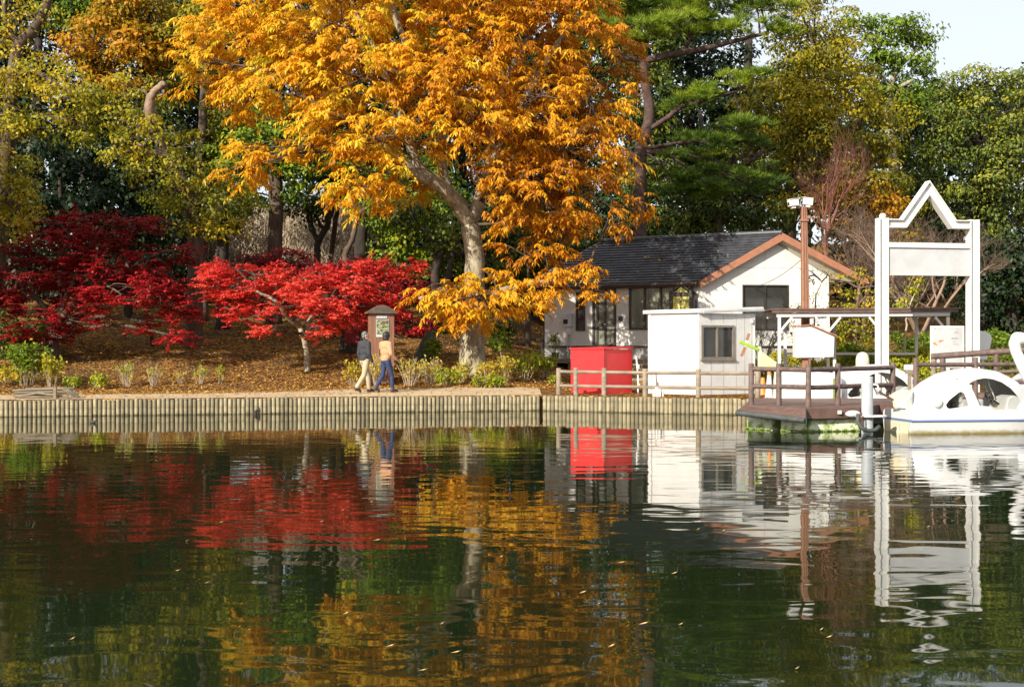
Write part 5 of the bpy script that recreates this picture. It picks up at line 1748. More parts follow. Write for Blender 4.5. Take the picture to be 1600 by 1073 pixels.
def crown_spray(CC, TT, BC, cr, twigs, per, L, W, jit=.10, sag=.45, hang=.85, rise=.05, flatk=.35):
    """hanging pinnate sprays: short twigs running outwards with leaves hanging in two rows"""
    k = len(CC)
    nt = k * twigs
    ti = np.repeat(np.arange(k), twigs)
    out = CC - BC
    out /= (np.linalg.norm(out, axis=1, keepdims=True) + 1e-6)
    td = unit(nt) * .75 + out[ti] * .8
    td[:, 2] = td[:, 2] * flatk + rise
    td /= np.linalg.norm(td, axis=1, keepdims=True)
    st = CC[ti] + unit(nt) * (cr * .75 * RNG.random(nt) ** .6)[:, None] * np.array([1, 1, .6])
    tl = cr * (.5 + .6 * RNG.random(nt))
    n = nt * per
    li = np.repeat(np.arange(nt), per)
    f = np.tile(np.linspace(.1, 1, per), nt)
    pos = st[li] + td[li] * (tl[li] * f)[:, None]
    pos[:, 2] -= (tl[li] * f ** 2 * sag)
    side = np.cross(td, np.array([0, 0, 1.0]))
    side /= (np.linalg.norm(side, axis=1, keepdims=True) + 1e-6)
    sg = np.tile(np.where(np.arange(per) % 2 == 0, 1.0, -1.0), nt)
    ax = td[li] * .55 + side[li] * (sg * .75)[:, None] + np.array([0, 0, -hang]) + RNG.normal(0, .25, (n, 3))
    nrm = td[li] * .5 + np.array([0, 0, .75]) + side[li] * (sg * .35)[:, None] + RNG.normal(0, .3, (n, 3))
    return pos, ax, nrm, L * (.5 + .85 * RNG.random(n)), W * (.6 + .7 * RNG.random(n)), TT[ti][li] + RNG.normal(0, jit, n)


def crown_pine(CC, TT, BC, cr, tufts, per, L, W):
    k = len(CC)
    nt = k * tufts
    ti = np.repeat(np.arange(k), tufts)
    off = unit(nt) * (cr * RNG.random(nt) ** .4)[:, None]
    off[:, 2] = np.abs(off[:, 2]) * .42
    st = CC[ti] + off
    n = nt * per
    li = np.repeat(np.arange(nt), per)
    ax = unit(n)
    ax[:, 2] = np.abs(ax[:, 2]) * .9 + .15
    ax += (off / (np.linalg.norm(off, axis=1, keepdims=True) + 1e-6))[li] * .5
    nrm = unit(n) + np.array([0, -.3, .6])
    return st[li], ax, nrm, L * (.7 + .6 * RNG.random(n)), np.full(n, W), TT[ti][li] + RNG.normal(0, .12, n)


def px_path(pts, d):
    """(x, y, radius px[, depth offset]) -> world points and radii"""
    out, rad = [], []
    for q in pts:
        D_ = d + (q[3] if len(q) > 3 else 0)
        out.append(P(q[0], q[1], D_))
        rad.append(q[2] / FPX * D_)
    return out, rad


def smooth_path(pts, rad, sub=4, wob=0.0):
    """Catmull-Rom through the points"""
    if len(pts) < 3:
        k = 6
        return [pts[0].lerp(pts[-1], i / k) for i in range(k + 1)], [rad[0] + (rad[-1] - rad[0]) * i / k for i in range(k + 1)]
    q = [pts[0] * 2 - pts[1]] + pts + [pts[-1] * 2 - pts[-2]]
    out, rr = [], []
    for i in range(1, len(q) - 2):
        for s in range(sub):
            t = s / sub
            a, b, c, e = q[i - 1], q[i], q[i + 1], q[i + 2]
            p = 0.5 * ((2 * b) + (c - a) * t + (2 * a - 5 * b + 4 * c - e) * t * t + (3 * b - a - 3 * c + e) * t ** 3)
            out.append(p + Vector(RNG.normal(0, wob, 3)) if wob else p)
            rr.append(rad[i - 1] + (rad[i] - rad[i - 1]) * t)
    out.append(pts[-1])
    rr.append(rad[-1])
    return out, rr


def tree(name, label, cat, d, trunk, blobs, leaf, style='broad', limbs=(), cr=.6, dens=1.0, per=46, L=.2, W=.1, bark='bark_dark', group=None, flat=.6, droop=.35, twigs=6, boughs=True, jit=.10, ground=True, nlimb=1.0, limb_bark=None):
    tp, tr = px_path(trunk, d)
    if ground:
        g = ground_z(tp[0].x, tp[0].y)
        tp[0].z = g - .15
    root = thing(name, label, cat, (tp[0].x, tp[0].y, tp[0].z + .15), group)
    tp, tr = smooth_path(tp, tr, 5, .012)
    mb = MB()
    tr[0] *= 1.18
    mb.tube(tp, tr, 12)
    CC, TT, BC = clump_centres(blobs, cr, dens, d)
    nodes = [(p, r) for p, r in zip(tp, tr)][len(tp) // 3:]
    for lb in limbs:
        lp, lr = px_path(lb, d)
        lp, lr = smooth_path(lp, lr, 4, .02)
        build(MB().tube(lp, lr, 9), 'limb', M[limb_bark or bark], root, smooth='all')
        nodes += list(zip(lp, lr))
    if boughs:
        bm_ = MB()
        npos = np.array([list(p) for p, r in nodes])
        nrad = [r for p, r in nodes]
        seen = []
        for b in sorted({tuple(x) for x in np.round(BC, 3)}):
            bc = np.array(b)
            dd = np.linalg.norm((npos - bc) * np.array([1, 1, .8]), axis=1) + np.maximum(0, npos[:, 2] - bc[2]) * 1.5 + np.maximum(0, bc[2] - npos[:, 2] - 1.3) * 1.6
            i = int(np.argmin(dd))
            a, e = Vector(npos[i]), Vector(bc)
            if (e - a).length < .4:
                continue
            midp = a.lerp(e, .5) + Vector((0, 0, .12 * (e - a).length)) + Vector(RNG.normal(0, .12, 3))
            r0 = min(nrad[i] * .7, .025 + .018 * (e - a).length)
            pp, rr = smooth_path([a, midp, e], [r0, r0 * .65, .022], 4)
            bm_.tube(pp, rr, 6)
            seen.append((pp, rr, bc))
        for pp, rr, bc in seen:
            sel = np.where(np.linalg.norm(BC - bc, axis=1) < .02)[0]
            RNG.shuffle(sel)
            for j in sel[:max(2, int(9 * nlimb))]:
                a = pp[-1 - int(RNG.integers(0, 5))]
                e = Vector(CC[j])
                m_ = a.lerp(e, .5) + Vector(RNG.normal(0, .1, 3))
                q_, r_ = smooth_path([a, m_, e], [.028, .02, .010], 3)
                bm_.tube(q_, r_, 4, caps=False)
        if bm_.v:
            tag(build(bm_, 'bough', M['bark_brown' if bark == 'bark_pale' else bark], root, smooth='all'), kind='stuff')
    build(mb, 'trunk', M[bark], root, smooth='all')
    if style == 'broad':
        a = crown_broad(CC, TT, BC, cr, per, L, W, flat, droop, jit)
    elif style == 'spray':
        a = crown_spray(CC, TT, BC, cr, twigs, per, L, W, jit)
    elif style == 'fan':
        a = crown_spray(CC, TT, BC, cr, twigs, per, L, W, jit, sag=.12, hang=.22, rise=.12, flatk=.22)
    else:
        a = crown_pine(CC, TT, BC, cr, twigs, per, L, W)
    leaves_mesh('crown', *a, M[leaf], root)
    return root


def bare_tree(name, label, cat, base, height, spread, levels, n_stem, r0, m, bark, group=None, seed=1, lean=0.0, fan=.5, trunk_h=.2, tr_m=None):
    rg = random.Random(seed)
    root = thing(name, label, cat, base, group)
    tw, tk = MB(), MB()

    def grow(p, d, L, r, lev):
        n = 4
        pts, rr = [p], [r]
        for i in range(n):
            d = (d + Vector((rg.gauss(0, .12), rg.gauss(0, .12), rg.gauss(.05, .08)))).normalized()
            pts.append(pts[-1] + d * L / n)
            rr.append(r * (1 - .45 * (i + 1) / n))
        (tk if lev >= levels - 1 else tw).tube(pts, rr, 6 if lev >= levels - 1 else (4 if lev > 1 else 3), caps=False)
        if lev <= 0:
            return
        for i in range(rg.randint(4, 6) if lev > 1 else rg.randint(4, 6)):
            t = rg.uniform(.25, 1.0)
            k = min(n - 1, int(t * n))
            q = pts[k].lerp(pts[k + 1], t * n - k)
            ax = Vector((rg.gauss(0, 1), rg.gauss(0, 1), rg.gauss(.25, .4))).normalized()
            nd = (d * (1 - spread) + ax * spread).normalized()
            nd.z = max(nd.z, -.1)
            grow(q, nd, L * rg.uniform(.45, .68), max(rr[k] * .58, .004), lev - 1)
    b = Vector(base)
    top = b + Vector((lean * height * trunk_h, 0, height * trunk_h))
    tk.tube([b - Vector((0, 0, .2)), b.lerp(top, .5), top], [r0 * 1.25, r0, r0 * .9], 9)
    for i in range(n_stem):
        a = 2 * math.pi * i / n_stem + rg.uniform(-.4, .4)
        d = Vector((math.cos(a) * fan, math.sin(a) * fan, 1)).normalized()
        grow(top - Vector((0, 0, rg.uniform(0, .12) * height * trunk_h)), d, height * (1 - trunk_h) * rg.uniform(.5, .62), r0 * .6, levels)
    build(tk, 'trunk', tr_m or M[bark], root, smooth='all')
    build(tw, 'twigs', M[m], root)
    return root


# ---- the great orange tree
big_limbs = [
    [(735, 352, 13), (712, 312, 12, -.2), (680, 285, 10.5, -.5), (655, 262, 9, -.8), (642, 225, 7, -.9), (622, 165, 5.5, -.9), (590, 90, 4.5, -.8), (555, 20, 3, -.6)],
    [(690, 292, 9, -.4), (655, 275, 8, -.9), (628, 252, 6.5, -1.2), (590, 215, 4.5, -1.5), (530, 180, 3, -1.6), (470, 150, 2, -1.6)],
    [(735, 352, 11), (752, 305, 10, .2), (764, 262, 8.5, .3), (768, 215, 7.5, .2), (772, 170, 6.5, 0), (800, 105, 5, 0), (840, 30, 4, 0), (860, -40, 3)],
    [(700, 300, 8, 0), (688, 240, 7, .4), (690, 195, 6, .4), (668, 140, 5.5, .2), (640, 85, 5.5, -.3), (612, 10, 5, -.5), (600, -50, 3.5, -.5)],
    [(766, 250, 6.5, .2), (790, 215, 6, -.3), (832, 130, 6, -.3), (858, 90, 5, -.3), (905, 20, 3.5, -.2)],
    [(750, 310, 7, .4), (800, 265, 6, .8), (860, 230, 4.5, 1.0), (930, 190, 3, 1.0)],
    [(665, 150, 4, .2), (610, 110, 4, .6), (540, 80, 3.5, 1), (450, 60, 3, 1), (380, 55, 2, 1)],
    [(738, 470, 7, 0), (690, 462, 5, -.8), (655, 466, 3, -1.4)],
    [(742, 462, 7, 0), (800, 450, 5, -.8), (850, 440, 3, -1.2), (910, 432, 2, -1.5)],
]
big_blobs = [
    (400, 50, 115, 60, 0, 0.65), (330, 100, 55, 45, -0.5, 0.57), (500, 40, 120, 75, -0.8, 0.68), (445, 120, 95, 50, -1, 0.65), (375, 150, 60, 30, 0, 0.60),
    (560, 120, 110, 60, -1.6, 0.65), (640, 60, 110, 80, -0.5, 0.60), (690, 130, 100, 60, -2.2, 0.48), (560, 195, 85, 40, -2, 0.65), (620, 215, 80, 40, -2.4, 0.57),
    (500, 205, 60, 35, -1.6, 0.63), (420, 245, 60, 28, -1.4, 0.65), (372, 262, 35, 22, -1.4, 0.63), (560, 262, 75, 38, -2.2, 0.68), (580, 306, 62, 28, -1.6, 0.69),
    (640, 292, 36, 18, 0.3, 0.58), (735, 175, 80, 60, -2.4, 0.42), (740, 60, 110, 80, 0, 0.48), (820, 60, 90, 70, 0, 0.44), (900, 40, 75, 60, 0, 0.42),
    (850, 150, 70, 50, -1.8, 0.42), (920, 160, 60, 50, -1.2, 0.39), (800, 205, 70, 40, -1.6, 0.37), (880, 235, 80, 45, -1.4, 0.37), (960, 215, 40, 45, -0.6, 0.34),
    (840, 300, 80, 40, -1.6, 0.37), (780, 290, 45, 35, -2, 0.39), (920, 300, 60, 40, -1, 0.34), (870, 350, 60, 22, -1.2, 0.34), (955, 335, 30, 20, -0.8, 0.32),
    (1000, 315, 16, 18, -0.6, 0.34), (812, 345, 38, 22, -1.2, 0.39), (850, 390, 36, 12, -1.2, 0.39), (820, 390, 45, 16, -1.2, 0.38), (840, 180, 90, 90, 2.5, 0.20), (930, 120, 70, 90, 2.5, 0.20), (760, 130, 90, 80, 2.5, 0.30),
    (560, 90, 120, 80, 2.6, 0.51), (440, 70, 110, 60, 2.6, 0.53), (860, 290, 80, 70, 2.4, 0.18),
    (600, -70, 170, 80, 0, 0.55), (760, -60, 150, 80, 0, 0.42), (430, -40, 120, 60, 0, 0.59), (880, -50, 90, 70, 0, 0.42),
    # the skirt of low boughs
    (755, 462, 70, 18, -1.9, 0.55), (700, 452, 46, 20, -1.4, 0.58), (668, 470, 32, 18, -1.5, 0.63), (815, 460, 45, 18, -1.6, 0.45), (846, 448, 26, 18, -1.5, 0.44),
    (715, 485, 38, 12, -2, 0.60), (780, 488, 44, 10, -2, 0.53), (830, 478, 26, 9, -1.7, 0.42), (735, 505, 24, 5, -1.8, 0.56), (790, 436, 34, 12, -1.2, 0.46), (770, 428, 24, 9, -0.8, 0.46), (900, 430, 26, 7, -1.6, 0.39), (935, 418, 16, 5, -1.6, 0.39), (930, 455, 14, 5, -1.6, 0.46), (868, 422, 24, 8, -1.5, 0.37),
]
tree('orange_tree', 'great orange autumn tree with pale trunk and a skirt of low boughs by the path', 'tree', 40.6,
     [(739, 580, 22.5), (738, 545, 20), (740, 500, 18), (742, 440, 16), (741, 395, 15), (735, 352, 14.5)], big_blobs, 'lf_orange', 'spray', big_limbs, cr=.52, dens=1.0, twigs=7, per=12, L=.20, W=.064, bark='bark_pale', jit=.14)

# ---- red maples
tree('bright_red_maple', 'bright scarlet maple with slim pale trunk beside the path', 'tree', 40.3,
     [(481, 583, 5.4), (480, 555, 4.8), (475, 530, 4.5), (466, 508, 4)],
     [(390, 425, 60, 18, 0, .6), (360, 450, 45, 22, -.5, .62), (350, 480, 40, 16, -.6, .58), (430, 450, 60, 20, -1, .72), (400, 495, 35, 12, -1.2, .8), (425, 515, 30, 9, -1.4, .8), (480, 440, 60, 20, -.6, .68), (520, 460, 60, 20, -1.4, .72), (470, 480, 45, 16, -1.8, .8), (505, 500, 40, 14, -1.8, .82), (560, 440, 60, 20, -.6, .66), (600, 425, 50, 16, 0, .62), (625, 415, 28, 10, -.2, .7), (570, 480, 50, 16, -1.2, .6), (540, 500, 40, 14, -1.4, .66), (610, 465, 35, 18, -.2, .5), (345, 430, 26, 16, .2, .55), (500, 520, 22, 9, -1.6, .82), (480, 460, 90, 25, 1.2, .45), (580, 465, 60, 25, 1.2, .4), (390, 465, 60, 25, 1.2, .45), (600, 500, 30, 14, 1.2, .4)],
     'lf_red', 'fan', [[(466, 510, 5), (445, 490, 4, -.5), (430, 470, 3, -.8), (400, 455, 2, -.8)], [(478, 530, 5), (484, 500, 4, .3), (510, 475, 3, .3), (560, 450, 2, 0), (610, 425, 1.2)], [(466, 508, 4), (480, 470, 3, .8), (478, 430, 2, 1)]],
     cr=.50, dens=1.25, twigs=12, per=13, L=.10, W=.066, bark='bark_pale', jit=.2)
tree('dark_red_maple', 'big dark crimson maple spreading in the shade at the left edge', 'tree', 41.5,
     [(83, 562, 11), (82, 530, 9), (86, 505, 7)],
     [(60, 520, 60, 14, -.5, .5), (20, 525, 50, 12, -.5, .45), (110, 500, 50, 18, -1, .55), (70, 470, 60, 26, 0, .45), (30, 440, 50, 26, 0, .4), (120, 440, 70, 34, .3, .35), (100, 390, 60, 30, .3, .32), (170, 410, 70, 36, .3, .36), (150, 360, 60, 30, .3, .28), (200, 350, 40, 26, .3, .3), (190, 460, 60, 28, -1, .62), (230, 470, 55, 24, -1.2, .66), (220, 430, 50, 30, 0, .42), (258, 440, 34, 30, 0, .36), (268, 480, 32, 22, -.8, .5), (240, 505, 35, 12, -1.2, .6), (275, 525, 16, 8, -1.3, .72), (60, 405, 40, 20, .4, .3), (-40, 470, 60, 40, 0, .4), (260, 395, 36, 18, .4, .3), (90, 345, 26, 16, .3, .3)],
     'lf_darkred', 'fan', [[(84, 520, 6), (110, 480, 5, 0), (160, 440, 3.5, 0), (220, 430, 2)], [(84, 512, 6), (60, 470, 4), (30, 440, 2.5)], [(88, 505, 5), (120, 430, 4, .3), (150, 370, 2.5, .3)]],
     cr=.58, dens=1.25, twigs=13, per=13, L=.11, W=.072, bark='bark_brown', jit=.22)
tree('dark_red_maple', 'low dark red maple crown peeping above the back of the bright maple', 'tree', 47.5,
     [(520, 540, 6), (515, 480, 5), (505, 440, 4)],
     [(440, 405, 45, 14, 0, .3), (500, 425, 60, 14, 0, .3), (400, 412, 40, 12, 0, .35), (560, 418, 50, 12, 0, .3), (630, 450, 40, 20, 0, .3), (600, 500, 60, 26, .5, .3), (660, 510, 30, 14, 0, .3), (655, 550, 24, 8, -.5, .6), (340, 420, 30, 14, 0, .3)],
     'lf_darkred', 'broad', cr=.42, dens=1.0, per=60, L=.12, W=.085, bark='bark_dark', flat=.3, droop=.1)

# ---- left group
YG = 'yellow green autumn trees at the left'
tree('yellow_tree', 'low yellow leaved crown hanging in at the left edge beneath the big yellow green crown', 'tree', 42.5,
     [(-70, 585, 12), (-60, 480, 11), (-40, 380, 9), (-10, 320, 6)], [(20, 265, 34, 34, 0, .6), (25, 315, 38, 38, -.4, .62), (-20, 290, 50, 60, 0, .55), (15, 355, 32, 18, -.3, .66), (-60, 330, 60, 70, 0, .5)],
     'lf_yg', cr=.5, dens=1.0, per=58, L=.14, W=.085, jit=.15, bark='bark_brown')
tree('yellow_green_tree', 'tall yellow green tree with leaning pale trunk in the top left corner', 'tree', 45.0,
     [(-30, 575, 16), (-10, 450, 15), (5, 300, 13), (18, 150, 11), (28, 76, 9), (52, 48, 8), (72, 10, 6.5), (84, -30, 5)],
     [(60, 120, 70, 34, -.8, .62), (20, 165, 45, 38, -1, .5), (95, 155, 60, 38, -1.2, .5), (130, 195, 50, 34, -1.2, .42), (70, 200, 50, 26, -1, .45), (20, 115, 40, 24, -1, .72), (25, 20, 45, 34, 0, .75), (-10, 60, 40, 30, 0, .7), (40, -40, 80, 40, 0, .6), (145, 150, 30, 26, -1, .38), (30, 200, 24, 16, -1, .4), (-40, 180, 60, 60, 0, .5)],
     'lf_yg', cr=.6, dens=.85, per=56, L=.15, W=.09, jit=.16, bark='bark_brown', limbs=[[(20, 130, 6), (50, 110, 4, -.5), (100, 140, 2.5, -.8)], [(30, 76, 5), (12, 40, 4, 0), (4, 0, 3, 0)]])
tree('snapped_tree', 'yellow green tree with a snapped bare limb end, dark trunk behind the maples', 'tree', 44.6,
     [(303, 560, 15), (303, 500, 14), (306, 420, 12.5), (300, 330, 11), (284, 285, 9.5), (256, 240, 8), (241, 200, 7.5)],
     [(205, 140, 34, 24, -.6, .45), (190, 190, 36, 30, -.8, .42), (200, 235, 40, 30, -1, .50), (225, 262, 34, 20, -1, .45), (180, 225, 26, 24, -.8, .5), (160, 170, 26, 24, -.4, .4), (240, 160, 20, 18, .2, .3), (260, 300, 40, 28, -.6, .28), (320, 320, 50, 26, -.4, .26), (290, 345, 36, 20, -.6, .34), (330, 365, 26, 12, -.6, .66), (280, 310, 50, 30, .8, .2), (340, 280, 40, 30, .5, .22), (268, 250, 26, 20, -1.6, .45), (248, 214, 20, 14, -1.9, .45), (285, 280, 26, 18, -1.5, .4), (225, 195, 16, 12, -1.8, .5)],
     'lf_yg', cr=.5, dens=.9, per=54, L=.14, W=.085, jit=.16, bark='bark_brown', limb_bark='bark_lit',
     limbs=[[(243, 205, 9, -.8), (236, 180, 9, -1.2), (234, 160, 7.5, -1.3), (240, 145, 6, -1.3), (250, 136, 5.2, -1.3), (258, 130, 5, -1.3)], [(250, 137, 2.5, -1.3), (257, 145, 2, -1.3), (250, 150, 1.5, -1.3)], [(262, 248, 4), (240, 240, 3, -.5), (215, 225, 2, -.8)]])
tree('tall_tree', 'tall straight dark trunk with thin olive leaves just left of the great orange tree', 'tree', 51.0,
     [(318, 540, 9), (314, 400, 8.5), (310, 290, 8), (316, 220, 7.5), (318, 160, 6.5), (322, 60, 5)],
     [(340, 200, 50, 36, 0, .3), (290, 230, 30, 30, .5, .3), (330, 130, 50, 40, 0, .3), (360, 260, 40, 30, 0, .25), (320, 30, 60, 50, 0, .4)],
     'lf_olive', cr=.55, dens=.9, per=42, L=.2, W=.12, bark='bark_brown')
tree('rusty_tree', 'rust orange and green tree behind the yellow green crowns at the upper left', 'tree', 52.0,
     [(200, 540, 7), (205, 400, 6), (215, 250, 5), (220, 120, 4)],
     [(140, 60, 50, 34, -.5, .62), (190, 45, 50, 30, -.5, .55), (240, 30, 60, 34, 0, .42), (220, 85, 60, 30, -.8, .74), (180, 110, 60, 34, -.4, .6), (130, 105, 40, 30, 0, .55), (260, 80, 50, 34, -.2, .5), (290, 60, 40, 40, 0, .32), (280, 110, 40, 24, -.4, .3), (210, 5, 60, 24, 0, .6), (240, -40, 90, 40, 0, .5), (250, 150, 40, 24, 0, .26)],
     'lf_autumn', cr=.6, dens=1.1, per=46, L=.2, W=.12, bark='bark_dark')
tree('green_tree', 'fresh green tree top above the rusty crown at the upper left', 'tree', 57.0,
     [(130, 520, 6), (130, 300, 5), (132, 80, 3.5)], [(100, 18, 40, 16, 0, .5), (150, 14, 45, 18, 0, .55), (120, 40, 40, 16, 0, .45), (170, 35, 30, 14, 0, .5), (130, -30, 80, 40, 0, .4)],
     'lf_pine', 'broad', cr=.55, dens=1.2, per=52, L=.22, W=.10, flat=.4, bark='bark_dark')

# ---- middle trunks and green crowns behind the maples
tree('thick_trunk_tree', 'thick brown trunk with dark green leaves above the middle of the bright maple', 'tree', 51.0,
     [(428, 500, 12.5), (428, 420, 12), (430, 360, 11.5), (432, 310, 11.5), (428, 250, 10), (420, 180, 8)],
     [(400, 250, 60, 40, -.5, .35), (450, 300, 40, 20, .3, .2), (380, 310, 40, 30, .2, .25), (460, 230, 50, 36, 0, .35), (410, 200, 60, 40, 0, .3), (360, 230, 40, 40, 0, .4), (470, 280, 30, 20, -.4, .4)],
     'lf_bright', cr=.5, dens=1.0, per=46, L=.18, W=.11, bark='bark_brown')
tree('forked_tree', 'small forked dark tree before the pale thicket in the middle', 'tree', 53.0,
     [(497, 500, 6), (496, 420, 5), (496, 388, 5), (499, 372, 5)],
     [(480, 330, 30, 22, 0, .25), (530, 290, 40, 30, 0, .3), (500, 260, 40, 30, 0, .35), (465, 320, 22, 16, 0, .25)],
     'lf_green', cr=.5, dens=1.0, per=46, L=.18, W=.11, bark='bark_dark',
     limbs=[[(498, 378, 5), (488, 362, 3.5), (482, 345, 3), (480, 325, 2)], [(498, 376, 5), (510, 355, 5), (516, 330, 5), (520, 300, 4)], [(492, 366, 2.5), (486, 340, 2), (490, 320, 1.5)], [(506, 360, 3), (498, 345, 2.5), (492, 335, 2)]])
tree('leaning_tree', 'thin bent trunk leaning right beside a thicker dark trunk, middle of the grove', 'tree', 50.0,
     [(545, 500, 6), (541, 420, 5), (540, 396, 5), (552, 370, 4.5), (556, 345, 4), (566, 330, 3.5), (585, 324, 2.5)],
     [(600, 320, 30, 16, 0, .4), (560, 300, 40, 24, .5, .35)], 'lf_bright', cr=.45, dens=.8, per=44, L=.17, W=.1, bark='bark_brown')
tree('dark_trunk_tree', 'broad dark trunk with green crown left of the great orange trunk', 'tree', 52.5,
     [(567, 520, 12), (566, 430, 11), (563, 380, 10.5), (566, 330, 11), (570, 270, 9)],
     [(620, 340, 60, 30, -.5, .35), (600, 380, 40, 24, .5, .25), (650, 380, 50, 26, -.6, .42), (690, 340, 50, 40, -.4, .38), (540, 250, 50, 40, 0, .3), (620, 280, 70, 40, .5, .3), (670, 300, 40, 30, 0, .4), (700, 400, 40, 30, 0, .3), (640, 410, 40, 20, 0, .3)],
     'lf_bright', cr=.5, dens=1.05, per=48, L=.18, W=.11, bark='bark_dark')
tree('thin_trunk_tree', 'thin straight dark trunk right of the small forked tree', 'tree', 54.0,
     [(517, 480, 4.5), (518, 400, 4), (524, 350, 4), (528, 310, 3.5)], [(530, 290, 40, 24, 0, .25), (510, 310, 20, 14, 0, .25)], 'lf_green', cr=.45, dens=.8, per=44, L=.18, W=.11, bark='bark_brown')
tree('dark_trunk_tree', 'short dark trunk below yellow green leaves left of the bright maple top', 'tree', 49.0,
     [(348, 540, 11), (347, 430, 10), (348, 390, 9.5), (350, 320, 8)],
     [(360, 300, 40, 26, 0, .35), (390, 330, 24, 16, 0, .3), (340, 350, 34, 20, -.4, .5), (370, 355, 26, 16, -.3, .6)], 'lf_yg', cr=.45, dens=1.0, per=46, L=.16, W=.1, bark='bark_dark')
tree('twin_trunk_tree', 'dark twin trunk in deep shade right behind the great orange trunk', 'tree', 50.0,
     [(686, 540, 10), (684, 470, 8), (680, 430, 7), (690, 390, 6)],
     [(640, 330, 40, 30, 0, .35), (700, 370, 40, 30, 0, .4), (800, 390, 60, 40, 1, .3), (780, 330, 70, 50, 1.5, .3), (660, 420, 30, 20, 1, .25), (860, 400, 60, 40, 2, .25)],
     'lf_green', cr=.5, dens=1.0, per=46, L=.18, W=.11, bark='bark_dark', limbs=[[(686, 470, 6), (700, 430, 5), (706, 390, 4)]])

# ---- right: pine, olive tree, green trees
tree('pine_tree', 'tall pine with reddish trunk and spreading needle boughs right of the great orange tree', 'tree', 50.0,
     [(1000, 520, 12), (1000, 400, 10.5), (1001, 300, 9.8), (1000, 235, 9.4), (1012, 200, 9), (1014, 165, 8), (1007, 130, 7.2), (1004, 95, 6.6), (985, 40, 6), (975, -30, 5)],
     [(950, 35, 55, 20, -.5, .6), (1010, 55, 40, 16, -1, .65), (1060, 40, 50, 20, -.8, .65), (1120, 18, 55, 20, -.4, .6), (1180, 12, 50, 20, -.4, .55), (1225, 40, 35, 22, -.4, .6), (1160, 50, 45, 12, -.8, .6), (1000, 15, 60, 20, 0, .5), (960, 70, 40, 14, 0, .5), (1150, 130, 26, 12, -1.4, .65), (1120, 140, 26, 12, -1.2, .65), (1185, 125, 22, 10, -1.4, .6), (1100, 160, 34, 12, -.8, .5), (1170, 190, 40, 16, -.8, .35), (1060, 175, 30, 14, 0, .35), (1090, 235, 60, 24, 0, .22), (1150, 230, 40, 20, 0, .25), (1110, 290, 60, 26, -.5, .30), (1060, 300, 40, 30, 0, .2), (1170, 290, 40, 24, 0, .2), (1050, -30, 120, 40, 0, .5), (1180, -30, 80, 30, 0, .5), (940, 0, 50, 30, 0, .5)],
     'lf_pine', 'pine', [[(1005, 96, 6), (1040, 88, 5.5, -.3), (1075, 80, 5, -.4), (1110, 74, 4.5, -.4), (1150, 64, 3.5, -.4), (1200, 50, 2.5, -.4)], [(1010, 205, 4), (1045, 182, 4, -.4), (1075, 163, 3.5, -.6), (1110, 155, 2.5, -.8), (1160, 140, 1.5, -1)], [(1004, 95, 4.5), (960, 85, 3.5, 0), (930, 70, 2.5, 0)], [(1060, 84, 3, -.3), (1080, 60, 2.5, -.3), (1085, 35, 1.5, -.3)]],
     cr=.55, dens=1.0, twigs=15, per=20, L=.30, W=.022, bark='bark_red', nlimb=.6)
tree('conifer', 'shaded green conifer between the pine trunk and the boat house roof', 'tree', 53.5,
     [(1120, 500, 10), (1120, 350, 9), (1120, 250, 6)],
     [(1090, 330, 60, 30, 0, .35), (1150, 320, 60, 34, 0, .3), (1200, 340, 50, 26, 0, .35), (1060, 350, 50, 24, 0, .3), (1100, 280, 60, 30, .5, .3), (1180, 280, 50, 30, .5, .3), (1040, 270, 40, 40, .5, .3), (1130, 220, 50, 34, .8, .35)],
     'lf_green', 'broad', cr=.55, dens=1.2, per=50, L=.22, W=.09, flat=.4, bark='bark_brown')
tree('olive_tree', 'big olive and golden tree behind the boat house roof', 'tree', 57.0,
     [(1230, 500, 13), (1232, 380, 12), (1240, 280, 10), (1265, 190, 8), (1285, 120, 6)],
     [(1290, 70, 40, 40, 0, .35), (1320, 110, 60, 40, -.3, .4), (1270, 120, 60, 44, -.5, .42), (1340, 165, 55, 36, -.6, .55), (1290, 160, 60, 34, -1.2, .62), (1235, 155, 50, 36, -.8, .6), (1380, 180, 32, 34, 0, .5), (1390, 235, 28, 40, 0, .45), (1340, 220, 55, 34, -.6, .4), (1270, 210, 60, 34, -.8, .45), (1210, 210, 50, 34, -.4, .4), (1180, 180, 40, 36, 0, .5), (1200, 130, 40, 34, 0, .4), (1230, 85, 40, 34, .3, .3), (1260, 265, 60, 34, -.4, .35), (1320, 280, 60, 34, -.4, .38), (1380, 290, 40, 34, 0, .35), (1210, 270, 50, 34, 0, .45), (1170, 240, 36, 34, 0, .4), (1240, 320, 60, 30, 0, .4), (1400, 330, 40, 40, .5, .3), (1330, 340, 60, 30, .5, .3), (1305, 40, 36, 24, 0, .35), (1260, 40, 40, 34, .3, .35), (1235, 0, 36, 30, .3, .35), (1275, 5, 18, 16, .3, .35), (1325, 70, 30, 26, 0, .4)],
     'lf_olive', cr=.8, dens=1.0, per=110, L=.175, W=.10, bark='bark_brown', jit=.16,
     limbs=[[(1140, 262, 3.4, -1.5), (1150, 240, 3.4, -2), (1158, 212, 3, -2.2)], [(1166, 258, 3, -2), (1182, 246, 3, -2.2), (1196, 236, 2.4, -2.4)], [(1092, 205, 2.6, -2), (1095, 180, 2.6, -2), (1090, 172, 2)], [(1240, 300, 5), (1300, 240, 4, .3), (1350, 190, 3, 0)]])
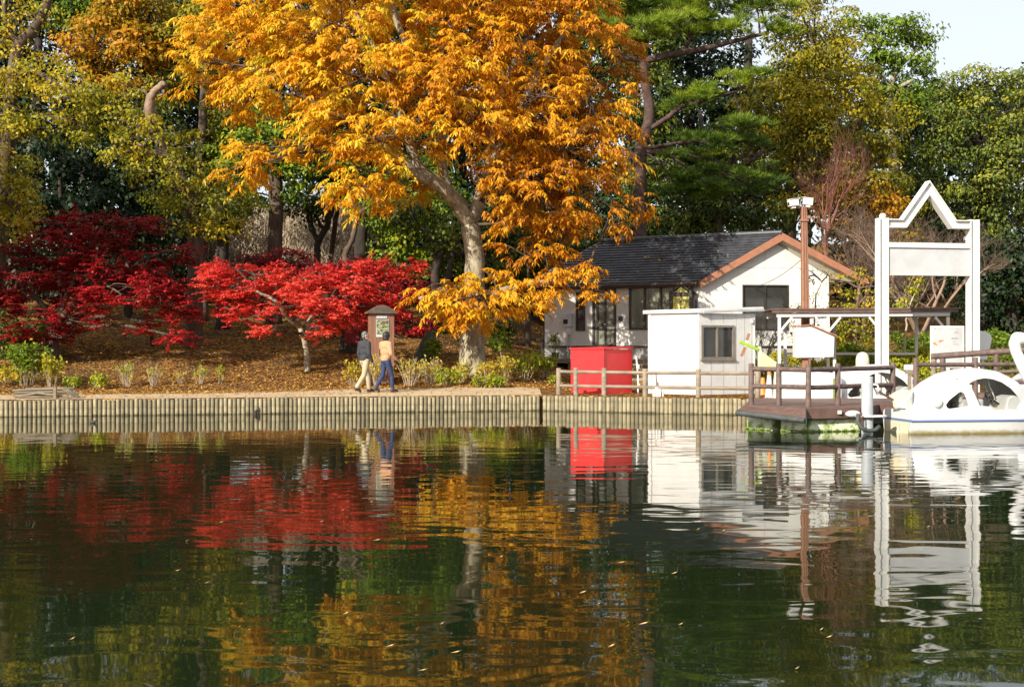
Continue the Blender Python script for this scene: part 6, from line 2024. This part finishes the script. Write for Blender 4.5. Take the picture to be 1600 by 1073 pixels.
tree('tall_green_tree', 'airy bright green tree standing highest against the sky', 'tree', 66.0,
     [(1400, 500, 9), (1398, 300, 8), (1388, 180, 7), (1392, 130, 5.5)],
     [(1350, 32, 30, 14, 0, .45), (1325, 30, 18, 12, 0, .4), (1400, 45, 40, 18, 0, .5), (1435, 50, 26, 16, 0, .5), (1380, 65, 36, 14, 0, .5), (1450, 62, 16, 16, 0, .45), (1410, 90, 40, 16, -.5, .5), (1440, 95, 22, 12, 0, .5), (1370, 100, 26, 16, 0, .45), (1360, 130, 26, 20, 0, .4), (1430, 125, 36, 18, 0, .4), (1400, 160, 50, 30, 0, .4), (1450, 160, 40, 30, 0, .4)],
     'lf_pine', 'broad', cr=.6, dens=1.15, per=50, L=.24, W=.12, flat=.5, bark='bark_pale', limbs=[[(1392, 132, 5), (1402, 110, 4), (1420, 90, 3), (1440, 70, 2)], [(1388, 140, 4), (1378, 115, 3), (1370, 95, 2)], [(1408, 135, 3, -1), (1425, 126, 2.4, -1.2)]])
tree('green_tree', 'broad grey green tree filling the right edge below the sky', 'tree', 60.0,
     [(1530, 520, 14), (1530, 350, 12), (1528, 220, 8)],
     [(1490, 130, 40, 24, 0, .5), (1540, 125, 46, 22, 0, .55), (1590, 120, 40, 20, 0, .5), (1500, 175, 50, 34, -.6, .45), (1560, 175, 56, 34, -.6, .62), (1610, 160, 40, 40, 0, .55), (1520, 220, 56, 34, -1, .50), (1580, 235, 56, 38, -.8, .52), (1470, 220, 40, 36, 0, .35), (1540, 275, 56, 34, -1, .4), (1600, 290, 50, 40, -.6, .4), (1490, 290, 50, 40, 0, .28), (1520, 330, 56, 34, -.8, .36), (1580, 350, 56, 40, -.6, .34), (1650, 200, 60, 80, 0, .4), (1660, 320, 60, 80, 0, .4)],
     'lf_green', cr=.85, dens=.95, per=125, L=.18, W=.10, bark='bark_dark', jit=.16)
tree('dark_green_tree', 'deep green tree in shadow low at the right edge behind the sign frame', 'tree', 52.0,
     [(1580, 540, 12), (1580, 460, 10), (1575, 380, 8)],
     [(1540, 400, 46, 34, 0, .35), (1590, 400, 46, 34, -.4, .35), (1560, 450, 50, 30, -.4, .3), (1610, 460, 50, 40, 0, .3), (1530, 480, 40, 26, 0, .25), (1585, 500, 46, 22, 0, .25), (1660, 430, 60, 70, 0, .3), (1500, 430, 36, 40, 1.5, .25), (1450, 400, 40, 50, 3, .2)],
     'lf_dark', cr=.55, dens=1.2, per=52, L=.2, W=.11, bark='bark_dark')

# ---- bare and half bare trees on the right
bare_tree('bare_red_tree', 'leafless reddish twigged young tree rising behind the boat house roof', 'tree', on_ground(1290, 52.5), PZ(205, 52.5) - on_ground(1290, 52.5).z, .34, 3, 7, .07, 'twig_red', 'twig_red', seed=4, fan=.15, trunk_h=.45)
bare_tree('bare_tree', 'leafless grey brown spreading tree framed by the white sign posts', 'tree', on_ground(1437, 45.5), PZ(285, 45.5) - on_ground(1437, 45.5).z, .5, 4, 5, .13, 'twig_brown', 'bark_brown', seed=8, fan=.62, trunk_h=.16, tr_m=M['bark_lit'])
bare_tree('bare_tree', 'thin leafless tree between the camera pole and the sign frame', 'tree', on_ground(1350, 50.0), PZ(290, 50) - on_ground(1350, 50).z, .5, 4, 5, .09, 'twig_brown', 'bark_brown', seed=15, fan=.5, trunk_h=.3)
bare_tree('bare_sapling', 'thin dark leafless sapling in front of the gable window', 'tree', on_ground(1190, 40.8), 2.9, .5, 3, 5, .035, 'bark_dark', 'bark_dark', seed=3, fan=.42, trunk_h=.15)
tree('autumn_tree', 'small orange and yellow autumn crown behind the bare twigs right of the roof', 'tree', 55.0,
     [(1340, 500, 5), (1340, 400, 4.5), (1345, 330, 3.5)], [(1350, 305, 40, 20, 0, .62), (1320, 330, 40, 24, 0, .6), (1380, 320, 40, 20, 0, .7), (1345, 285, 26, 12, -.5, .5), (1300, 310, 26, 20, 0, .6), (1400, 360, 40, 30, .3, .55), (1330, 370, 50, 24, .3, .45)],
     'lf_autumn', cr=.5, dens=.9, per=40, L=.18, W=.11, bark='bark_brown')

# ---- the dark wood behind: single trees, each with its own place
row = [(-120, 63, 'behind the left frame edge'), (-30, 66, 'behind the yellow tree at the far left'), (60, 63, 'behind the dark red maple'), (150, 68, 'left of the snapped tree'), (245, 64, 'behind the snapped tree'), (335, 69, 'left of the pale thicket'), (430, 65, 'above the pale thicket'), (530, 69, 'over the forked tree'), (630, 64, 'left behind the great orange crown'), (720, 68, 'right behind the great orange trunk'), (815, 64, 'left above the boat house roof'), (905, 67, 'behind the left end of the roof'), (990, 63, 'behind the pine trunk'), (1080, 68, 'right of the pine trunk'), (1170, 65, 'behind the conifer')]
for i, (px, d, where) in enumerate(row):
    blobs = []
    open_low = 330 < px < 560
    for (oy, ry, rx) in ((-60, 80, 70), (50, 80, 76), (150, 70, 74), (240, 60, 70), (320, 55, 66), (400, 50, 66), (460, 40, 60)):
        if open_low and oy > 250:
            continue
        if px > 1000 and oy < 0:
            continue
        if px > 1120 and oy < 100:
            continue
        blobs.append((px + RNG.uniform(-18, 18), oy + RNG.uniform(-14, 14), rx, ry, RNG.uniform(-1, 1), .28 + RNG.uniform(-.1, .16)))
    tree('evergreen_tree', 'dark evergreen of the shaded wood, ' + where, 'tree', d, [(px, 500, 12), (px + 4, 350, 11), (px - 3, 200, 9), (px, 60, 6)], blobs,
         'lf_dark' if i % 4 else 'lf_green', cr=.85, dens=1.2, per=66, L=.25, W=.14, bark='bark_dark', group='evergreens of the dark wood', nlimb=.3)

for px, d, lab, bl in ((1260, 67, 'dark evergreen filling in behind the olive and golden tree', ((1230, 120, 50, 40), (1290, 90, 50, 40), (1340, 140, 50, 40), (1230, 200, 60, 46), (1300, 190, 60, 46), (1360, 220, 50, 50), (1240, 290, 60, 46), (1320, 290, 60, 46))),
                       (1400, 70, 'dark evergreen below the airy tree that stands against the sky', ((1400, 190, 46, 40), (1450, 190, 40, 40), (1420, 260, 56, 46), (1400, 330, 56, 46), (1460, 330, 50, 46), (1430, 400, 60, 46))),
                       (1560, 69, 'dark evergreen behind the broad grey green tree at the right edge', ((1500, 190, 50, 40), (1560, 180, 56, 40), (1620, 180, 50, 40), (1510, 260, 60, 46), (1580, 260, 60, 46), (1520, 340, 60, 46), (1600, 340, 60, 46), (1560, 420, 70, 46)))):
    tree('evergreen_tree', lab, 'tree', d, [(px, 500, 8), (px, 350, 7), (px, 240, 5)], [(*q, 0, .3) for q in bl], 'lf_dark' if px != 1400 else 'lf_green', cr=.9, dens=1.2, per=60, L=.25, W=.14, bark='bark_dark', group='evergreens of the dark wood', nlimb=.3)
# dark evergreens close behind the left crowns
for px, d, lab in ((95, 49.5, 'dark evergreen directly behind the yellow green crowns at the left'), (200, 50.5, 'dark evergreen between the crimson maple top and the snapped tree'), (265, 56, 'slim dark evergreen right of the snapped limb'), (-20, 50, 'dark evergreen behind the low yellow tree at the left edge')):
    tree('evergreen_tree', lab, 'tree', d, [(px, 520, 5), (px, 400, 4.5), (px, 240, 3)],
         [(px, 250, 56, 40, 0, .25), (px - 30, 300, 44, 36, -.5, .25), (px + 34, 310, 44, 36, -.4, .25), (px, 360, 56, 40, -.4, .22), (px - 34, 420, 40, 34, 0, .22), (px + 30, 430, 40, 34, 0, .22)],
         'lf_dark', cr=.7, dens=1.25, per=54, L=.24, W=.14, bark='bark_dark', group='evergreens of the dark wood', nlimb=.3)
# understorey of the shaded wood
for i, (px, d, lab) in enumerate(((-60, 58, 'dark understorey bush far left behind the crimson maple'), (40, 59, 'dark understorey bush under the yellow green crowns'), (120, 57, 'dark understorey bush left of the snapped tree'), (200, 60, 'dark understorey bush behind the snapped tree trunk'), (270, 58, 'dark understorey bush at the left end of the pale thicket'), (640, 58, 'dark understorey bush right of the pale thicket'), (720, 60, 'dark understorey bush behind the great orange trunk'), (800, 57, 'dark understorey bush above the bench'), (880, 59, 'dark understorey bush behind the left roof end'), (960, 58, 'dark understorey bush behind the roof ridge'))):
    tree('understorey_bush', lab, 'bush', d, [(px, 520, 4), (px, 470, 3.5), (px + 4, 420, 2.5)],
         [(px, 460, 60, 40, 0, .3), (px - 30, 400, 46, 40, 0, .3), (px + 34, 390, 46, 44, 0, .3), (px, 340, 50, 36, .5, .3)], 'lf_dark', cr=.8, dens=1.1, per=46, L=.26, W=.15, bark='bark_dark', group='understorey of the dark wood', nlimb=.3)

# far wood: closes the gaps behind
fx = []
CC, TT, BC = [], [], []
for px in range(-350, 1500, 70):
    d = 88 + RNG.uniform(-5, 5)
    for oy in range(-120, 480, 80):
        if px > 1150 and oy < 140 + (px - 1150) * .1:
            continue
        if RNG.random() < .04:
            continue
        fx.append((px + RNG.uniform(-30, 30), oy + RNG.uniform(-20, 20), 60, 60, d - 88, .25 + RNG.uniform(-.1, .1)))
for px in range(1420, 2100, 70):
    for oy in range(170, 480, 80):
        fx.append((px, oy, 60, 60, RNG.uniform(-4, 4), .28))
CC, TT, BC = clump_centres(fx, 1.5, .9, 88)
a = crown_broad(CC, TT, BC, 1.5, 26, .62, .36)
tag(leaves_mesh('far_wood', *a, M['lf_dark']), kind='stuff')

# pale thicket of dry brush in the middle distance
n = 32000
x = RNG.uniform(PX(300, 60), PX(620, 60), n)
y = RNG.uniform(57, 63, n)
hgt = 4.0 + .5 * np.sin(x * .8 + 1) + RNG.normal(0, .25, n)
z0 = np.array([ground_z(a_1, b_1) for a_1, b_1 in zip(x, y)])
f = RNG.random(n) ** .6
ax = np.stack([RNG.normal(0, .55, n), RNG.normal(0, .4, n), np.full(n, 1.0)], 1)
L_ = RNG.uniform(.5, 1.2, n)
tag(leaves_mesh('dry_thicket', np.stack([x, y, z0 + f * hgt], 1), ax, np.stack([RNG.normal(0, .4, n), np.full(n, -1.0), RNG.normal(0.3, .3, n)], 1), L_, np.full(n, .035), np.full(n, .5), M['twig_pale'], fold=0), kind='stuff')

# shade-giving trees on the bank further left (outside the picture; their shade falls across the maple)
tree('bankside_tree', 'broad green tree on the bank just beyond the left edge, shading the crimson maple', 'tree', 35.5,
     [(-240, 600, 20), (-242, 400, 18), (-240, 200, 14)], [(-310, 110, 120, 80, 0, .4), (-165, 120, 110, 70, 0, .4), (-235, 50, 140, 70, 0, .4), (-240, 170, 130, 50, 1.5, .4), (-150, 60, 90, 60, 1.5, .4), (-240, 100, 130, 80, 2.5, .4)],
     'lf_green', cr=.7, dens=1.3, per=46, L=.26, W=.16, bark='bark_brown', group='bank trees beyond the left edge')
tree('bankside_tree', 'second broad green tree further left along the bank, beyond the left edge', 'tree', 34.5,
     [(-560, 610, 20), (-560, 400, 18), (-560, 200, 14)], [(-620, 110, 120, 100, 0, .4), (-490, 110, 110, 90, 0, .4), (-560, 0, 150, 90, 0, .4), (-560, 180, 130, 60, 1.5, .4), (-560, 60, 130, 90, 2.5, .4)],
     'lf_green', cr=.7, dens=1.3, per=46, L=.26, W=.16, bark='bark_brown', group='bank trees beyond the left edge')

# ---- shrubs
def shrub(name, label, base, h, w, leaf, n, L, tint, stems=10, group=None, stem_m='twig_pale', leafy=1.0, top=0.5, cat='shrub', rs=.008):
    root = thing(name, label, cat, base, group)
    mb = MB()
    b = Vector(base)
    tips = []
    for i in range(stems):
        a = RNG.uniform(0, 6.28)
        r = w * RNG.random() ** .5
        e = b + Vector((math.cos(a) * r, math.sin(a) * r * .8, h * RNG.uniform(.65, 1.0) * (1 - .25 * (r / w) ** 2)))
        s = b + Vector((math.cos(a) * r * .3, math.sin(a) * r * .3, -.05))
        m_ = s.lerp(e, .5) + Vector((RNG.normal(0, .03), RNG.normal(0, .03), .03))
        mb.tube([s, m_, e], [rs, rs * .85, rs * .5], 4, caps=False)
        tips.append((s, m_, e))
    build(mb, 'stem', M[stem_m], root)
    if n:
        idx = RNG.integers(0, len(tips), n)
        f = np.clip(1 - np.abs(RNG.normal(0, top * .5, n)), .05, 1.05)
        pts = np.array([[*(t[0].lerp(t[1], min(1, q * 2)) if q < .5 else t[1].lerp(t[2], min(1.05, q * 2 - 1)))] for t, q in zip([tips[k] for k in idx], f)])
        pts += RNG.normal(0, L * .55, (n, 3))
        gz = ground_z(b.x, b.y)
        pts[:, 2] = np.maximum(pts[:, 2], gz + .03)
        nr = RNG.normal(0, .5, (n, 3)) + np.array([-.2, -.4, .8])
        leaves_mesh('foliage', pts, RNG.normal(0, 1, (n, 3)) + np.array([0, 0, -.3]), nr, L * (.7 + .6 * RNG.random(n)), L * .62 * (.7 + .6 * RNG.random(n)), tint + RNG.normal(0, .16, n), M[leaf], root)
    return root


SG = 'dry hydrangea clumps along the path'
for px, py, h, w, n, L, tint, st, lab in (
        (40, 603, 1.25, .62, 520, .13, .04, 12, 'tallest dark green leafy shrub, left end of the path edge'),
        (80, 605, .95, .38, 260, .11, .5, 18, 'yellowing shrub with many pale stems just right of the tallest green shrub'),
        (10, 600, .45, .6, 200, .11, .6, 8, 'low yellow leaved shrub at the very left edge of the path'),
        (116, 607, .32, .25, 110, .10, .25, 8, 'small lime green plant behind the end of the pole stack'),
        (150, 607, .42, .34, 160, .10, .3, 8, 'lime green low plant between the pole stack and the tall dry stems'),
        (198, 604, .72, .26, 70, .09, .35, 26, 'tall clump of pale dry stems, leftmost of the stem clumps'),
        (240, 603, .66, .30, 40, .08, .45, 26, 'fan of bare pale stems, second clump from the left'),
        (281, 600, .42, .12, 24, .08, .6, 8, 'tiny dry sprig between two stem clumps'),
        (312, 600, .60, .24, 60, .09, .35, 14, 'clump of brown stems with green tips left of the bright maple trunk'),
        (343, 599, .52, .14, 40, .09, .35, 7, 'thin pair of stems with green tips nearest the bright maple trunk'),
        (553, 606, .78, .26, 150, .10, .62, 14, 'yellow leaved shrub left of the walker in the dark jacket'),
        (589, 605, .95, .22, 90, .09, .6, 26, 'dry stems with yellow tops between the two walkers'),
        (640, 603, .85, .42, 90, .09, .6, 40, 'broad clump of beige stems right of the walker in tan'),
        (672, 600, .80, .38, 90, .09, .65, 36, 'beige stem clump with yellow heads before the mossy stone'),
        (682, 566, .75, .40, 260, .12, .1, 10, 'fern green plant right beside the mossy stone'),
        (700, 603, .50, .40, 220, .10, .3, 20, 'lime tinged bushy clump left of the great trunk'),
        (722, 597, .62, .34, 110, .10, .55, 30, 'dry clump leaning on the left foot of the great trunk'),
        (762, 600, .70, .34, 150, .10, .66, 26, 'orange topped clump on the right foot of the great trunk'),
        (752, 606, .30, .26, 150, .10, .3, 10, 'bright lime low plant in front of the great trunk'),
        (790, 598, .78, .38, 170, .10, .6, 30, 'yellow headed clump second right of the great trunk'),
        (778, 606, .34, .28, 170, .10, .25, 10, 'lime green low plant on the path edge right of the great trunk'),
        (783, 560, .85, .36, 230, .12, .1, 10, 'dark green plant between great trunk and porch'),
        (820, 592, .85, .42, 300, .11, .35, 20, 'green and yellow shrub next to last before the porch'),
        (848, 590, .80, .42, 360, .11, .22, 14, 'leafy yellow green shrub against the porch corner'),
        (868, 602, .28, .2, 90, .09, .3, 8, 'small yellow green plant at the first fence post')):
    shrub('path_shrub', lab, G(px, py), h * 1.12, w * 1.1, 'lf_shrub', int(n * 1.7), L, tint, st, SG)
for px, py, h, w, n, lab in ((20, 560, 1.7, 1.3, 1500, 'big dark green bush in the shade below the crimson maple'), (785, 536, .9, .6, 800, 'round dark green bush behind the skirt of the great orange tree'),
                             (690, 520, 1.0, .9, 900, 'dark bush in deep shade behind the poster kiosk slope'), (560, 515, 1.2, 1.1, 900, 'shadowy bush behind the bright maple')):
    shrub('dark_bush', lab, G(px, py), h, w, 'lf_green', n, .13, .3, 12, None, 'bark_dark', top=1.2, cat='bush')

# hedge and shrubs behind the shelter
def hedge(name, label, x0, x1, d, y_top, leaf, n, L, tint, depth=.9, zb=None):
    a, b = on_ground(x0, d), on_ground(x1, d)
    root = thing(name, label, 'hedge', a)
    zt_ = PZ(y_top, d)
    f = RNG.random(n)
    x = a.x + (b.x - a.x) * f
    top = zt_ + .12 * np.sin(x * 3.1) + .08 * np.sin(x * 7.7)
    zb_ = min(a.z, b.z) - .05
    q = RNG.random(n)
    z = np.where(q < .4, top + RNG.normal(0, .05, n), zb_ + (top - zb_) * RNG.random(n))
    y = np.where(q < .4, d + depth * RNG.random(n), d + .12 * RNG.normal(size=n))
    nr = np.stack([RNG.normal(0, .4, n), np.where(q < .4, -.3, -.9), np.where(q < .4, .9, .3)], 1) + RNG.normal(0, .35, (n, 3))
    leaves_mesh('foliage', np.stack([x, y, z], 1), RNG.normal(0, 1, (n, 3)), nr, L * (.7 + .6 * RNG.random(n)), L * .6 * (.7 + .6 * RNG.random(n)), tint + RNG.normal(0, .16, n), M[leaf], root)
    mb = MB()
    for i in range(int(abs(b.x - a.x) / .25) + 1):
        p = a.lerp(b, min(1, i * .25 / max(.1, abs(b.x - a.x)))) + Vector((0, depth * .5, 0))
        mb.tube([(p.x, p.y, zb_ - .1), (p.x + .05, p.y, (zb_ + zt_) / 2), (p.x + RNG.normal(0, .1), p.y, zt_ - .05)], .012, 4, caps=False)
    build(mb, 'stem', M['bark_brown'], root)
    return root


hedge('hedge', 'clipped yellow green hedge behind the shelter between the sign posts', 1385, 1462, 38.6, 556, 'lf_bright', 3800, .10, .72)
hedge('hedge', 'low yellow flowering hedge beneath the white signal box', 1180, 1312, 39.9, 562, 'lf_shrub', 3800, .10, .45)
hedge('hedge', 'green hedge behind the shelter posts left of the sign frame', 1312, 1385, 40.5, 548, 'lf_bright', 3000, .11, .4)
hedge('hedge', 'dark green hedge beyond the information board at the right', 1400, 1620, 43.5, 528, 'lf_bright', 6500, .13, .22)
tree('climbing_shrub', 'tall thin leaved shrub with yellow sprays at the right corner of the boat house', 'shrub', 41.2,
     [(1335, 585, 3), (1337, 520, 2.5), (1342, 450, 2)], [(1305, 440, 12, 26, 0, .6), (1345, 430, 10, 30, 0, .62), (1325, 480, 30, 28, 0, .5), (1365, 470, 20, 36, 0, .55), (1330, 520, 40, 30, 0, .35), (1370, 520, 30, 30, 0, .4), (1300, 500, 16, 40, 0, .4), (1380, 450, 12, 26, 0, .6), (1355, 550, 40, 16, 0, .3)],
     'lf_yg', cr=.28, dens=.62, per=30, L=.10, W=.06, bark='twig_brown')
tree('vine_shrub', 'thin leaning branch with lime leaves seen through the sign frame', 'shrub', 40.0,
     [(1412, 580, 2), (1415, 520, 1.6), (1420, 480, 1.2), (1438, 440, .8)], [(1420, 468, 12, 8, 0, .3), (1428, 452, 8, 8, 0, .3), (1436, 437, 6, 6, 0, .4), (1405, 478, 6, 5, 0, .4)],
     'lf_shrub', cr=.18, dens=.7, per=20, L=.11, W=.07, bark='twig_pale')
tree('thin_leafed_shrub', 'sparse wispy shrub with small grey leaves on the gable wall right of the pole', 'shrub', 41.6,
     [(1270, 585, 2), (1272, 520, 1.5), (1275, 460, 1)], [(1272, 430, 16, 12, 0, .3), (1245, 480, 20, 12, 0, .3), (1278, 470, 16, 20, 0, .3), (1235, 520, 14, 20, 0, .25), (1285, 510, 16, 30, 0, .25)],
     'lf_olive', cr=.22, dens=.35, per=10, L=.10, W=.06, bark='bark_dark')
pp = thing('potted_plant', 'little dark potted plant by the porch wall below the meter box', 'plant', HC + u * up_(877) + nu * .45 + Vector((0, 0, FZ - .02)))
q = pp.location
build(MB().tube([q, q + Vector((0, 0, .22))], [.11, .14], 14), 'pot', M['terracotta'], pp, smooth=50)
build(MB().tube([q + Vector((0, 0, .2)), q + Vector((.02, 0, .55)), q + Vector((-.04, 0, .72))], .014, 5), 'stem', M['bark_dark'], pp)
n = 40
cen = np.array([list(q + Vector((RNG.choice([-.12, .08, -.02]), 0, RNG.choice([.5, .66, .74])))) for _ in range(n)])
leaves_mesh('foliage', cen + RNG.normal(0, .05, (n, 3)), RNG.normal(0, 1, (n, 3)), RNG.normal(0, .5, (n, 3)) + np.array([0, -.5, .6]), np.full(n, .15), np.full(n, .07), np.full(n, .5), M['lf_green'], pp)

# ---- fallen leaves on the slope, on the path edge, and drifting on the pond
n = 42000
x = RNG.uniform(-16, 3.5, n)
s = np.where(RNG.random(n) < .16, 2.95 + RNG.normal(0, .28, n), 3.0 + 20 * RNG.random(n) ** 1.9)
y = np.array([bank_y(a_1) for a_1 in x]) + s
z = np.array([ground_z(a_1, b_1) for a_1, b_1 in zip(x, y)]) + RNG.uniform(.005, .035, n)
tag(leaves_mesh('fallen_leaves', np.stack([x, y, z], 1), RNG.normal(0, 1, (n, 3)) * np.array([1, 1, .15]), RNG.normal(0, .28, (n, 3)) + np.array([0, 0, 1]), RNG.uniform(.05, .115, n), RNG.uniform(.035, .07, n), RNG.normal(.62, .22, n), M['lf_litter'], fold=.1), kind='stuff')
n = 900
x = RNG.uniform(-15, 8, n)
s = np.where(x < 1, .3 + 3.0 * RNG.random(n), .12 + 1.2 * RNG.random(n))
y = np.array([bank_y(a_1) for a_1 in x]) + s
z = np.array([ground_z(a_1, b_1) for a_1, b_1 in zip(x, y)]) + .014
tag(leaves_mesh('fallen_leaves', np.stack([x, y, z], 1), RNG.normal(0, 1, (n, 3)) * np.array([1, 1, .08]), RNG.normal(0, .15, (n, 3)) + np.array([0, 0, 1]), RNG.uniform(.06, .11, n), RNG.uniform(.04, .07, n), RNG.normal(.6, .2, n), M['lf_litter'], fold=.1), kind='stuff')
# leaves caught on the boat house roof
n = 110
t_, k_ = RNG.random(n) ** 1.4, RNG.random(n)
e0, a0 = slopes[0]
base = np.array([list(e0 + (a0 - e0) * float(q * .8) + u * float(LR * (.15 + .85 * w)) + Vector((0, 0, .075))) for q, w in zip(t_, k_)])
tag(leaves_mesh('roof_leaves', base, RNG.normal(0, 1, (n, 3)) * np.array([1, 1, .3]), RNG.normal(0, .3, (n, 3)) + np.array([-.3, -.3, 1]), np.full(n, .12), np.full(n, .06), RNG.normal(.6, .2, n), M['lf_litter']), kind='stuff')
fl = [(344, 817, 10), (588, 845, 12), (276, 893, 11), (322, 912, 12), (935, 945, 8), (463, 876, 6), (502, 816, 6), (783, 871, 6), (580, 785, 5), (1218, 738, 6), (970, 880, 14), (1053, 897, 10), (910, 927, 12), (1005, 976, 16), (955, 1011, 12), (1090, 828, 7), (1295, 997, 10), (1283, 985, 6), (609, 1011, 14), (711, 1021, 16), (660, 1049, 16), (292, 846, 6), (535, 798, 5), (690, 976, 7), (1245, 1046, 7), (1063, 977, 8), (848, 820, 5), (1130, 830, 6), (1450, 824, 5), (540, 960, 9), (390, 985, 7), (112, 1000, 9)]
zone = ['left', 'middle', 'right']
band = lambda py: 2 if py > 960 else (0 if py < 860 else 1)
ordn = ['leftmost', 'second', 'third', 'fourth', 'fifth', 'sixth', 'seventh', 'eighth', 'ninth', 'tenth', 'eleventh', 'twelfth', 'thirteenth', 'fourteenth', 'fifteenth', 'sixteenth']
ranks = {}
for b_ in range(3):
    for r_, q in enumerate(sorted(q for q in fl if band(q[1]) == b_)):
        ranks[q] = r_
for i, (px, py, w) in enumerate(fl):
    d = 3600.0 / (py - 540)
    L = w / FPX * d * 1.0
    r_ = ranks[(px, py, w)]
    where = ('far out amid the maple and hut reflections', 'halfway across the pond', 'nearest the viewer')[band(py)]
    lab = ('leftmost' if r_ == 0 else ordn[r_] + ' from left') + ' of the fallen leaves drifting ' + where
    t = thing('floating_leaf', lab, 'leaf', (PX(px, d), d, 0.004), 'leaves drifting on the pond', rz=RNG.uniform(-.5, .5))
    k = L
    mb = MB()
    mb.add([(-.5 * k, 0, .002), (-.2 * k, -.16 * k, .006), (.25 * k, -.14 * k, .010), (.5 * k, 0, .016), (.2 * k, .17 * k, .012), (-.25 * k, .13 * k, .004), (0, 0, .001)],
           [(0, 1, 6), (1, 2, 6), (2, 3, 6), (3, 4, 6), (4, 5, 6), (5, 0, 6)])
    o = build(mb, 'blade', M['float_leaf'] if 'float_leaf' in M else M.setdefault('float_leaf', mat('float_leaf', (0.42, 0.24, 0.08), (0.62, 0.45, 0.2), 0.7, 3)), t, local=True)
    o2 = build(MB().tube([(.5 * k, 0, .016), (.66 * k, .02 * k, .02)], .01 * k + .002, 4), 'stalk', M['bark_brown'], t, local=True)

# keep every piece's own id; nothing outside the picture needs shadows switched off
